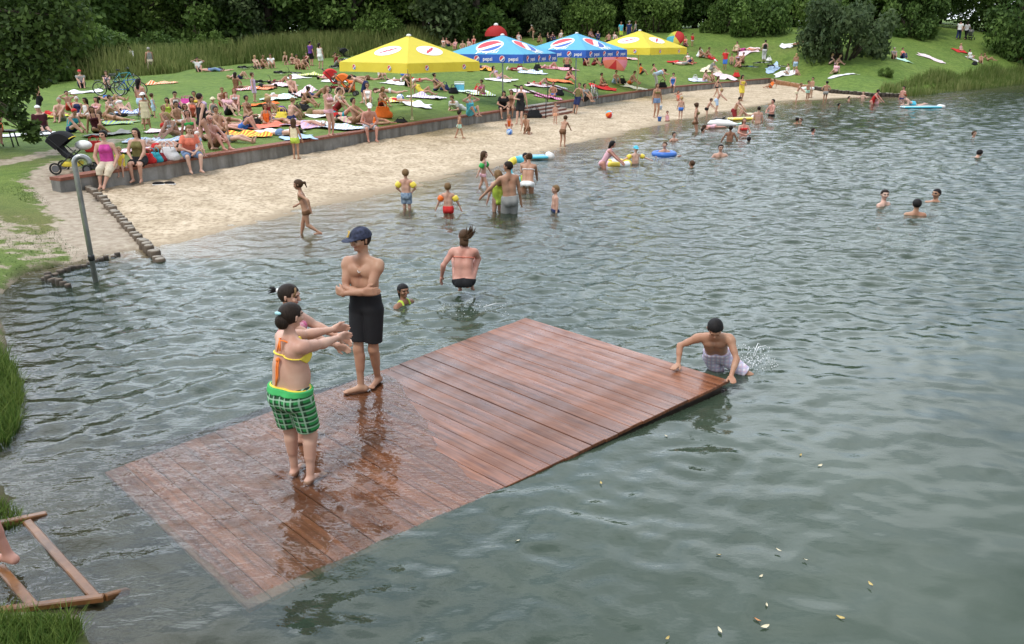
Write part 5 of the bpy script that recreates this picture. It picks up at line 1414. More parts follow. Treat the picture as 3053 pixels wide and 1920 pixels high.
# ------------------------------------------------------------------ the crowd
GR = dict(L='sunbathers on the lawn', K='people standing on the lawn', W='people sitting on the wall', S='people on the sand', B='bathers in the water', H='people far up the slope')
def proj(p):
    x, y, z = p[0], p[1], p[2] - CH
    fy = y * CP - z * SP; v = y * SP + z * CP
    return CX + FPX * x / fy, CY - FPX * v / fy
WPF = path_resample(WALL, .05)
def wall_at(px, off=.06):
    q = [abs(proj((p.x, p.y, ZW))[0] - px) for p in WPF]; i = q.index(min(q)); i = min(max(i, 1), len(WPF) - 2)
    d = (WPF[i + 1] - WPF[i - 1]).normalized(); n = Vector((d.y, -d.x, 0))
    return WPF[i] + n * off + Vector((0, 0, ZW + .02))
CROWD = """
man standing bare-chested in black shorts with a hand at his face under the overhanging branch|face|-60|128,356|1.72|0|m|rosy|short:dark|shorts:black|K
man in a dark shirt and white cap sitting beside the overhanging branch|sitout|40|128,396|1.7|0|m|fair||tee:maroon,shorts:black,cap:white|L
woman in a teal tank top and red headscarf sitting with legs stretched out|sitfwd|65|215,396|1.62|0|f|fair|short:blond|tank:teal,trunks:navy,scarf:red|L
woman in a dark maroon top sitting sideways right of the teal tank top|sitside|25|292,397|1.62|0|f|tan|long:brown|suit:maroon,trunks:black|L
white-haired woman in a dark vest sitting behind the teal tank top|sitout|15|235,352|1.6|0|f|fair|short:white|tank:navy,trunks:white|L
bare-chested youth reaching one arm out behind the white-haired woman|sitarm|50|208,330|1.55|.1|m|fair|short:dark|shorts:red|L
dark-haired child in a white top sitting behind the maroon top|sitcross|-20|263,352|1.46|0.5|f|tan|bob:dark|tank:white,trunks:white|L
woman with long dark brown hair sitting facing the lake behind the maroon top|sitknee|0|293,356|1.62|0|f|rosy|long:dark|bikinitop:rose,briefs:rose|L
woman in a pale bikini bending over her knees right of the long-haired woman|sitknee2|75|325,345|1.6|0|f|fair|bun:dark|bikinitop:white,briefs:white|L
blonde woman in a white bikini leaning back on her hands before the bicycles|sitlean|60|368,335|1.6|0|f|pale|bob:blond|bikinitop:white,briefs:black|L
woman with long black hair seen from behind standing in a pale skirt|back|160|432,372|1.68|0|f|rosy|long:black|bikinitop:rose,skirt:lightblue|K
girl in a yellow dress and white cap standing by the fallen bicycle|relax|15|440,386|1.28|.5|f|tan|pony:black|dress:cream,cap:white|K
small child in a pale blue dress standing beside the black-haired woman|back|120|462,352|1.0|.9|f|fair|short:brown|dress:lightblue|K
fair-haired child sitting bare-backed on a pink and white towel|sitside|60|492,384|1.40|0.4|m|tan|short:light|trunks:red|L
black-haired child sitting behind the fair-haired child|sitcross|45|532,372|1.46|0.4|m|tan|short:black|trunks:white|L
brown-haired child with folded arms sitting behind the orange T-shirt|sitknee|35|560,378|1.40|0.4|f|tan|bob:brown|suit:white|L
child in a red top sitting left of the black swimsuit|sitknee2|20|578,350|1.46|0.3|f|rosy|bob:dark|tank:coral,trunks:coral|L
dark-haired woman in a black one-piece swimsuit standing by the wall|walk|140|612,450|1.58|0|f|fair|short:dark|suit:black|K
bald heavy man sitting with his arms on his knees near the wall|sitknee|60|640,444|1.7|0|m|rosy|bald:grey|trunks:brown|L
man in grey trunks lying on his back on the orange patterned towel|lieback|82|680,425|1.7|0|m|fair|short:brown|trunks:grey|L
dark-haired woman lying on her side next to a black bag|lieside|95|680,372|1.6|0|f|tan|long:black|bikinitop:brown,briefs:brown|L
person under a pink towel hood sitting with legs stretched out|sitout|70|612,345|1.5|.2|f|pale|scarf:pink|tank:lilac,briefs:navy|L
small child in a peach cap sitting between the pink hood and the red-haired woman|sitcross|10|640,345|1.22|0.7|f|fair||tank:grey,trunks:grey,hat:cream|L
red-haired woman in a white shirt hugging her knees|sitknee|55|683,345|1.62|0|f|pale|long:red|tee:rose,shorts:black|L
ginger-haired woman sitting with crossed arms behind the red-haired woman|sitknee|20|705,330|1.62|0|f|rosy|bob:red|bikinitop:lightgrey,trunks:black|L
tanned woman with dark hair sitting upright looking down at her hands|sitside|60|738,358|1.62|0|f|tan|bun:dark|briefs:brown,bikinitop:brown|L
child wrapped in a pale lilac towel standing behind the tanned woman|stand|90|760,304|1.3|.5|m|fair|short:brown|dress:lilac|K
dark-haired girl in a dark swimsuit sitting with her back turned in mid lawn|sitcross|170|705,266|1.5|.2|f|tan|bob:dark|suit:brown|L
blond man in violet trunks propped on his arms facing the lake|lieprop|-40|838,335|1.72|0|m|tan|short:blond|trunks:purple|L
boy with light hair sitting with his back turned by the yellow beach bag|sitknee2|140|868,362|1.52|0.3|m|fair|short:light|trunks:navy|L
girl in a black bikini sitting behind the boy by the red shirt pile|sitcross|60|800,352|1.34|0.6|f|tan|short:blond|suit:darkred|L
woman with a dark bun and tanned back bending over her towel|sitfwd|70|905,318|1.62|0|f|tan|bun:dark|bikinitop:black,briefs:black|L
short-haired woman in a pink bikini standing with folded arms above the wall|cross|60|985,405|1.60|0|f|fair|bob:light|bikinitop:rose,briefs:rose|K
dark-haired man in a white tank top and dark red shorts eating|sitknee2|80|1003,333|1.72|0|m|pale|short:dark|tank:white,longshorts:darkred|L
bare-backed man in dark blue shorts bending down over bags|bendfwd|-85|1085,308|1.62|0|m|fair|short:dark|longshorts:navy|K
person in an orange top leaning behind the orange pushchair|sitarm|-20|1050,275|1.5|.2|f|fair|bob:light|tee:orange,trunks:orange|L
girl in a white tank top sitting right of the bending man|sitknee|10|1098,312|1.59|0.3|f|fair|bun:brown|tank:white,skirt:white|L
woman lying face down in a white bikini right of the bending man|liefront|-80|1160,278|1.62|0|f|fair|bob:brown|bikinitop:white,briefs:white|L
tanned child sitting in front of the yellow towel beside the beach ball|sitknee2|45|1138,316|1.46|0.3|f|tan|bob:light|trunks:darkred|L
child lying on the yellow towel next to the beach ball|lieback|95|1175,304|1.46|0.3|m|fair|short:brown|trunks:red|L
tanned man sitting behind the man in the white cap|sitknee|70|1062,372|1.72|0|m|tan|short:dark|trunks:brown|L
woman lying tanned on her side beside the orange bag|lieside|100|1115,372|1.62|0|f|tan|bob:dark|bikinitop:orange,briefs:orange|L
white-haired woman in a yellow swimsuit reclining with raised knees|sitlean|75|1258,284|1.62|0|f|tan|short:white|suit:yellow|L
dark-haired woman hugging her knees beyond the yellow swimsuit|sitknee|70|1300,272|1.6|0|f|tan|bun:dark|bikinitop:navy,briefs:navy|L
brown-haired woman lying on her back with raised knees behind the parasol pole|lieknee|95|1195,246|1.62|0|f|rosy|long:dark|bikinitop:white,briefs:white|L
person in a green shirt crouching right behind the yellow pole|sitknee2|30|1215,258|1.5|.2|m|fair|short:red|tee:olive,longshorts:black|L
woman in a red bikini lying behind the yellow pole with legs to the right|lieback|90|1250,244|1.6|0|f|rosy|bob:dark|bikinitop:red,briefs:red|L
woman in a turquoise swimsuit sitting with a hand in her hair near the wall|sitarm|40|1402,345|1.62|0|f|fair|bun:dark|suit:cyan,skirt:cyan|L
man in a white shirt lying propped on his elbows left of the turquoise swimsuit|lieprop|-35|1370,328|1.7|0|m|fair|short:brown|tee:lightgrey,shorts:white|L
orange-shirted boy sitting under the yellow parasol at right|sitknee|75|1911,222|1.4|.2|m|tan|short:black|tee:orange,shorts:black|L
bare-chested man reclining right of the orange-shirted boy|sitlean|65|1962,224|1.7|0|m|rosy|short:dark|trunks:brown|L
man in a white shirt and pale trousers bending down by the wall|bendfwd|85|1955,262|1.66|0|m|fair|short:dark|tee:lightblue,pants:lightgrey|K
tanned boy sitting on a red towel bent over his hands|sitcross|60|1792,258|1.45|.2|m|tan|short:dark|trunks:brown|L
boy in pale blue shorts sitting right of the boy on the red towel|sitknee2|30|1832,250|1.5|.1|m|fair|short:dark|longshorts:lightblue|L
bare-chested man sitting with legs out beside the yellow parasol pole|sitfwd|55|1878,252|1.68|0|m|fair|short:brown|trunks:orange|L
child in a grey shirt sitting beside the parked bicycle by the wall|sitknee|40|1745,302|1.59|0.2|m|tan|short:dark|tee:grey,shorts:black|L
woman lying with raised knees on a pink towel under the blue parasols|lieknee|75|1640,205|1.62|0|f|rosy|bob:dark|bikinitop:rose,briefs:rose|L
man sitting bare-backed behind the pink towel under the blue parasols|sitcross|170|1690,202|1.7|0|m|tan|short:brown|trunks:black|L
man in dark clothes sitting left in the row under the right blue parasol|sitknee|20|1745,196|1.68|0|m|tan|short:black|tee:navy,shorts:darkred|L
woman in dark clothes sitting in the middle of the row under the right blue parasol|sitfwd|50|1770,196|1.6|0|f|tan|long:dark|tank:black,shorts:darkred|L
youth in a dark shirt sitting right in the row under the right blue parasol|sitknee2|60|1797,194|1.6|0|m|fair|short:dark|tee:navy,shorts:black|L
woman in a purple bikini sitting on a white towel by the left blue parasol pole|sitlean|60|1487,237|1.6|0|f|fair|bob:dark|bikinitop:lilac,briefs:lilac|L
person sitting with arms raised at the left end of the far lawn|sitarm|30|592,214|1.6|0|m|fair|short:dark|tee:white,shorts:grey|L
man in jeans lying on his back right of the person with raised arms|lieback|80|628,214|1.7|0|m|rosy|short:dark|pants:denim|L
woman lying in black shorts behind the man in jeans|liefront|-85|655,212|1.62|0|f|fair|bob:dark|bikinitop:black,shorts:black|L
woman on her back raising her knees on a pink towel in the far left lawn|lieknee|85|715,236|1.6|0|f|fair|bob:blond|bikinitop:rose,trunks:navy|L
blonde person sitting by the bicycle near the tall grass|sitknee|40|764,206|1.6|0|f|fair|bob:blond|bikinitop:cream,briefs:cream|L
tanned youth sitting right of the blonde person near the tall grass|sitknee2|60|783,205|1.6|0|m|tan|short:light|trunks:brown|L
man in a white shirt sitting at the edge of the tall grass|sitknee|30|810,203|1.68|0|m|tan|short:dark|tee:white,shorts:beige|L
blonde girl kneeling at the edge of the tall grass|kneel|-10|855,194|1.4|.3|f|fair|long:blond|suit:brown|L
girl sitting upright right of the kneeling blonde girl|sitcross|20|873,193|1.4|.3|f|fair|bob:blond|bikinitop:brown,briefs:brown|L
tanned man hugging his knees left of the purple shirt|sitknee|30|888,207|1.68|0|m|tan|short:dark|trunks:brown|L
tanned woman hugging her knees nearest the purple shirt|sitknee2|50|905,208|1.6|0|f|tan|long:brown|bikinitop:brown,briefs:brown|L
woman in a dark red top sitting behind the purple shirt|sitknee|-20|915,193|1.6|0|f|fair|bob:dark|tank:darkred,shorts:black|L
person in a purple shirt standing at the edge of the tall grass|stand|140|929,196|1.68|0|m|rosy|short:dark|tee:purple,longshorts:black|K
woman in a white dress standing at the edge of the tall grass|relax|150|957,205|1.62|0|f|fair|bob:dark|dress:white|K
youth with raised arm sitting left of the large yellow parasol|sitarm|60|1003,196|1.6|0|m|tan|short:dark|tank:darkred,shorts:grey|L
man in red trunks lying with raised knees left of the large yellow parasol|lieknee|-80|1010,240|1.72|0|m|tan|short:dark|trunks:red|L
man in black shorts lying beside the red trunks under the large yellow parasol|lieback|85|1045,242|1.72|0|m|fair|short:dark|tee:navy,longshorts:black|L
woman on her back with raised knees next to the fallen bicycle in mid lawn|lieknee|80|838,252|1.62|0|f|tan|long:dark|bikinitop:darkred,briefs:darkred|L
person in a red cap lying behind the left blue parasol pole|lieback|80|1545,212|1.6|0|m|fair||tee:darkred,shorts:white,cap:white|L
leftmost of six small sunbathers above the large yellow parasol|sitknee|10|1322,141|1.6|0|f|fair|bob:dark|bikinitop:white,briefs:white|H
second sunbather from the left above the large yellow parasol|sitlean|40|1338,138|1.6|0|m|rosy|short:brown|trunks:navy|H
sunbather sitting upright midway between the yellow and blue parasols up the slope|sitknee|-10|1358,147|1.6|0|f|rosy|bob:brown|suit:rose|H
dark-haired sunbather just left of the blue parasol roof|sitcross|5|1380,152|1.6|0|m|fair|short:dark|trunks:navy|H
brown-haired sunbather behind the left edge of the blue parasol roof|sitknee|30|1398,146|1.6|0|f|fair|bob:brown|suit:rose|H
fair sunbather higher up behind the left edge of the blue parasol roof|sitknee|0|1413,137|1.6|0|f|rosy|bob:blond|suit:red|H
dark-haired sunbather right of the red tent|sitknee|20|1520,116|1.6|0|m|fair|short:dark|shorts:navy|H
black-haired woman with white towel sitting right of the blue roof peak|sitcross|10|1546,124|1.6|0|f|rosy|bun:black|suit:white|H
bending pale-haired person standing between the two blue roofs|lean|-120|1590,120|1.5|0|f|fair|short:grey|suit:brown|H
tanned person crouching between the two blue roofs|crouch|40|1605,132|1.55|0|m|tan|short:brown|trunks:brown|H
man in black sitting left behind the right blue roof|sitknee|40|1634,126|1.65|0|m|fair|short:black|tee:black,pants:black|H
woman in a dark red shirt sitting next to the man in black|sitknee|20|1648,124|1.6|0|f|fair|bob:dark|tee:maroon,pants:navy|H
blonde woman behind the right blue roof|sitknee|-20|1673,118|1.6|0|f|pale|long:blond|tank:lightgrey,trunks:white|H
fair person bending low above the peak of the right blue roof|sitfwd|30|1757,112|1.6|0|f|rosy|bob:blond|suit:rose|H
dark figure sitting right of the right blue roof peak|sitknee|0|1782,120|1.6|0|m|fair|short:black|tee:navy,pants:navy|H
bare-backed man sitting left above the small yellow parasol|sitcross|-160|1815,126|1.68|0|m|rosy|short:dark|trunks:black|H
fair woman sitting right of the bare-backed man above the small yellow parasol|sitknee|20|1832,124|1.6|0|f|fair|bob:brown|suit:white|H
walker in a turquoise shirt and bright green shorts at the top of the slope|stand|30|1850,121|1.72|0|m|tan|short:dark|tee:cyan,longshorts:lime|K
walker in a dark blue shirt with a grey cap at the top of the slope|relax|-30|1874,119|1.72|0|m|fair||tee:navy,pants:navy,cap:grey|K
walker in a grey shirt beside the dark blue shirt at the top of the slope|back|-100|1893,118|1.70|0|m|fair|short:brown|tee:grey,pants:navy|K
person under the rainbow umbrella|sitknee|10|2018,140|1.55|0|f|rosy|bob:brown|suit:red|H
woman in a pink top sitting right of the rainbow umbrella|sitside|-30|2044,138|1.6|0|f|rosy|short:dark|tank:coral,skirt:purple|H
small child in red and white standing right of the rainbow umbrella|stand|20|2063,138|1.15|.6|m|tan|short:dark|tee:red,trunks:white|K
woman with raised head sitting right of the small yellow parasol|sitlean|10|2053,186|1.62|0|f|pale|bun:dark|bikinitop:white,briefs:white|L
man in grey shorts lying on a red towel behind the small yellow parasol|lieback|85|2035,194|1.7|0|m|fair|short:dark|tank:white,longshorts:grey|L
second man lying on the red towel with bent knees|lieknee|80|2052,190|1.7|0|m|tan|short:dark|shorts:navy|L
tanned woman sitting beside the white bag up the lawn|sitknee|60|2088,172|1.6|0|f|tan|bob:brown|bikinitop:brown,briefs:brown|L
bare-chested man sitting right of the white bag up the lawn|sitfwd|50|2103,172|1.7|0|m|tan|short:brown|trunks:brown|L
boy in a red shirt and blue shorts standing and drinking|drink|-25|2160,209|1.62|.1|m|tan|short:black|tee:red,longshorts:blue|K
woman in a violet skirt lying face down at the top of the right lawn|liefront|-80|2218,152|1.62|0|f|fair|bob:brown|suit:magenta,skirt:magenta|L
woman in an orange top lying at the right of the violet skirt|lieback|85|2245,152|1.62|0|f|fair|short:brown|suit:orange|L
woman sitting up left of the violet skirt|sitcross|-40|2196,155|1.6|0|f|fair|bun:dark|suit:cream|L
leftmost of three sitters behind the fallen bicycles|sitknee|-10|2180,192|1.65|0|m|tan|short:brown|trunks:grey|L
middle one of three sitters behind the fallen bicycles|sitcross|10|2197,189|1.6|0|f|rosy|long:brown|bikinitop:lilac,trunks:grey|L
rightmost of three sitters behind the fallen bicycles|sitknee|-50|2213,190|1.65|0|m|tan|short:dark|trunks:brown|L
person in a pale orange top crouching at the fallen bicycles|sitfwd|-60|2205,202|1.5|0|f|rosy|bob:brown|tank:peach,trunks:peach|L
man in a black vest and pale trousers standing on the right lawn|back|175|2277,181|1.74|0|m|pale|short:dark|tank:black,pants:lightgrey|K
person in a patterned shirt and white hat sitting with legs out|sitfwd|60|2118,210|1.6|0|f|fair||tee:grey,shorts:grey,cap:white|L
bare-backed woman bending over on a white towel near the far wall|sitknee2|50|2098,243|1.6|0|f|fair|bob:brown|briefs:rose,bikinitop:rose|L
small child standing behind the far wall by the bare-backed woman|sitknee|10|2122,243|1.34|0.5|m|tan|short:dark|trunks:brown|L
blonde woman in pale blue shorts seen from behind on the right lawn|back|170|2369,218|1.62|0|f|tan|long:blond|bikinitop:rose,shorts:lightblue|K
person in a white robe crouching by the blonde woman in blue shorts|sitside|-60|2348,222|1.55|0|f|fair|short:brown|dress:white|L
small child in pink sitting in front of the blonde woman|sitknee|20|2374,224|1.22|0.7|f|rosy|bob:blond|suit:rose|L
couple lying close together on a towel left of the big rounded bush|lieside|-80|2380,136|1.65|0|m|tan|short:brown|trunks:brown|L
blonde woman in a black swimsuit sitting below the big rounded bush|sitknee2|70|2474,193|1.6|0|f|pale|bob:blond|suit:black|L
fair woman sitting right of the black swimsuit below the big rounded bush|sitfwd|60|2492,194|1.6|0|f|fair|bob:blond|bikinitop:rose,briefs:rose|L
woman in a pink striped top sitting on the white towel nearest the log row|sitside|-30|2490,220|1.6|0|f|pale|bob:light|tee:rose,trunks:black|L
man in a dark shirt sitting on a green blanket in the right lawn|sitknee|-10|2663,176|1.7|0|m|fair|short:grey|tee:grey,shorts:brown|L
woman in a pink top sitting on the green blanket in the right lawn|sitknee|10|2689,174|1.62|0|f|rosy|short:dark|tank:coral,pants:navy|L
small child sitting on the red blanket in the right lawn|sitcross|0|2862,152|1.28|0.6|f|fair|bob:blond|suit:rose|L
person in a white shirt sitting on a towel above the reeds|sitside|40|2890,176|1.62|0|f|fair|short:black|tee:white,skirt:lightgrey|L
tanned person sitting left of two above the reeds|sitknee|-20|2922,188|1.6|0|m|tan|short:brown|trunks:brown|L
fair person leaning back right of two above the reeds|sitlean|60|2945,182|1.6|0|f|tan|bob:light|bikinitop:brown,briefs:brown|L
woman with a pink wrap sitting at the far right edge above the reeds|sitside|-40|3046,186|1.6|0|f|rosy|bob:red|skirt:coral,bikinitop:coral|L
stroller in a white shirt and dark trousers walking under the trees|walk|140|2856,118|1.95|0|m|fair|short:dark|tee:white,pants:navy|K
stroller in a pale jacket walking beside a pushchair under the trees|walk|120|2877,118|1.85|0|f|fair|bob:dark|tee:lightgrey,pants:black|K
man in a white cap and dark shirt standing by the cyclist|stand|160|402,214|1.70|0|m|fair||tee:navy,shorts:navy,cap:white|K
man with grey hair in beige trousers standing before the tall grass|relax|-140|453,222|1.68|0|m|tan|short:grey|tank:grey,pants:beige|K
fair person sitting half hidden behind the parked bicycles|sitknee|20|322,262|1.6|0|f|fair|bob:brown|bikinitop:lilac,briefs:lilac|L
tanned woman lying face down behind the two wall women|liefront|80|470,452|1.6|0|f|tan|bun:dark|bikinitop:red,briefs:red|L
woman in a pale bikini lying on the big pink and white blanket|lieback|75|478,440|1.6|0|f|fair|bob:light|bikinitop:white,briefs:white|L
man in navy trunks sitting behind the bald heavy man|sitknee|40|655,408|1.7|0|m|tan|short:dark|trunks:navy|L
woman in a green bikini sitting between the bald man and the black swimsuit|sitside|20|575,415|1.6|0|f|rosy|bob:brown|bikinitop:green,briefs:green|L
blonde woman bending over behind the orange T-shirt|sitfwd|-30|530,412|1.6|0|f|fair|long:blond|bikinitop:lightgrey,briefs:lightgrey|L
man lying on his back with raised knees left of the coral red towel|lieknee|80|725,388|1.7|0|m|rosy|short:brown|trunks:blue|L
child in an orange suit sitting at the head of the coral red towel|sitcross|30|795,373|1.3|.4|f|tan|bob:brown|suit:orange|L
woman in a navy swimsuit lying in front of the blond man|lieback|70|822,368|1.6|0|f|tan|long:dark|suit:navy|L
boy with dark hair lying on the pale patterned towel|liefront|85|838,405|1.5|.2|m|fair|short:dark|trunks:denim|L
woman in a lilac bikini lying on the lilac pink towel|lieback|75|905,376|1.6|0|f|fair|bob:light|bikinitop:lilac,briefs:lilac|L
man in olive trunks lying on the big white towel left of the pink bikini|liefront|80|930,343|1.7|0|m|tan|short:dark|trunks:olive|L
woman in a teal bikini lying beside the red cushion like bag|lieknee|85|1025,352|1.6|0|f|rosy|bun:dark|bikinitop:teal,briefs:teal|L
woman in a black bikini lying behind the man in the white cap|lieback|80|1035,364|1.6|0|f|tan|long:brown|bikinitop:black,briefs:black|L
red-trunked boy sitting behind the red-haired woman|sitknee2|30|665,318|1.5|.1|m|fair|short:light|trunks:red|L
woman in a yellow bikini sitting left of the pink hood|sitknee|20|585,338|1.6|0|f|tan|bun:dark|bikinitop:yellow,briefs:yellow|L
man in a white tank top sitting left of the magenta bag|sitknee2|50|523,340|1.7|0|m|fair|short:dark|tank:white,shorts:navy|L
dark-haired girl in a lime swimsuit sitting behind the fair-haired child|sitcross|10|505,352|1.4|.3|f|tan|bob:dark|suit:lime|L
woman in a brown bikini lying by the blue and green towel|lieside|80|345,365|1.6|0|f|tan|bob:brown|bikinitop:brown,briefs:brown|L
man in grey trunks sitting behind the teal tank top|sitknee|10|185,362|1.7|0|m|fair|short:grey|trunks:grey|L
woman in a red suit lying far left behind the dark shirt|lieback|80|165,348|1.6|0|f|rosy|bob:dark|suit:red|L
tanned man lying on the small orange towel on the mid lawn|liefront|85|782,264|1.7|0|m|tan|short:dark|trunks:black|L
woman in a white bikini lying on the mint and white towel|lieback|78|836,294|1.6|0|f|fair|long:blond|bikinitop:white,briefs:white|L
man in black trunks sitting on the draped pink cloth|sitknee|30|872,284|1.7|0|m|fair|short:brown|trunks:black|L
woman in a dark suit lying right of the draped pink cloth|lieknee|80|945,292|1.6|0|f|tan|bob:dark|suit:navy|L
boy in lime trunks sitting between the red and the orange pushchair|sitcross|10|1015,297|1.4|.3|m|fair|short:light|trunks:lime|L
woman in a pink bikini lying on the long white towel far back|lieback|85|985,238|1.6|0|f|rosy|bun:dark|bikinitop:pink,briefs:pink|L
man in brown trunks lying under the left half of the large yellow parasol|liefront|-85|1095,238|1.7|0|m|tan|short:dark|trunks:brown|L
woman in a white suit sitting under the middle of the large yellow parasol|sitknee|40|1135,236|1.6|0|f|fair|bob:dark|suit:white|L
tanned girl sitting on the lime green towel beside the cool box|sitknee2|-30|1440,284|1.4|.2|f|tan|pony:brown|bikinitop:magenta,briefs:magenta|L
man lying on the yellow orange towel under the left blue parasol|lieback|85|1430,206|1.7|0|m|fair|short:dark|trunks:navy|L
woman sitting on the orange red towel above the steps|sitfwd|50|1690,240|1.6|0|f|rosy|bob:dark|bikinitop:navy,briefs:navy|L
woman lying on the large pink and white striped blanket|lieknee|80|1610,256|1.6|0|f|fair|long:brown|bikinitop:red,briefs:red|L
boy sitting on the magenta and pink towel behind the handrail|sitcross|-20|1650,289|1.4|.3|m|tan|short:dark|trunks:blue|L
man in a cap sitting far left on the lawn before the bush|sitknee|30|245,262|1.7|0|m|fair||tee:grey,shorts:navy,cap:redcap|L
woman in a blue bikini lying in front of the parked bicycles|lieback|80|335,300|1.6|0|f|tan|bun:dark|bikinitop:blue,briefs:blue|L
"""
WALLERS = """
woman in a magenta tank top and cream trousers sitting at the near wall end|sitedge2|18|322|1.66|0|f|fair|bun:black|tank:magenta,capri:beige
toddler in a yellow shirt sitting on the wall between two women|sitedge|15|360|.85|1|m|fair|short:blond|tee:yellow,trunks:yellow
woman in a green top and dark skirt with long brown hair sitting on the wall|sitedge|5|415|1.62|0|f|fair|long:dark|tank:olive,skirt:black
blonde woman in an orange T-shirt and denim shorts sitting on the wall|sitedge3|40|560|1.64|0|f|pale|bob:light|tee:coral,longshorts:denim
man in a white cap and patterned shorts sitting bare-chested on the wall|sitedge3|25|1095|1.74|0|m|rosy||longshorts:floral,cap:white
woman with long black hair in a black T-shirt sitting on the wall by the steps|sitedge3|15|1495|1.62|0|f|fair|long:black|tee:black,skirt:black
girl sitting on the wall right of the black T-shirt|sitedge|-5|1521|1.5|.1|f|tan|bob:brown|briefs:brown,bikinitop:brown
woman in a blue swimsuit sitting on the wall far to the right|sitedge|-12|2003|1.62|0|f|fair|bun:dark|suit:blue
"""
def plaid(name, base, l1, l2, sx=60., sz=55.):
    m, t, b = nodes_of(name); tcn = N(t, 'TexCoord'); sp = N(t, 'SeparateXYZ'); t.links.new(tcn.outputs['Object'], sp.inputs[0])
    last = None; col = base
    for (src, sc, wd, c, ph) in [('X', sx, .25, l1, 0), ('Z', sz, .25, l1, .4), ('X', sx, .12, l2, 1.6), ('Z', sz, .12, l2, 2.2)]:
        mm = N(t, 'Math', operation='MULTIPLY_ADD'); t.links.new(sp.outputs[src], mm.inputs[0]); mm.inputs[1].default_value = sc * 6.283 / 6.283 * 3.1; mm.inputs[2].default_value = ph
        s_ = N(t, 'Math', operation='SINE'); t.links.new(mm.outputs[0], s_.inputs[0])
        gt = N(t, 'Math', operation='GREATER_THAN'); t.links.new(s_.outputs[0], gt.inputs[0]); gt.inputs[1].default_value = 1 - 2 * wd
        mu = N(t, 'Math', operation='MULTIPLY'); t.links.new(gt.outputs[0], mu.inputs[0]); mu.inputs[1].default_value = .75
        mx_ = N(t, 'MixRGB'); t.links.new(mu.outputs[0], mx_.inputs[0])
        if last is None: mx_.inputs[1].default_value = base + (1,)
        else: t.links.new(last.outputs[0], mx_.inputs[1])
        mx_.inputs[2].default_value = c + (1,); last = mx_
    t.links.new(last.outputs[0], b.inputs['Base Color']); b.inputs['Roughness'].default_value = .85
    MATS[name] = m; return m
plaid('plaidgreen', (.025, .25, .06), (.006, .014, .010), (.34, .50, .36), 62., 58.)
plaid('checkwhite', (.74, .70, .76), (.58, .42, .54), (.44, .44, .60), 62., 60.)
mat('floral', (.03, .03, .05), .85, .2, 16., c2=(.75, .75, .78)); mat('bluefloral', (.03, .07, .16), .85, .2, 26., c2=(.35, .45, .55))
CC['redcap'] = (.5, .04, .04); CC['peach'] = (.75, .40, .26)
for ln in CROWD.strip().split('\n'):
    a = ln.split('|'); x, y = a[3].split(',')
    hr = a[8] or None; wr = [w for w in a[9].split(',') if w]
    if hr and hr.startswith('scarf'): wr.append('scarf:pink'); hr = None
    person(a[0], a[1], float(a[2]), float(x), float(y), float(a[4]), float(a[5]), a[6], a[7], hr, wr, GR[a[10]], flip=(len(PEOPLE) % 3 == 1))
for ln in WALLERS.strip().split('\n'):
    a = ln.split('|')
    person(a[0], a[1], float(a[2]), 0, 0, float(a[4]), float(a[5]), a[6], a[7], a[8] or None, a[9].split(','), GR['W'], loc=wall_at(float(a[3])))
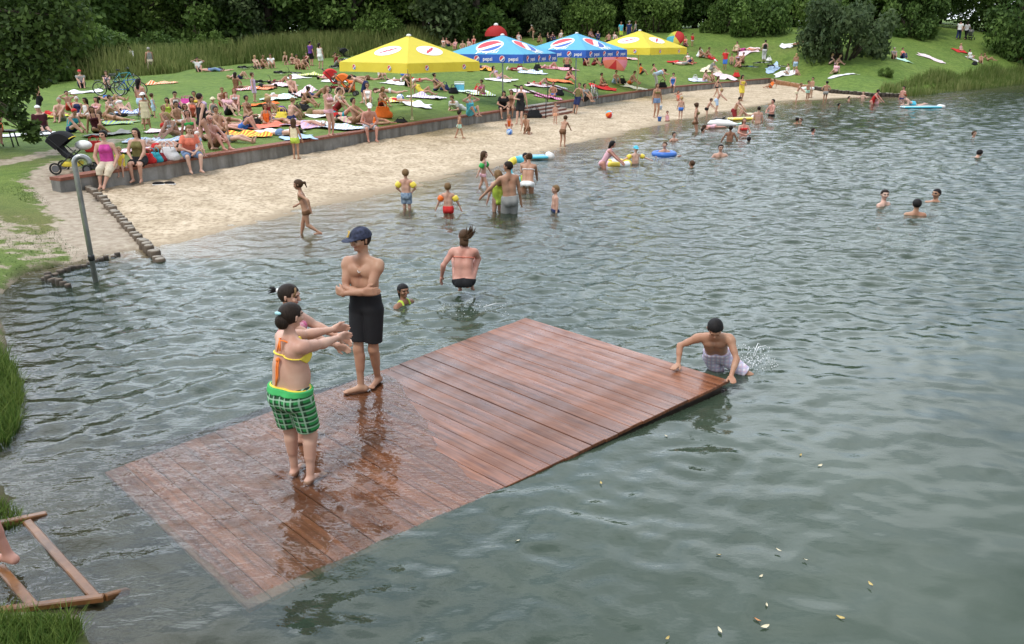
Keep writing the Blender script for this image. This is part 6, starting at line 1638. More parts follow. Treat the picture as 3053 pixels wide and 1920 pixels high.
# the toddler on the lap of the woman in orange
q = wall_at(592, .02); person('toddler in a pale blue shirt on the lap of the blonde woman in orange', 'sitedge', 60, 0, 0, .8, 1., 'm', 'pale', 'short:white', ['tee:lightblue', 'trunks:white'], GR['W'], loc=q + Vector((0, 0, .16)))
SANDERS = """
girl in a pale yellow top and lime shorts standing on the sand facing the wall|back|170|884,475|1.22|.5|f|tan|bob:brown|tank:cream,trunks:lime|sand
small boy in green trunks walking on the sand along the wall|walk|110|1370,415|1.05|.8|m|tan|short:dark|trunks:mint|sand
youth in a black and white striped top and black shorts leaning on the wall|leanwall|-15|1552,370|1.66|0|f|fair|bun:black|tank:black,shorts:black|sand
small child in an orange swimsuit squatting by a blue ball|crouch|0|1518,384|.95|.9|f|rosy|bob:light|suit:orange|sand
tanned boy on his knees digging in the sand|kneel|-30|1572,402|1.25|.4|m|tan|short:brown|trunks:brown|sand
toddler standing alone on the sand in front of the steps|stand|20|1655,370|.95|1|m|fair|short:brown|trunks:peach|sand
youth in a dark tank top and blue shorts leaning right of the steps|leanwall|-40|1722,338|1.5|.1|m|tan|short:black|tank:olive,longshorts:navy|sand
woman in an olive bikini top and denim shorts standing on the sand|stand|20|1955,350|1.62|0|f|tan|bun:brown|bikinitop:olive,trunks:denim|sand
small boy in bright blue trunks seen from behind at the water's edge|back|175|2028,357|1.12|.6|m|fair|short:blond|trunks:blue|sand
toddler sitting at the water's edge beside a blue bucket|sitcross|0|1988,362|.8|1|f|rosy|short:brown|suit:rose|sand
small child with arms up near the wall below the blue swimsuit|sitarm|0|2021,300|1.0|.8|f|rosy|bob:brown|suit:coral|sand
slim girl in black briefs standing on the sand near the far wall|walk|60|2136,290|1.35|.4|f|fair|bob:brown|bikinitop:black,briefs:black|sand
woman wrapped in a yellow towel standing on the sand|front|30|2208,302|1.58|0|f|tan|long:black|towel:yellow|sand
person in an orange swimsuit lying on the sand near the log row|sitlean|-60|2297,262|1.4|.2|f|tan|bob:brown|suit:orange|sand
child stooping by the log row at the far end of the sand|lean|60|2374,304|1.25|.5|m|fair|short:light|trunks:cream|sand
dark-haired boy holding a green swim ring at the far end of the sand|front|20|2405,302|1.3|.4|m|tan|short:dark|trunks:mint|sand
taller child behind the boy with the green swim ring|back|-60|2417,292|1.35|.4|m|tan|short:dark|trunks:cream|sand
dark boy in grey trunks standing ankle deep by the log row|hips|170|2458,309|1.4|.3|m|tan|short:black|trunks:grey|sand
boy in dark trunks bending down at the edge of the water|lean|150|1678,437|1.15|.5|m|tan|short:brown|trunks:brown|sand
boy in a striped towel bending forward in ankle deep water|lean|70|2136,334|1.3|.4|m|fair|short:blond|longshorts:lightblue|sand
"""
for ln in SANDERS.strip().split('\n'):
    a = ln.split('|'); x, y = a[3].split(',')
    person(a[0], a[1], float(a[2]), float(x), float(y), float(a[4]), float(a[5]), a[6], a[7], a[8] or None, a[9].split(','), GR['S'], on='sand')
BATHERS = """
girl in a dark bikini running through the shallow water|run|-85|918,698|1.22|.5|f|tan|pony:brown|bikinitop:olive,briefs:brown|.08
boy in blue patterned trunks and yellow armbands standing with hands on hips|hips|172|1213,620|1.16|.6|m|fair|short:light|shorts:bluefloral|.22
boy in red trunks with orange and yellow armbands wading away|armband|178|1337,636|1.12|.6|m|fair|short:light|trunks:red|.38
girl with green armbands walking through the shallows|walk|85|1442,560|1.15|.6|f|fair|bob:brown|briefs:rose,bikinitop:rose|.16
long-haired girl in a bright green swimsuit wading beside the man in grey shorts|back|-150|1484,632|1.32|.4|f|fair|long:light|suit:lime|.28
man in grey shorts wading with one arm reaching out|reachl|195|1520,638|1.72|0|m|tan|short:dark|longshorts:grey|.33
woman in a white bikini seen from behind bending slightly|lean|170|1573,574|1.6|0|f|tan|bun:brown|bikinitop:white,briefs:white|.36
black-haired child half hidden behind the woman in the white bikini|front|30|1567,548|1.3|.4|m|tan|short:black|trunks:lime|.36
light-haired boy wading alone up to his waist|stand|-75|1655,630|1.16|.6|m|fair|short:light|trunks:navy|.48
dark-haired woman leaning over a yellow swim ring|lean|80|1802,500|1.5|0|f|rosy|bob:black|suit:rose|.42
boy in a blue cap and yellow armbands spreading his arms|wide|10|1894,486|1.2|.5|m|pale||trunks:navy,cap:cyan|.55
person sitting in the blue swim ring|tread2|15|1980,464|1.5|.1|m|fair|short:brown||.70
boy's head and shoulders between the blue ring and the beach|tread|15|2009,420|1.2|.5|m|fair|short:dark||.72
man with bare shoulders facing the camera in mid water|tread|-5|2147,467|1.72|0|m|fair|short:dark||.77
dark head with turned away face left of the man in mid water|tread|-130|2062,498|1.5|0|m|tan|short:brown||.87
small dark head beside the standing woman|tread|60|2096,396|1.2|.5|m|fair|short:dark||.82
tanned woman in a brown bikini standing thigh deep|hips|75|2072,392|1.62|0|f|tan|bun:brown|bikinitop:olive,briefs:brown|.27
child with orange ball and black trunks stepping into the water|lean|60|2108,342|1.1|.7|m|fair|short:brown|trunks:black|.18
girl in pink lying across the black and white whale float|liefront|-60|2128,384|1.3|.5|f|rosy|short:brown|suit:rose|.0
boy in grey and red trunks bending towards the yellow float|lean|50|2189,356|1.4|.3|m|fair|short:dark|longshorts:darkred|.18
bare-backed person with dark hair pulled up sitting in the water|stand|175|2259,364|1.6|0|f|fair|bun:dark|bikinitop:rose|.55
person reclining on the yellow float|lieknee|-70|2222,352|1.3|.4|f|fair|bob:blond|suit:cream|-.06
bearded man with bare back sitting waist deep|front|-70|2300,345|1.72|0|m|rosy|short:dark|trunks:black|.52
woman in a red bikini facing the camera waist deep|front|5|2215,407|1.6|0|f|rosy|bob:light|bikinitop:red|.55
brown-skinned boy seen from behind waist deep|armband|170|2175,422|1.35|.3|m|brown|short:dark|trunks:black|.55
black head just above the water right of the red bikini|tread|170|2232,422|1.5|0|m|tan|short:black||.88
dark-haired head of two close together off the far beach|tread|120|2376,368|1.5|0|m|tan|short:dark||.82
fair companion beside the dark-haired head off the far beach|tread|-60|2386,369|1.5|0|f|fair|short:brown||.83
swimmer's head with white splash off the far beach|tread|70|2424,398|1.5|0|m|rosy|short:dark||.85
swimmer turned right near the right edge|tread2|60|2903,408|1.6|0|m|fair|short:brown||.86
dark-haired swimmer doing breaststroke near the right edge|swim|110|2910,470|1.7|0|m|fair|short:black||.77
smiling pale swimmer on the left of three|tread2|35|2633,614|1.70|0|m|pale|short:dark||.78
black-haired swimmer seen from behind in the middle of three|tread|175|2728,640|1.72|0|m|tan|short:black||.80
swimmer with a moustache on the right of three|tread2|-25|2788,600|1.72|0|m|tan|short:black||.83
woman in a red swimsuit bending over a child in the far water|lean|40|2602,310|1.6|0|f|rosy|bun:dark|suit:red|.42
small child held by the woman in the red swimsuit|front|-30|2614,310|1.0|.8|f|rosy|short:light|suit:rose|.55
pale child behind the woman in the red swimsuit|tread|-30|2572,294|1.2|.5|f|pale|bob:light||.6
man standing waist deep in front of the reeds|stand|-70|2690,294|1.7|0|m|rosy|short:dark|trunks:navy|.53
person lying on the blue and white air mattress|lieprop|-85|2718,321|1.65|0|m|pale|short:red|trunks:cyan|-.08
far swimmer's head near the log row|tread|30|2531,300|1.5|0|m|fair|short:black||.82
far swimmer's dark head right of the air mattress children|tread|60|2501,320|1.5|0|m|tan|short:black||.85
"""
armb = {}
for ln in BATHERS.strip().split('\n'):
    a = ln.split('|'); x, y = a[3].split(','); lab = a[0]
    armb[a[0]] = person(lab, a[1], float(a[2]), float(x), float(y), float(a[4]), float(a[5]), a[6], a[7], a[8] or None, [w for w in a[9].split(',') if w], GR['B'], on='water', sub=float(a[10]))
# inflatable armbands are worn: parts of their wearer
def armbands(o, pose, age, cols):
    b = Body(PO[pose], age, 0)
    for i in (0, 1):
        s_, e = b.sho[i], b.elb[i]; d = nrm(e - s_); c = Vector(s_ + d * b.ua * .55); M_ = Vector(d).to_track_quat('Z', 'Y').to_matrix()
        mb = MB(); mb.lathe([(.03, -.055), (.052, -.05), (.062, -.03), (.062, .03), (.052, .05), (.03, .055)], 12, c, M_); mb.build('armband', mat('vinyl_' + cols[i], CC[cols[i]], .35), o, True)
for key, pose, age, cols in [('boy in blue patterned', 'hips', .6, ('yellow', 'yellow')), ('boy in red trunks', 'armband', .6, ('yellow', 'orange')), ('girl with green armbands', 'walk', .6, ('green', 'green')), ('boy in a blue cap', 'wide', .5, ('yellow', 'yellow'))]:
    o = [v for k_, v in armb.items() if k_.startswith(key)][0]; armbands(o, pose, age, cols)
mat('navycap', (.008, .010, .022), .8, .2, 42., c2=(.05, .06, .11)); mat('pinkflower', (.72, .55, .56), .8, .1, 26., c2=(.60, .06, .22)); mat('greenband', (.05, .36, .10), .8)
# ------------------------------------------------------------------ the people on and around the raft
def hero(label, f, H, loc, pose, sex='m', skin='fair', hair=None, wear=(), fat=1.0, vox=.0044, group='people at the raft', age=0.):
    """pose targets given in world metres through pw() are turned into the figure's own frame"""
    key = 'hero%d' % len(PEOPLE); PO[key] = pose
    fem = 1 if sex == 'f' else 0
    ga = [w.split(':') for w in wear]; hk, hcol = hair.split(':')
    parts = make_parts((key,), pose, age, fem, fat, vox, [g for g, _ in ga if g not in ('cap', 'hat')], hk, True)
    for g, c in ga:
        if g in ('cap', 'hat'): make_parts((key,), pose, age, fem, fat, vox, [], g, True)
    o = bpy.data.objects.new('person', parts['body']); COL.objects.link(o)
    for i, m_ in enumerate((SKIN[skin], M_EYE, M_LIP, haircol(hcol))): o.data.materials[i] = m_
    o.location = loc; o.rotation_euler = (0, 0, R(180 + f)); o.scale = (H, H, H)
    tag(o, label, 'person', group); out = {}
    for g, c in ga:
        me = parts[('hair', g)] if g in ('cap', 'hat') else parts[g]
        ch = link(CHILDNAME.get(g, g), me, o); me.materials[0] = MATS[c] if c in MATS else cloth(c); out[g] = ch
    if parts[('hair', hk)]: out['hair'] = link('hair', parts[('hair', hk)], o); parts[('hair', hk)].materials[0] = haircol(hcol)
    PEOPLE.append(o); o_b = Body(pose, age, fem, fat, True); return o, o_b, out
def inv(loc, f, H):
    Mx = Matrix.Rotation(-R(180 + f), 3, 'Z'); return lambda p: tuple((Mx @ (Vector(p) - Vector(loc))) / H)
def on_raft(px, py):
    r = ray(px, py); lo, hi = 3., 15.
    for _ in range(60):
        t = (lo + hi) / 2; x, y, z = r[0] * t / r[1], t, CH + r[2] * t / r[1]
        if z > raft_z(x, y): lo = t
        else: hi = t
    return Vector((x, y, z))
def part(o, mb, name, m, smooth=True): return mb.build(name, m, o, smooth)
# --- young man with folded arms
fl, fr_ = on_raft(1078, 1172), on_raft(1128, 1146)
loc = (fl + fr_) / 2; loc.z = min(fl.z, fr_.z); Hm, fm = 1.78, -22.
iv = inv(loc, fm, Hm)
a1, a2_ = iv(fl), iv(fr_)
P_ = dict(pel=(.0, -.015, .522), up=(.02, -.03, 1), feet=((a2_[0] * .9, a2_[1], a2_[2] + .040), (a1[0] * .9, a1[1], a1[2] + .040)) if a2_[0] > a1[0] else ((a1[0], a1[1], a1[2] + .04), (a2_[0], a2_[1], a2_[2] + .04)),
          hands=((-.058, .086, .660), (.064, .110, .645)), epole=(1, .35, -1.2), kpole=(.15, 1, .1), fdir=((.75, .65, 0), (-.1, 1, 0)), head=(.05, .10, 1), face=(.42, 1, -.14), curl=.5, palm=((0, -1, 0), (0, -1, 0)), hdir=((-.9, -.2, .1), (.9, -.25, .1)))
o, b, ch = hero('young man in a dark blue cap and black shorts standing with folded arms', fm, Hm, loc, P_, 'm', 'tan', 'short:dark', ['longshorts:black', 'cap:navycap'] if 'navycap' in MATS else ['longshorts:black', 'cap:navy'], .93)
# the chain and the cap's gold emblem
nb = b.nb; c = []
for i in range(25):
    t = -1 + 2 * i / 24; c.append(tuple(nb + b.rt2 * .052 * t * (1 - .12 * t * t) + b.fw2 * (.052 - .055 * t * t) + b.up2 * (.012 - .085 * (1 - abs(t) ** 1.3))))
mb = MB(); mb.tube(c, .0028, 6, True); part(o, mb, 'neck_chain', mat('silver_chain', (.7, .68, .66), .3, .1, 20, 0, .8))
A = b.hA; hc = b.hc; h = b.hh
em = MB(); pts = []
for i in range(15):
    t = math.pi * (.28 + 1.44 * i / 14); d = nrm(A[1] * .94 + A[0] * .25); sd_ = nrm(np.cross(d, A[2]))
    pts.append(tuple(hc + d * h * .555 + A[2] * h * (.36 + .12 * math.sin(t)) + sd_ * h * .105 * math.cos(t) - d * h * .10 * max(0, math.sin(t))))
em.tube(pts, h * .035, 6, True)
e_ = em.build('emblem', mat('gold_thread', (.62, .38, .06), .5), ch['cap'], True)
# --- girl with the green plaid shorts
p = on_raft(895, 1432); Hg, fg = 1.63, 158.; iv = inv(p, fg, Hg)
hand = iv(atd(1058, 985, p.y + .62)); 
P_ = dict(twist=.45, pel=(0, -.01, .518), up=(.06, .08, 1), feet=((.075, -.01, .035), (-.055, .03, .035)), hands=((hand[0] + .012, hand[1], hand[2] - .012), (hand[0] - .02, hand[1] + .02, hand[2] + .015)), epole=(.5, 0, -1), fdir=(.15, 1, 0), head=(.05, .12, 1), face=(.35, 1, -.12), curl=.9)
o, b, ch = hero('girl in green plaid shorts and a yellow bikini top stretching her arms forward', fg, Hg, p, P_, 'f', 'fair', 'short:dark', ['bikinitop:yellow', 'longshorts:plaidgreen', 'waistband:greenband', 'edge:yellow'], 1.14)
GB = (o, b)
A = b.hA; h = b.hh; hc = b.hc
mb = MB()
bk = hc - A[1] * h * .42 - A[2] * h * .05
mb.ball(tuple(bk - A[2] * h * .16), h * .30, 16, 10, (1.0, .75, 1.05)); part(ch['hair'], mb, 'hair_bun', haircol('dark'))
mb = MB(); mb.ball(tuple(hc - A[1] * h * .60 + A[2] * h * .16), h * .10, 12, 8, (1.5, .7, .7)); part(ch['hair'], mb, 'hair_clip', mat('aqua_clip', (.35, .62, .66), .4))
M_OR = cloth('orange'); M_OR2 = mat('orange_cord', (.85, .22, .04), .7)
mb = MB(); bb = b.nb - b.fw2 * .062 - b.up2 * .04
def back_at(up_, rt_=0., off=.0): return np.array(b.nb) + b.up2 * up_ + b.rt2 * rt_ - b.fw2 * off
mb.tube([tuple(back_at(-.02, -.055, .01)), tuple(back_at(.0, -.02, .052)), tuple(back_at(-.005, .0, .058)), tuple(back_at(.0, .02, .052)), tuple(back_at(-.02, .055, .01))], .004, 6)
mb.tube([tuple(back_at(-.005, .0, .060)), tuple(back_at(-.03, -.006, .064)), tuple(back_at(-.065, -.012, .066))], .0045, 6)
mb.tube([tuple(back_at(-.005, .0, .060)), tuple(back_at(-.03, .010, .064)), tuple(back_at(-.055, .014, .066))], .0045, 6)
mb.tube([tuple(back_at(-.105, -.008, .069)), tuple(back_at(-.15, -.012, .072)), tuple(back_at(-.20, -.010, .073)), tuple(back_at(-.235, -.012, .074))], .0042, 6)
mb.tube([tuple(back_at(-.105, .008, .069)), tuple(back_at(-.15, .004, .072)), tuple(back_at(-.19, .006, .073)), tuple(back_at(-.25, -.014, .075))], .0042, 6)
mb.ball(tuple(back_at(-.105, 0, .070)), .012, 8, 6)
part(ch['bikinitop'], mb, 'bikini_strings', M_OR2)
# --- girl behind her
p2 = on_raft(893, 1315); p2.y += .02; fg2 = 92.
P_ = dict(pel=(0, 0, .515), up=(0, .02, 1), feet=((.06, .02, .035), (-.06, .03, .035)), hands=((.02, .30, .62), (-.02, .34, .64)), epole=(.7, 0, -1), head=(0, .16, 1), face=(.15, 1, -.1), curl=.6)
o, b, ch = hero('girl in a pink flowered bikini standing half hidden behind the green plaid shorts', fg2, 1.57, p2, P_, 'f', 'fair', 'short:dark', ['bikinitop:pinkflower', 'briefs:pinkflower'], 1.12)
A = b.hA; h = b.hh; hc = b.hc
mb = MB(); mb.ball(tuple(hc - A[1] * h * .56 + A[2] * h * .12), h * .11, 10, 8, (.8, .8, 1)); part(ch['hair'], mb, 'hair_tie', cloth('white'))
mb = MB()
for k in range(7):
    a = k * .9; s0 = np.array(hc - A[1] * h * .62 + A[2] * h * .12)
    mb.tube([tuple(s0), tuple(s0 - A[1] * h * .16 + A[2] * h * (.10 * math.sin(a)) + A[0] * h * .08 * math.cos(a)), tuple(s0 - A[1] * h * .34 + A[2] * h * (.16 * math.sin(a) - .06) + A[0] * h * .14 * math.cos(a))], [h * .055, h * .05, h * .012], 6)
part(ch['hair'], mb, 'hair_tail', haircol('black'))
mb = MB(); mb.tube([tuple(hc + A[0] * h * .16 + A[1] * h * .30 + A[2] * h * .46), tuple(hc + A[0] * h * .30 + A[1] * h * .38 + A[2] * h * .30), tuple(hc + A[0] * h * .36 + A[1] * h * .32 + A[2] * h * .08)], h * .05, 6); part(ch['hair'], mb, 'light_strand', haircol('light'))
# --- jumping girl
J = atd(1382, 800, 11.2); Hj, fj = 1.52, 176.; loc = Vector((J.x, J.y, atd(1378, 836, 11.2).z - .30 * Hj))
P_ = dict(pel=(0, 0, .30), up=(-.04, .22, 1), bend=(.06, .12, 0), feet=((.06, .13, .245), (-.055, .11, .24)), kpole=(.3, 1, .9), hands=((.10, .34, .40), (-.23, .10, .30)), epole=((.6, -.4, -.2), (-.8, -.9, -.2)), head=(.02, .30, 1), face=(-.1, 1, -.5), fdir=(.1, .6, -.75), curl=.4)
o, b, ch = hero('girl in a black bikini bottom jumping into the water with knees drawn up', fj, Hj, loc, P_, 'f', 'rosy', 'short:brown', ['briefs:black', 'bikinitop:coral'], 1.02)
A = b.hA; h = b.hh; hc = b.hc
mb = MB(); g = random.Random(4)
for k in range(26):
    s0 = np.array(hc) - A[1] * h * (.42 + .08 * g.random()) + A[0] * h * g.uniform(-.1, .22) + A[2] * h * g.uniform(-.3, .1)
    dr = nrm(A[0] * g.uniform(.3, 1.0) + A[2] * g.uniform(.15, .95) - A[1] * g.uniform(.1, .5)); ln = h * g.uniform(.45, 1.05)
    mb.tube([tuple(s0), tuple(s0 + dr * ln * .45 + A[0] * h * .12), tuple(s0 + dr * ln * .8 + A[2] * h * .1), tuple(s0 + dr * ln + A[2] * h * .22)], [h * .065, h * .05, h * .032, h * .006], 5)
for k in range(6):
    s0 = np.array(hc) - A[1] * h * .38 - A[2] * h * .2 + A[0] * h * (k - 2.5) * .1
    mb.tube([tuple(s0), tuple(s0 - A[2] * h * .4 - A[1] * h * .08), tuple(s0 - A[2] * h * .62)], [h * .1, h * .08, h * .02], 6)
part(ch['hair'], mb, 'flying_strands', haircol('brown'))
# --- swimming girl's head
p = at(1204, 907, 0); p.z = -1.5 * .80
P_ = dict(PO['tread']); P_.update(face=(.30, 1, -.12), hands=(.24, .16, .66))
o, b, ch = hero('dark-skinned girl with wet black hair swimming left of the jumping girl', 55., 1.5, p, P_, 'f', 'brown', 'short:black', ['suit:lime'], .95, .0048)
A = b.hA; h = b.hh; hc = b.hc
mb = MB(); s0 = np.array(hc) - A[1] * h * .36 + A[2] * h * .0
mb.tube([tuple(s0 + A[2] * h * .1), tuple(s0 - A[2] * h * .35 - A[1] * h * .06), tuple(s0 - A[2] * h * .75)], [h * .28, h * .22, h * .12], 10); part(ch['hair'], mb, 'wet_hair', haircol('black'))
# --- boy climbing onto the raft
hl, hr2 = at(2022, 1093, .135), at(2178, 1130, .135)
Hb, fb = 1.50, -18.; pc = atd(2138, 1062, 8.55); loc = Vector((pc.x, pc.y, pc.z - .36 * Hb)); iv = inv(loc, fb, Hb)
q1, q2 = iv(hl), iv(hr2); lft, rgt = (q1, q2) if q1[0] > q2[0] else (q2, q1)
P_ = dict(pel=(0, 0, .36), up=(.10, .78, 1), bend=(0, .1, .1), hands=((lft[0], lft[1], lft[2] + .02), (rgt[0], rgt[1], rgt[2] + .02)), epole=(1, -.4, 0), feet=((-.06, -.28, .02), (-.26, -.12, .02)), kpole=((-.4, .2, -.6), (-1.2, .5, .2)), head=(-.05, .75, .75), face=(-.12, 1, -.95), fdir=(0, -.6, -1), hdir=((.35, 1, .05), (-.3, 1, .05)), palm=(0, 0, -1), curl=.25)
o, b, ch = hero('boy in white checked shorts pulling himself up onto the corner of the raft', fb, Hb, loc, P_, 'm', 'tan', 'short:black', ['longshorts:checkwhite'], .92, group='people at the raft', age=.12)
# --- the person whose foot shows at the left edge
p = at(-4, 1700, .05)
P_ = dict(PO['stand']); P_.update(feet=((.05, -.05, .035), (-.06, .2, .035)))
o, b, ch = hero('bare foot of a person stepping on the timber frame at the left picture edge', -95., 1.7, p + Vector((-.05, 0, 0)), P_, 'm', 'rosy', 'short:brown', ['shorts:navy'], 1.0, .0062)
# splashes thrown up by the climbing boy and under the jumper
M_SPL = mat('splash_water', (.85, .87, .88), .1, .05, 20., spec=.6)
def splash(px, py, d, n, w, hgt, label, seed):
    c = atd(px, py, d); g = random.Random(seed); mb = MB()
    for _ in range(n):
        a = g.uniform(0, 6.28); r = w * g.random() ** .6; z = hgt * g.random() ** 1.6 * (1 - .5 * r / w) * (1 if g.random() < .6 else .3)
        s_ = g.uniform(.002, .0065); mb.ball((math.cos(a) * r, math.sin(a) * r * .6, z), s_, 6, 4, (1, 1, g.uniform(.8, 1.9)))
    for _ in range(2):
        a = g.uniform(-.4, 1.4); pts = []
        for i in range(6):
            t = i / 5; pts.append((w * (.15 + .8 * t) * math.cos(a), w * .5 * math.sin(a) * t, hgt * .9 * math.sin(math.pi * (.15 + .75 * t)) * g.uniform(.7, 1)))
        mb.tube(pts, [.003, .004, .004, .003, .002, .001], 5)
    o = mb.build('splash', M_SPL, None, True, (c.x, c.y, 0.)); tag(o, label, 'splash', kind='stuff')
splash(2235, 1085, 8.75, 300, .34, .30, 'white drops splashing beside the climbing boy', 2)
splash(1425, 876, 10.8, 70, .60, .07, 'low white splashing water below the jumping girl', 3)
splash(2330, 398, at(2330, 398).y, 120, 1.6, .3, 'white swimming splash off the far beach', 5)
splash(2200, 420, at(2200, 420).y, 90, .5, .22, 'small white splash between the bathers', 6)
# ------------------------------------------------------------------ parasols with their printing
def fabric(name, c, tl=.35):
    m, t, b = nodes_of(name); out = t.nodes['Material Output']; tcn = N(t, 'TexCoord'); n = N(t, 'TexNoise', Scale=3., Detail=3.0); t.links.new(tcn.outputs['Object'], n.inputs['Vector'])
    r = N(t, 'ValToRGB'); e = r.color_ramp.elements; e[0].color = tuple(x * .93 for x in c) + (1,); e[1].color = tuple(min(1, x * 1.05) for x in c) + (1,)
    t.links.new(n.outputs['Fac'], r.inputs[0]); t.links.new(r.outputs[0], b.inputs['Base Color']); b.inputs['Roughness'].default_value = .75
    bn = N(t, 'Bump', Strength=.25, Distance=.06); t.links.new(n.outputs['Fac'], bn.inputs['Height']); t.links.new(bn.outputs[0], b.inputs['Normal'])
    tr = N(t, 'BsdfTranslucent'); t.links.new(r.outputs[0], tr.inputs[0]); mx_ = N(t, 'MixShader', Fac=tl)
    t.links.new(b.outputs[0], mx_.inputs[1]); t.links.new(tr.outputs[0], mx_.inputs[2]); t.links.new(mx_.outputs[0], out.inputs['Surface']); MATS[name] = m; return m
F_YEL = fabric('yellow_canvas', (.83, .70, .07)); F_BLU = fabric('light_blue_canvas', (.14, .52, .78)); F_DBL = fabric('deep_blue_canvas', (.03, .12, .50), .15)
M_WH = mat('print_white', (.80, .80, .80), .7, .03); M_RD = mat('print_red', (.62, .06, .08), .7, .05); M_BL = mat('print_blue', (.05, .12, .42), .7, .05)
TXT = {}
def text_poly(s):
    if s in TXT: return TXT[s]
    cu = bpy.data.curves.new('lettering', 'FONT'); cu.body = s; cu.align_x = 'CENTER'; cu.align_y = 'CENTER'; cu.size = 1.; cu.offset = .018; cu.resolution_u = 2
    ob = bpy.data.objects.new('lettering', cu); COL.objects.link(ob); bpy.context.view_layer.update()
    me = ob.evaluated_get(bpy.context.evaluated_depsgraph_get()).to_mesh()
    TXT[s] = ([tuple(v.co) for v in me.vertices], [tuple(p.vertices) for p in me.polygons]); bpy.data.objects.remove(ob); return TXT[s]
def disc(r, n=28, sx=1., sy=1.): return [(sx * r * math.cos(2 * math.pi * i / n), sy * r * math.sin(2 * math.pi * i / n)) for i in range(n)]
def globe(r):
    """white disc, red cap, blue base with the white wave between"""
    up = [(r * .86 * math.cos(a), r * .86 * math.sin(a)) for a in np.linspace(R(15), R(190), 16)]
    wave = [(x, r * (.10 + .22 * math.sin(x / r * 1.6))) for x in np.linspace(-r * .84, r * .82, 10)]
    lo = [(r * .86 * math.cos(a), r * .86 * math.sin(a)) for a in np.linspace(R(205), R(352), 14)]
    wl = [(x, r * (-.32 + .24 * math.sin(x / r * 1.4 - .2))) for x in np.linspace(r * .84, -r * .76, 10)]
    return [(disc(r), M_WH, 0), (up + wave, M_RD, 1), (lo + wl, M_BL, 1)]
class Face:
    def __init__(s, A, B, T, out): s.o = (A + B) / 2; s.ex = (B - A).normalized(); ey = (T - s.o); s.ey = (ey - s.ex * ey.dot(s.ex)).normalized(); s.n = s.ex.cross(s.ey); s.n = s.n if s.n.dot(out) > 0 else -s.n
    def P(s, x, y, off): return s.o + s.ex * x + s.ey * y + s.n * off
def put(face, polys, cx, cy, parent, name, rot=0., sc=1., off=.012):
    groups = {}
    for pts, m_, lay in polys:
        groups.setdefault(m_.name, (m_, MB()))
        c, s_ = math.cos(rot), math.sin(rot); mb = groups[m_.name][1]
        vs = [face.P(cx + sc * (x * c - y * s_), cy + sc * (x * s_ + y * c), off + .006 * lay) for x, y in pts]
        mb.add(vs, [tuple(range(len(vs)))])
    mb = MB(); ms = []
    for m_, g in groups.values():
        mb.cur = len(ms); ms.append(m_); mb.add(g.v, g.f)
    return mb.build(name, ms, parent)
def put_text(face, s, cx, cy, size, parent, rot=0., m_=None, shear=.0, name='lettering', off=.014):
    v, f = text_poly(s); c, s_ = math.cos(rot), math.sin(rot)
    vs = [face.P(cx + size * ((x + shear * y) * c - y * s_), cy + size * ((x + shear * y) * s_ + y * c), off) for x, y, _ in v]
    mb = MB(); mb.add(vs, f); return mb.build(name, m_ or M_WH, parent)
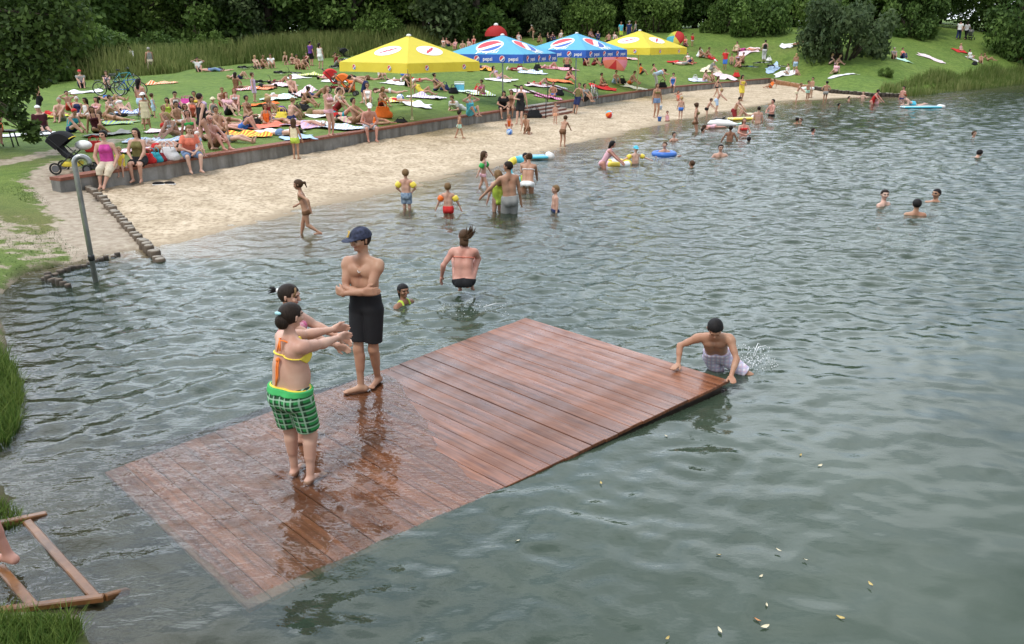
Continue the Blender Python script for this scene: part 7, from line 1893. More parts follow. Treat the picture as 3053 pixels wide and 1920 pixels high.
def parasol(base_px, apex_px, eave_py, Rpx, th, kind, label, mpole):
    p = ground(*base_px); d = p.y; ap = atd(*apex_px, d); scl = (atd(apex_px[0] + 100, eave_py, d).x - atd(apex_px[0], eave_py, d).x) / 100
    ez = atd(apex_px[0], eave_py, d).z - p.z; az = ap.z - p.z; Rr = Rpx * scl
    t = thing('parasol', label, 'parasol', p, 0, 'large square parasols')
    MB().tube([(0, 0, -.1), (0, 0, az - .03)], .032, 12).build('pole', mpole, t, True)
    MB().lathe([(.075, -.05), (.075, .02), (.046, .03), (.044, .12), (.034, .13)], 12).build('base_socket', mpole, t, True)
    C = [Vector((Rr * math.cos(th + k * math.pi / 2), Rr * math.sin(th + k * math.pi / 2), ez)) for k in range(4)]
    top = Vector((0, 0, az)); cm = F_YEL if kind == 'y' else F_BLU; vm = F_YEL if kind == 'y' else F_DBL
    mb = MB(); n = 8
    for k in range(4):
        A, B = C[k], C[(k + 1) % 4]; ix = {}
        vs = []
        for j in range(n + 1):
            for i in range(n + 1 - j):
                u, v = i / n, j / n; q = A * (1 - u - v) + B * u + top * v
                sag = .05 * Rr * math.sin(math.pi * v) * -.25 ; q = q + Vector((0, 0, sag * .0)); ix[(i, j)] = len(vs); vs.append(q)
        fs = []
        for j in range(n):
            for i in range(n - j):
                fs.append((ix[(i, j)], ix[(i + 1, j)], ix[(i, j + 1)]))
                if i < n - j - 1: fs.append((ix[(i + 1, j)], ix[(i + 1, j + 1)], ix[(i, j + 1)]))
        mb.add(vs, fs)
    can = mb.build('canopy', cm, t)
    mb = MB(); H = .30 if kind == 'y' else .31; H *= Rr / 2.3
    for k in range(4):
        A, B = C[k], C[(k + 1) % 4]; m_ = 16; out = ((A + B) / 2); out.z = 0; out.normalize(); vs = []
        for i in range(m_ + 1):
            u = i / m_; q = A.lerp(B, u); wv = .012 * math.sin(u * 19 + k)
            vs += [q, q + out * (.012 + wv) - Vector((0, 0, H * .5)), q + out * (.02 + wv * 1.4) - Vector((0, 0, H * (1 - .04 * math.sin(math.pi * u))))]
        mb.add(vs, [(3 * i + j, 3 * i + 3 + j, 3 * i + 4 + j, 3 * i + 1 + j) for i in range(m_) for j in (0, 1)])
    val = mb.build('valance', vm, t)
    mb = MB(); mb.lathe([(.001, .06), (.07, .045), (.10, .0), (.09, -.03)], 10, top); mb.build('top_cap', M_WH, t, True)
    mb = MB()
    for k in range(4): mb.tube([top * .93, C[k] * .98 + Vector((0, 0, -.03))], .012, 6); mb.tube([Vector((0, 0, ez * .93)), C[k].lerp(top, .5) - Vector((0, 0, .04))], .011, 6)
    mb.build('ribs', mat('pale_rib', (.6, .58, .5), .6), t, True)
    for k in range(4):
        A, B = C[k], C[(k + 1) % 4]; out = (A + B) / 2; out.z = .8 * out.length
        f = Face(A, B, top, out); L = (B - A).length; sl_ = (top - (A + B) / 2).length
        fv = Face(A - Vector((0, 0, H)), B - Vector((0, 0, H)), A.lerp(B, .5), Vector((out.x, out.y, 0))); 
        flip = 1 if f.ex.cross(f.ey).dot(f.n) > 0 else -1
        for ff in (f, fv):
            if ff.ex.cross(ff.ey).dot(ff.n) < 0: ff.ex = -ff.ex
        if kind == 'b':
            put(f, globe(L * .165), -L * .02, sl_ * .40, can, 'round_emblem', R(24), 1.)
            put_text(f, 'pepsi', L * .02, sl_ * .13, L * .13, can, 0, M_WH)
            for i in range(3):
                x = (i - 1) * L * .325
                put(fv, globe(H * .36), x - L * .085, H * .5, val, 'round_emblem', R(24), 1., .05)
                put_text(fv, 'pepsi', x + L * .055, H * .46, H * .62, val, 0, M_WH, 0, 'lettering', .05)
        else:
            e = [(disc(L * .15, 28, 1.25, .72), M_WH, 0)]
            zz = L * .02
            for q, (ox, oy) in enumerate([(-.055, -.02), (.0, .005), (.055, .03)]):
                e.append(([(L * (ox - .05), L * (oy - .030)), (L * (ox - .02), L * (oy - .036)), (L * (ox + .055), L * (oy + .022)), (L * (ox + .03), L * (oy + .034))], M_RD, 1))
            put(f, e, 0, sl_ * .42, can, 'oval_emblem', R(4), .9)
            for i in range(2): put(fv, globe(H * .27), (i - .5) * L * .52, H * .52, val, 'round_emblem', R(24), 1., .05)
    return t
parasol((1229, 358), (1216, 106), 184, 207, R(-85), 'y', 'large yellow square parasol with white oval emblems nearest the wall', mat('cream_pole', (.62, .56, .34), .5, .1))
parasol((1499, 312), (1495, 104), 160, 176, R(-70), 'b', 'left of two light blue square parasols with lettered dark blue borders', mat('grey_pole', (.45, .46, .48), .45, .1, metal=.3))
parasol((1715, 285), (1712, 99), 148, 154, R(-84), 'b', 'right of two light blue square parasols, half over the pink one', MATS['grey_pole'])
parasol((1899, 270), (1898, 91), 142, 145, R(-86), 'y', 'small looking yellow square parasol at the far right behind the wall', MATS['cream_pole'])
def umbrella(px, py, d, r, cols, label, tilt, yaw, dome=.42, lift=1.7, polelen=2.0, nm='beach_umbrella'):
    c = atd(px, py, d); g_ = float(lawn_z([(c.x, c.y)])[0])
    t = thing(nm, label, 'umbrella', c); q = Matrix.Rotation(yaw, 3, 'Z') @ Matrix.Rotation(tilt, 3, 'X')
    mb = MB(); n = 16; rows = 6; vs = []
    for i in range(rows + 1):
        a = i / rows * math.pi * .5
        for j in range(n): vs.append(q @ Vector((r * math.sin(a) * math.cos(2 * math.pi * j / n) * (1 - .03 * (j % 2) * i / rows), r * math.sin(a) * math.sin(2 * math.pi * j / n), r * dome * math.cos(a))))
    mb.v = [tuple(v) for v in vs]
    for i in range(rows):
        for j in range(n): mb.f.append((i * n + j, (i + 1) * n + j, (i + 1) * n + (j + 1) % n, i * n + (j + 1) % n)); mb.mi.append((j // 2) % len(cols))
    mb.build('canopy', [fabric('canvas_' + k, CC[k]) if 'canvas_' + k not in MATS else MATS['canvas_' + k] for k in cols], t, True)
    MB().tube([q @ Vector((0, 0, r * dome + .08)), q @ Vector((0, 0, r * dome - polelen))], .014, 6).build('pole', M_WH, t, True)
    return t
u = umbrella(1479, 108, 74, 1.0, ['red'], 'red domed umbrella with white tip behind the left blue parasol', 0, 0, .9, polelen=1.9)
mb = MB(); mb.ball((0, 0, .93), .2, 12, 8, (1, 1, .8)); mb.build('white_tip', M_WH, u, True)
umbrella(1834, 182, 62, .95, ['coral', 'red', 'coral', 'pink'], 'pink red patterned umbrella leaning on its side under the blue parasol', R(70), R(8), .35, polelen=1.6)
umbrella(2014, 116, 78, .85, ['red', 'red', 'yellow', 'lime', 'cyan', 'cyan', 'yellow', 'red'], 'rainbow coloured umbrella tilted on the slope at the right', R(48), R(-30), .45, polelen=1.6)

# ------------------------------------------------------------------ towels and blankets
def towel(px, py, w, l, rot, c, label, c2=None, crumple=.02, name='towel', hump=None):
    p = ground(px, py); n, m_ = 14, 22; vs = []; g = np.random.default_rng(int(px * 7 + py)); l = min(l * .72, 1.65) if l < 2.6 else l * .75; w *= .95; rot = rot + g.uniform(-32, 32); ca, sa_ = math.cos(R(rot)), math.sin(R(rot)); ph = g.uniform(0, 6, 4); ea, eb = g.uniform(.05, .20, 2)
    X, Y = [], []
    for j in range(m_ + 1):
        for i in range(n + 1):
            a = (j / m_ - .5) * l; b = (i / n - .5) * w
            a += ea * math.sin(b * 5 + ph[0]) + .03 * math.sin(b * 13 + ph[1]); b += eb * math.sin(a * 3.1 + ph[2]) + .03 * math.sin(a * 9 + ph[3])
            X.append(p.x + a * ca - b * sa_); Y.append(p.y + a * sa_ + b * ca)
    X, Y = np.array(X), np.array(Y); Z = lawn_z(np.c_[X, Y]) + .045 + crumple * 3.2 * np.clip(fbm(X, Y, int(px) % 50, 3, 6.) + .2, 0, 1)
    Z = np.maximum(Z, lawn_z(np.c_[X, Y]) + .035)
    a_ = np.repeat(np.arange(m_ + 1) / m_ - .5, n + 1); b_ = np.tile(np.arange(n + 1) / n - .5, m_ + 1)
    for _ in range(3): Z = Z + g.uniform(.04, .13) * np.exp(-((a_ - g.uniform(-.5, .5)) / .10) ** 2 - ((b_ - g.uniform(-.5, .5)) / .28) ** 2)
    if hump:
        r2 = ((X - p.x - hump[0]) ** 2 + (Y - p.y) ** 2); Z = Z + hump[2] * np.exp(-r2 / hump[1] ** 2)
    o0 = np.array([p.x, p.y, p.z])
    V = np.c_[X, Y, Z] - o0; k = np.arange((m_ + 1) * (n + 1)).reshape(m_ + 1, n + 1)
    F = np.stack([k[:-1, :-1], k[1:, :-1], k[1:, 1:], k[:-1, 1:]], -1).reshape(-1, 4)
    V2 = V.copy(); V2[:, 2] -= .012; F = np.concatenate([F, F[:, ::-1] + len(V)]); V = np.concatenate([V, V2])
    if c2:
        nm = 'terry_%s_%s' % (c, c2)
        if nm not in MATS:
            mm, t, b = nodes_of(nm); tcn = N(t, 'TexCoord'); wv = N(t, 'TexWave', Scale=2.6, Distortion=1.5); t.links.new(tcn.outputs['Object'], wv.inputs['Vector'])
            r = N(t, 'ValToRGB'); r.color_ramp.elements[0].position = .42; r.color_ramp.elements[1].position = .58; r.color_ramp.elements[0].color = CC[c] + (1,); r.color_ramp.elements[1].color = CC[c2] + (1,)
            t.links.new(wv.outputs['Fac'], r.inputs[0]); t.links.new(r.outputs[0], b.inputs['Base Color']); b.inputs['Roughness'].default_value = .95; MATS[nm] = mm
        mm = MATS[nm]
    else: mm = mat('terry_' + c, CC[c], .95, .08, 18., .3)
    o = link(name, np_mesh(name, V, F, mm), None, tuple(o0)); tag(o, label, 'towel', 'towels on the lawn'); return o
CC['terracotta'] = (.62, .22, .10)
TOW = """
65,406,1.2,3.0,4,white||big white towel spread under the bench at the left
347,371,1.1,2.0,10,denim|lime|blue towel with a green stripe left of the yellow dress
166,350,.9,1.3,0,lime|yellow|green and yellow towel behind the dark shirt
255,277,1.0,2.1,10,white||white towel lying alone before the parked bicycles
385,338,1.1,2.0,0,blue|white|blue towel under the blonde white bikini
478,251,1.0,2.4,6,orange|cream|orange and cream towel far out on the left lawn
325,404,.9,2.1,10,grey||grey mat beside the maroon top
462,424,1.1,2.2,18,lightblue|white|crumpled pale blue towel behind the wall sitters
478,446,1.3,2.6,14,rose|white|big pink and white blanket behind the wall sitters
505,392,1.1,2.0,-6,white|rose|white and pink towel under the fair-haired child
556,316,1.0,2.0,0,cream||cream towel under the magenta bag
728,405,1.1,2.2,-4,orange|yellow|orange and yellow patterned towel
778,380,1.2,2.2,8,coral||plain coral red towel in the middle of the crowd
640,388,1.0,1.9,12,rose||pink towel under the woman lying on her side
928,347,1.2,2.2,-6,white||large white towel left of the pink bikini
948,371,1.1,2.2,-10,white|lightgrey|white towel with grey stripes beside the pink bikini
905,378,1.0,2.0,-8,lilac|rose|lilac pink towel left of the pink bikini's feet
822,398,1.1,2.1,8,lightgrey|white|pale patterned towel behind the pale yellow top
890,416,.9,1.4,10,lightblue||light blue towel at the edge of the wall
1012,384,1.1,2.2,-14,white|lightblue|white towel with an open book
1045,366,1.1,2.0,-4,cream|rose|cream patterned towel behind the man in the white cap
892,288,1.4,2.4,14,rose|white|pink and white cloth draped over a hump
832,297,1.2,2.2,6,mint|white|mint and white towel beside the draped pink cloth
778,315,1.0,2.0,-2,orange||orange towel behind the blond man
828,350,1.2,2.4,0,rose|cream|pink and cream towel under the blond man
780,267,1.0,1.9,2,orange|peach|small orange towel on the mid lawn
738,268,1.0,1.9,0,red|white|red and white towel beside the dark swimsuit girl
845,257,1.0,2.2,2,white|rose|white towel next to the fallen bicycle
930,227,1.1,2.3,8,lime|cream|pale yellow green crumpled towel on the far lawn
882,234,.9,2.0,2,white||narrow white towel beside the pale yellow one
1015,244,1.0,2.4,2,white||long white towel under the red trunks
1240,316,1.2,2.0,8,white||white towel alone right of the yellow pole
1190,305,1.0,2.2,6,yellow|cream|pale yellow towel by the beach ball
1180,251,1.0,2.3,-6,white||white towel under the raised knees
1272,292,1.1,2.4,-10,lilac|white|lilac and white towel under the yellow swimsuit
1405,276,1.1,2.2,-10,white|mint|white and mint towel beside the cool box
1430,284,1.0,2.0,-6,lime|white|lime green towel beside the cool box
1390,209,1.0,1.9,0,white||white towel under the left blue parasol's edge
1440,209,1.0,2.0,0,yellow|orange|yellow orange towel under the left blue parasol's edge
1492,241,1.2,2.3,-10,white||white towel at the left blue parasol pole
1588,218,1.2,2.5,-6,white|lightblue|white and pale blue towel beneath the two blue parasols
1668,206,1.3,3.0,-4,pink|rose|big pink blanket beneath the two blue parasols
1668,244,1.1,2.4,-6,terracotta|orange|orange red towel above the steps
1628,260,1.3,2.9,-8,rose|white|large pink and white striped blanket above the steps
1563,276,1.0,1.9,-14,white|rose|white towel left of the handrail
1635,293,1.1,2.2,0,magenta|rose|magenta and pink towel right behind the handrail
1797,264,1.1,2.4,-4,red||red towel under the tanned boy
1895,265,1.1,2.4,-2,white||white towel at the foot of the small yellow parasol
1876,176,1.0,1.9,0,red|white|red and white towel behind the small yellow parasol
2033,188,1.1,2.9,-6,red||long red towel with two men right of the small yellow parasol
2112,172,1.0,2.0,-10,red||small red towel up the right lawn
2118,210,1.0,2.3,-6,cream||cream towel under the patterned shirt
2082,242,1.1,2.4,-10,white|lightblue|white towel near the far wall
2165,232,1.1,2.6,-4,rose|white|pale pink towel near the red bag
2230,156,1.1,2.8,-4,rose|white|pink towel at the top of the right lawn
2340,224,1.1,2.4,-8,white||white blanket under the white robe
2303,208,.9,1.7,-8,lightblue||small pale blue towel beside the fallen bicycle
2512,226,1.1,3.0,-6,white|lightgrey|white towel nearest the log row
2352,136,1.0,2.0,-6,white||white towel left of the big rounded bush
2690,180,1.1,2.2,4,mint||green blanket in the right lawn
2775,175,1.2,3.0,-2,rose|white|pink and white blanket lying empty in the right lawn
2862,154,1.1,2.3,-2,red||red blanket under the small child
2903,180,.9,1.9,-4,white||white towel above the reeds
"""
for ln in TOW.strip().split('\n'):
    a = ln.split('|'); q = a[0].split(','); towel(float(q[0]), float(q[1]), float(q[2]), float(q[3]), float(q[4]), q[5], a[2], a[1] or None, hump=(.5, .45, .42) if 'hump' in a[2] else None, crumple=.03 if 'crumpled' in a[2] or 'draped' in a[2] else .014)
# ------------------------------------------------------------------ bags
def bag_proto(seed):
    g = np.random.default_rng(seed); mb = MB(); n, rows = 16, 9; vs = []
    for i in range(rows + 1):
        v = i / rows; z = .30 * v; w = .25 * (1 - .25 * v ** 3) * (.75 + .25 * math.sin(math.pi * min(1, v * 1.4 + .15))); d = .13 * (1 - .55 * v ** 2)
        for j in range(n):
            a = 2 * math.pi * j / n; q = abs(math.cos(a)) ** .6 * (1 if math.cos(a) > 0 else -1); s_ = abs(math.sin(a)) ** .6 * (1 if math.sin(a) > 0 else -1)
            vs.append((w * q + g.normal(0, .006), d * s_ + g.normal(0, .006), z + (.0 if i else .0)))
    fs = [(i * n + j, i * n + (j + 1) % n, (i + 1) * n + (j + 1) % n, (i + 1) * n + j) for i in range(rows) for j in range(n)] + [tuple(range(n))[::-1], tuple(rows * n + j for j in range(n))]
    mb.add(vs, fs); o = mb.build('bag', cloth('black'), None, True); me = o.data; bpy.data.objects.remove(o)
    hb = MB()
    for s_ in (-1, 1): hb.tube([(-.11, s_ * .05, .28), (-.09, s_ * .07, .40), (0, s_ * .08, .45), (.09, s_ * .07, .40), (.11, s_ * .05, .28)], .010, 6)
    h = hb.build('handles', cloth('black'), None, True); hm = h.data; bpy.data.objects.remove(h); return me, hm
BG = bag_proto(3)
BAGS = """
447,476,red,.9|red bag on the wall beside the teal bag|w
468,479,teal,.9|teal bag on the wall between two red bags|w
483,474,darkred,.8|small dark red bag on the wall
512,468,lightgrey,1.2|pale transparent beach bag with yellow straps on the wall
285,452,red,1.1|red bag beside the black pushchair
648,378,black,1.3|black bag beside the woman lying on her side
560,312,magenta,1.6|long magenta bag on the cream towel
900,330,black,1.5|flat black bag behind the boy with light hair
886,352,olive,1.3|olive patterned bag right of the boy with light hair
842,360,yellow,1.2|yellow beach bag in the middle of the crowd
740,385,navy,1.1|dark blue bag left of the coral red towel
762,372,black,.8|black bag on the coral red towel
998,358,red,1.0|red cushion like bag right of the pink bikini
1142,352,orange,1.6|big orange bag behind the man in the white cap
1195,366,black,.9|black bag lying near the yellow parasol pole
1352,279,black,1.1|black bag left of the cool box
1326,270,navy,1.1|dark blue bag two steps left of the cool box
1425,270,red,.9|red bag on the white and mint towel
1800,260,black,1.1|black bag on the red towel
1853,250,black,1.3|black round bag between two sitting bathers above the wall
1977,262,black,1.3|black backpack standing on the wall
2195,230,red,1.3|red bag beside the yellow towel wrap
2292,184,white,1.1|white bag at the feet of the black vest
2088,170,white,1.6|white bag with black spots up the right lawn
1207,226,blue,1.1|blue bag under the large yellow parasol
1010,250,black,1.1|dark bag left of the large yellow parasol
1402,214,black,.9|black bag on the white towel under the left blue parasol
1597,214,black,.9|black bag on the white and pale blue towel
1550,210,darkred,1.1|dark red bag left of the white and pale blue towel
1602,204,black,1.0|dark bag at the end of the big pink blanket
2072,240,lightgrey,1.1|pale bag on the white towel near the far wall
2905,194,black,1.2|black bag above the reeds
1668,285,black,1.1|black bag behind the steps
"""
for ln in BAGS.strip().split('\n'):
    a = ln.split('|'); q = a[0].split(','); p = wall_at(float(q[0]), -.05) if 'on the wall' in a[1] else ground(float(q[0]), float(q[1]))
    o = thing('beach_bag', a[1], 'bag', p, random.uniform(-.5, .5), 'bags of the bathers'); s_ = float(q[3]); o.scale = (s_, s_, s_ * .9)
    if 'flat' in a[1] or 'lying' in a[1] or 'long' in a[1]: o.scale = (s_ * 1.2, s_ * 1.2, s_ * .55)
    for me, nm in zip(BG, ('body', 'handles')):
        c = link(nm, me, o); c.material_slots[0].link = 'OBJECT'; c.material_slots[0].material = cloth(q[2])
p = ground(1592, 352, 'sand'); o = thing('beach_bag', 'big black bag like form standing in for the shaded left side of the steps', 'bag', p, .4, 'bags of the bathers'); o.scale = (1.6, 1.6, 1.2)  # bag shape put in for the dark, shaded side of the stairs
for me, nm in zip(BG, ('body', 'handles')): link(nm, me, o)
def simple(name, label, cat, px, py, mb, m, on='lawn', group=None, rot=0., smooth=True, z=0.):
    p = at(px, py, 0) if on == 'water' else ground(px, py, on); o = mb.build(name, m, None, smooth, (p.x, p.y, p.z + z)); o.rotation_euler = (0, 0, rot); return tag(o, label, cat, group)
# cool box
o = thing('cool_box', 'light blue cool box with white lid on the lawn', 'cool box', ground(1370, 270))
mb = MB(); mb.box((0, 0, .16), (.5, .34, .30), None, .02); mb.build('body', mat('coolbox_blue', (.12, .42, .58), .4), o); mb = MB(); mb.box((0, 0, .345), (.52, .36, .07), None, .02); mb.build('lid', mat('coolbox_white', (.7, .76, .78), .4), o); MB().tube([(-.26, 0, .25), (-.26, 0, .44), (.26, 0, .44), (.26, 0, .25)], .014, 6).build('handle', M_WH, o, True)
# balls and toys
def ball(px, py, r, cols, label, on='lawn'):
    p = ground(px, py, on); mb = MB(); mb.ball((0, 0, 0), 1, 24, 12); 
    o = mb.build('beach_ball', [mat('vinyl_' + c, CC[c], .3, .05) for c in cols], None, True, (p.x, p.y, p.z + r * .95)); o.scale = (r, r, r); o.rotation_euler = (.9, .3, .4)
    mi = [min(len(cols) - 1, ((i % 24) // 4) % len(cols)) for i in range(len(o.data.polygons))]; o.data.polygons.foreach_set('material_index', mi); tag(o, label, 'ball', 'balls')
ball(1194, 303, .17, ['white', 'blue', 'white', 'lightblue'], 'white and blue beach ball on the yellow towel')
ball(1816, 352, .18, ['red', 'white', 'cyan', 'orange'], 'red white and turquoise ball alone on the sand', 'sand')
ball(1519, 404, .13, ['blue', 'lightblue'], 'small blue ball in front of the squatting child', 'sand')
def bucket(px, py, c, label):
    p = ground(px, py, 'sand'); o = thing('bucket', label, 'bucket', p, 0, 'sand toys'); MB().lathe([(.07, 0), (.10, .19), (.108, .2), (.098, .195), (.07, .03), (.001, .02)], 14).build('pail', mat('vinyl_' + c, CC[c], .3, .05), o, True); MB().tube([(-.1, 0, .19), (-.08, 0, .27), (0, 0, .3), (.08, 0, .27), (.1, 0, .19)], .006, 5).build('handle', M_WH, o, True)
bucket(1966, 362, 'blue', 'blue toy bucket at the water edge'); bucket(1969, 327, 'lightblue', 'pale blue toy bucket behind the denim shorts')
def shoe(px, py, rot, label):
    o = thing('shoe', label, 'shoe', ground(px, py, 'sand'), rot, 'shoes left on the sand'); mb = MB(); mb.ball((0, 0, .045), .055, 14, 8, (2.6, .85, .75)); mb.build('upper', cloth('black'), o, True); mb = MB(); mb.box((0, 0, .012), (.29, .10, .022), None, .01); mb.build('sole', mat('sole_white', (.7, .7, .7), .6), o)
shoe(473, 552, .3, 'left of two black shoes on the sand below the wall'); shoe(506, 551, -.1, 'right of two black shoes on the sand below the wall')
# inflatables
def ring(name, px, py, r, t_, cols, label, on='water', z=.03, sc=(1, 1, 1), tilt=0.):
    p = at(px, py, 0) if on == 'water' else ground(px, py, on); mb = MB(); n, m_ = 28, 10; vs = []
    for i in range(n):
        a = 2 * math.pi * i / n
        for j in range(m_):
            b = 2 * math.pi * j / m_; q = r + t_ * math.cos(b); vs.append((q * math.cos(a) * sc[0], q * math.sin(a) * sc[1], t_ * math.sin(b) * sc[2]))
    mb.add(vs, [(i * m_ + j, ((i + 1) % n) * m_ + j, ((i + 1) % n) * m_ + (j + 1) % m_, i * m_ + (j + 1) % m_) for i in range(n) for j in range(m_)])
    mb.mi = [(i // (m_ * 4)) % len(cols) for i in range(n * m_)]
    o = mb.build(name, [mat('vinyl_' + c, CC[c], .3, .05) for c in cols], None, True, (p.x, p.y, p.z + z)); o.rotation_euler = (tilt, 0, .3); return tag(o, label, 'swim ring', 'inflatables')
ring('swim_ring', 1840, 490, .36, .10, ['yellow', 'white', 'yellow', 'rose'], 'yellow and white swim ring held by the dark-haired woman')
ring('swim_ring', 1980, 462, .33, .10, ['blue'], 'blue swim ring round a sitting bather')
ring('swim_ring', 1548, 540, .30, .10, ['white', 'cyan', 'yellow', 'cyan'], 'white and turquoise swim ring behind the man in grey shorts', z=.30, tilt=1.1)
ring('swim_ring', 2405, 292, .34, .10, ['mint', 'white', 'green', 'white'], 'green and white swim ring round the dark-haired boy', 'sand', z=.62)
def lilo(name, px, py, l, w, cols, rot, label):
    o = thing(name, label, 'air mattress', at(px, py, 0), rot, 'inflatables'); n = 6
    for k in range(n):
        y = (k - (n - 1) / 2) * w / n; mb = MB(); mb.tube([(-l / 2 + .05, y, .06), (-l / 2 + .1, y, .07), (l / 2 - .1, y, .07), (l / 2 - .05, y, .06)], [w / n * .35, w / n * .56, w / n * .56, w / n * .35], 10); mb.build('tube', mat('vinyl_' + cols[k % len(cols)], CC[cols[k % len(cols)]], .35, .05), o, True)
    mb = MB(); mb.tube([(l / 2 + .05, -w / 2 + .05, .09), (l / 2 + .05, w / 2 - .05, .09)], .12, 10); mb.build('pillow', mat('vinyl_white', CC['white'], .35, .05), o, True)
lilo('air_mattress', 2745, 323, 2.3, .6, ['cyan', 'white'], R(4), 'long blue and white air mattress near the reeds')
lilo('air_mattress', 2212, 358, 1.5, .6, ['yellow', 'cream'], R(20), 'short yellow air mattress in the crowd of bathers')
lilo('air_mattress', 1590, 474, 1.0, .5, ['cyan', 'lightblue'], R(10), 'small turquoise float at the water edge')
# whale float: body, fin, tail
o = thing('whale_float', 'black and white inflatable whale in the shallows', 'inflatable whale', at(2155, 379, 0), R(-20), 'inflatables'); o.scale = (.80, .72, .62)
mb = MB(); mb.tube([(-.85, 0, .22), (-.7, 0, .25), (-.3, 0, .28), (.2, 0, .27), (.6, 0, .22), (.85, 0, .24)], [.05, .20, .30, .27, .14, .05], 16); mb.build('body', mat('vinyl_white', CC['white'], .35, .05), o, True)
mb = MB(); mb.tube([(-.05, 0, .52), (.02, 0, .66), (.12, 0, .76)], [.10, .06, .015], 8); mb.build('fin', mat('vinyl_black', CC['black'], .35), o, True)
mb = MB(); mb.tube([(.82, 0, .24), (1.0, .22, .30), (1.08, .34, .32)], [.07, .06, .02], 8); mb.tube([(.82, 0, .24), (1.0, -.22, .30), (1.08, -.34, .32)], [.07, .06, .02], 8); mb.build('tail', mat('vinyl_mint', CC['mint'], .35), o, True)
mb = MB(); mb.tube([(-.7, 0, .40), (-.4, 0, .53), (0, 0, .51), (.4, 0, .40)], [.06, .11, .11, .05], 10); mb.build('back_patch', MATS['vinyl_black'], o, True)
# ------------------------------------------------------------------ bicycles
def bike_proto():
    t = thing('bicycle', '-', 'bicycle'); r = .34; wb = .53
    for x in (-wb, wb):
        mb = MB(); mb.tube([(x + r * math.cos(2 * math.pi * i / 28), 0, r + r * math.sin(2 * math.pi * i / 28)) for i in range(28)], .021, 7, False, True); w_ = mb.build('wheel', mat('tyre', (.02, .02, .02), .8), t, True)
        mb = MB(); mb.tube([(x + (r - .035) * math.cos(2 * math.pi * i / 28), 0, r + (r - .035) * math.sin(2 * math.pi * i / 28)) for i in range(28)], .013, 6, False, True)
        for k in range(16):
            a = 2 * math.pi * k / 16; mb.tube([(x, .012 * (-1) ** k, r), (x + (r - .04) * math.cos(a), 0, r + (r - .04) * math.sin(a))], .0022, 3, False)
        mb.tube([(x, -.05, r), (x, .05, r)], .02, 8); mb.build('rim', mat('alloy_rim', (.55, .56, .57), .3, .1, 20, 0, .8), w_, True)
    f = MB(); st, hd, bb, ra = (-.18, 0, .82), (.36, 0, .82), (-.06, 0, .30), (-wb, 0, r)
    for a, b in [(st, bb), (hd, bb), ((-.15, 0, .76), hd), (bb, ra), ((-.15, 0, .74), ra), (hd, (wb, 0, r))]: f.tube([a, b], .017, 8)
    f.build('frame', cloth('black'), t, True)
    MB().tube([(.34, 0, .84), (.31, 0, 1.0), (.30, 0, 1.02)], .014, 8).tube([(.20, -.28, 1.05), (.30, -.24, 1.06), (.34, -.06, 1.02), (.34, .06, 1.02), (.30, .24, 1.06), (.20, .28, 1.05)], .012, 8).build('handlebar', M_STEEL, t, True)
    mb = MB(); mb.ball((-.21, 0, .95), .1, 12, 7, (1.35, .75, .32)); mb.tube([(-.18, 0, .80), (-.205, 0, .94)], .013, 6); mb.build('saddle', cloth('black'), t, True)
    mb = MB(); mb.lathe([(.09, -.006), (.09, .006)], 16, (-.06, .05, .30), Matrix.Rotation(math.pi / 2, 3, 'X')); mb.tube([(-.06, .06, .30), (.06, .07, .19)], .01, 6); mb.tube([(-.06, -.06, .30), (-.18, -.07, .41)], .01, 6); mb.build('crank', M_STEEL, t, True)
    mb = MB(); mb.box((-.55, 0, .74), (.34, .12, .02)); mb.tube([(-.68, .06, .73), (-.53, .06, .34)], .007, 5); mb.tube([(-.68, -.06, .73), (-.53, -.06, .34)], .007, 5); mb.build('rack', M_STEEL, t, True)
    return t
BK = bike_proto()
BIKES = [(333, 284, 5, 0, 'black', 'black bicycle standing with its light rimmed wheel behind the white bikini'), (388, 286, 12, 0, 'blue', 'bright blue bicycle standing beside the black one'), (372, 262, 20, 0, 'teal', 'teal bicycle parked behind the blue one'), (400, 222, 172, 0, 'black', 'bicycle ridden by the man in the white shirt'),
         (395, 352, 20, 1, 'lightgrey', 'silver bicycle lying in the grass by the yellow dress'), (800, 250, 5, 1, 'black', 'dark bicycle lying on the mid lawn left of the raised knees'), (864, 222, -5, 1, 'black', 'dark bicycle lying on the far lawn left of the pale yellow towel'),
         (1022, 204, 8, 1, 'lightgrey', 'bicycle lying in front of the raised arm youth on the far lawn'), (1772, 300, 250, 0, 'white', 'bicycle standing with its front wheel near the wall'), (2232, 204, -12, 1, 'blue', 'blue tinted bicycle lying in front of three sitters'), (2268, 192, 10, 1, 'white', 'white bicycle lying next to the blue tinted one'), (2318, 202, -30, 1, 'white', 'white framed bicycle lying right of the black vest man'), (752, 206, 0, 1, 'black', 'dark bicycle lying by the tall grass beside the blonde person'), (425, 219, 160, 0, 'white', 'white bicycle behind the cyclist at the meadow edge')]
for i, (px, py, rz, lie, c, lab) in enumerate(BIKES):
    b_ = BK if i == 0 else copy_tree(BK); p = ground(px, py); b_.location = p + Vector((0, 0, .06 if lie else 0)); b_.rotation_euler = (R(82) if lie else R(6), 0, R(rz)); tag(b_, lab, 'bicycle', 'bicycles on the lawn')
    for ch in b_.children:
        if ch.name.startswith('frame'): ch.material_slots[0].link = 'OBJECT'; ch.material_slots[0].material = mat('paint_' + c, CC[c], .35, .05, coat=.3)
p = ground(400, 222); person('cyclist in a white shirt and pale shorts riding towards the left', 'ride', -98, 0, 0, 1.72, 0, 'm', 'fair', 'short:dark', ['tee:white', 'shorts:lightblue'], GR['K'], loc=p + Vector((.1, 0, .12)))
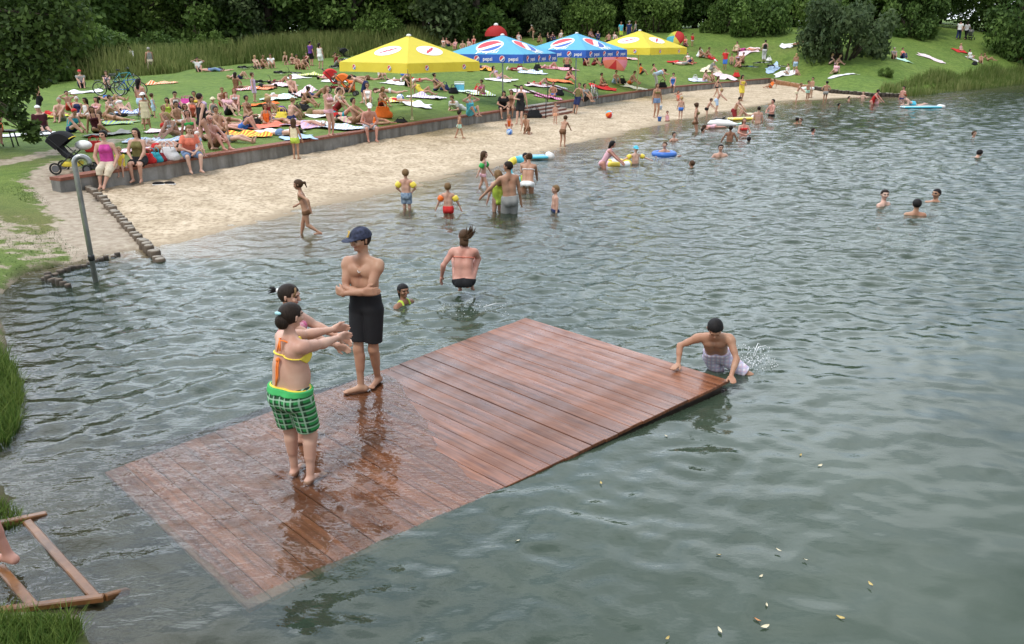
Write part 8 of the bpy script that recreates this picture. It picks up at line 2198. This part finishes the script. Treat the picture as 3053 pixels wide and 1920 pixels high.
# ------------------------------------------------------------------ pushchairs
def pram(px, py, rz, c, c2, label, s_=1., dz=0.):
    t = thing('pushchair', label, 'pushchair', ground(px, py) + Vector((0, 0, dz)), R(rz), 'pushchairs'); t.scale = (s_,) * 3
    mb = MB()
    for y in (-.24, .24):
        mb.tube([(.42, y, .14), (-.05, y, .55), (-.42, y, .95), (-.52, y, 1.05)], .014, 8); mb.tube([(-.32, y, .14), (.1, y, .52), (.22, y, .62)], .014, 8)
    mb.tube([(-.52, -.24, 1.05), (-.56, -.2, 1.07), (-.56, .2, 1.07), (-.52, .24, 1.05)], .018, 8); mb.build('frame', M_STEEL, t, True)
    for x, r in ((.42, .12), (-.34, .15)):
        for y in (-.27, .27):
            mb = MB(); mb.tube([(x + (r - .02) * math.cos(2 * math.pi * i / 20), y, r + (r - .02) * math.sin(2 * math.pi * i / 20)) for i in range(20)], .024, 7, False, True); w_ = mb.build('wheel', mat('tyre', (.02, .02, .02), .8), t, True)
            mb = MB(); mb.lathe([(r * .62, -.012), (r * .62, .012)], 14, (x, y, r), Matrix.Rotation(math.pi / 2, 3, 'X')); mb.build('hub', mat('hub_grey', (.12, .12, .13), .4), w_)
    vs = []; prof = [(.34, .42), (.20, .46), (-.02, .44), (-.12, .52), (-.28, .78), (-.34, .9)]
    for x, z in prof: vs += [(x, -.21, z), (x, .21, z), (x - .03, .21, z - .05), (x - .03, -.21, z - .05)]
    fs = [(4 * i + j, 4 * i + (j + 1) % 4, 4 * i + 4 + (j + 1) % 4, 4 * i + 4 + j) for i in range(len(prof) - 1) for j in range(4)] + [(3, 2, 1, 0), tuple(4 * (len(prof) - 1) + j for j in range(4))]
    MB().add(vs, fs).build('seat', cloth(c), t)
    vs = []; n, m_ = 8, 8
    for i in range(n + 1):
        a = R(8) + R(112) * i / n
        for j in range(m_ + 1):
            y = -.24 + .48 * j / m_; rr_ = .42 * (1 - .12 * (abs(y) / .24) ** 3); vs.append((-.22 - rr_ * math.cos(a + R(20)) * .95 + .05, y, .66 + rr_ * math.sin(a + R(20))))
    hb_ = MB()
    for j in (0, m_):
        pts = [vs[i * (m_ + 1) + j] for i in range(n + 1)]; hb_.add(pts + [(-.27, -.24 if j == 0 else .24, .62)], [(i, i + 1, n + 1) for i in range(n)])
    cn = hb_.add(vs, [(i * (m_ + 1) + j, (i + 1) * (m_ + 1) + j, (i + 1) * (m_ + 1) + j + 1, i * (m_ + 1) + j + 1) for i in range(n) for j in range(m_)]).build('hood', cloth(c), t, True)
    MB().tube([vs[n * (m_ + 1) + j] for j in range(m_ + 1)], .012, 6).build('hood_edge', cloth(c2), cn, True)
    mb = MB(); mb.box((.0, 0, .24), (.42, .36, .12), None, .03); mb.build('basket', cloth(c2), t); return t
pram(222, 516, 8, 'black', 'yellow', 'black pushchair with yellow edging parked at the near end of the wall', .95)
pram(1000, 276, 20, 'red', 'darkred', 'red pushchair standing among the towels', 1.05); pram(1036, 286, 0, 'orange', 'black', 'orange pushchair behind the bending man', .95)
pram(1033, 186, 30, 'black', 'white', 'black pushchair with a pale hood on the far lawn', 1.0); pram(2892, 119, 40, 'grey', 'black', 'grey pushchair beside the strolling couple', 1.0)
# bundle on the pushchair, bench at the left
p = ground(262, 508); mb = MB(); mb.ball((0, 0, 0), .17, 16, 10, (1.2, .9, .7)); o = mb.build('white_bundle', mat('terry_white', CC['white'], .95), None, True, (p.x, p.y, p.z + .62)); tag(o, 'white bundled jacket lying on the black pushchair', 'jacket')
bp = ground(35, 437); t = thing('bench', 'dark garden bench at the left edge under the overhanging tree', 'bench', bp, R(8)); DK = mat('dark_bench', (.035, .025, .022), .6, .3)
mb = MB(); mb.box((-.75, 0, .46), (1.9, .42, .06), None, .02); mb.build('seat', DK, t)
for x in (.08, -.35, -1.5):
    for y in (-.15, .15): MB().tube([(x, y, .45), (x + .05, y * 1.1, -.05)], .022, 8).build('leg', M_STEEL, t, True)
MB().tube([(-.3, -.15, .18), (-1.3, -.15, .18)], .014, 6).build('stretcher', M_STEEL, t, True)
person('person in orange shorts sitting with folded arms on the dark bench', 'sitedge', 30, 0, 0, 1.66, 0, 'm', 'rosy', 'short:dark', ['longshorts:orange'], GR['L'], loc=bp + Vector((-.35, -.02, .49)))
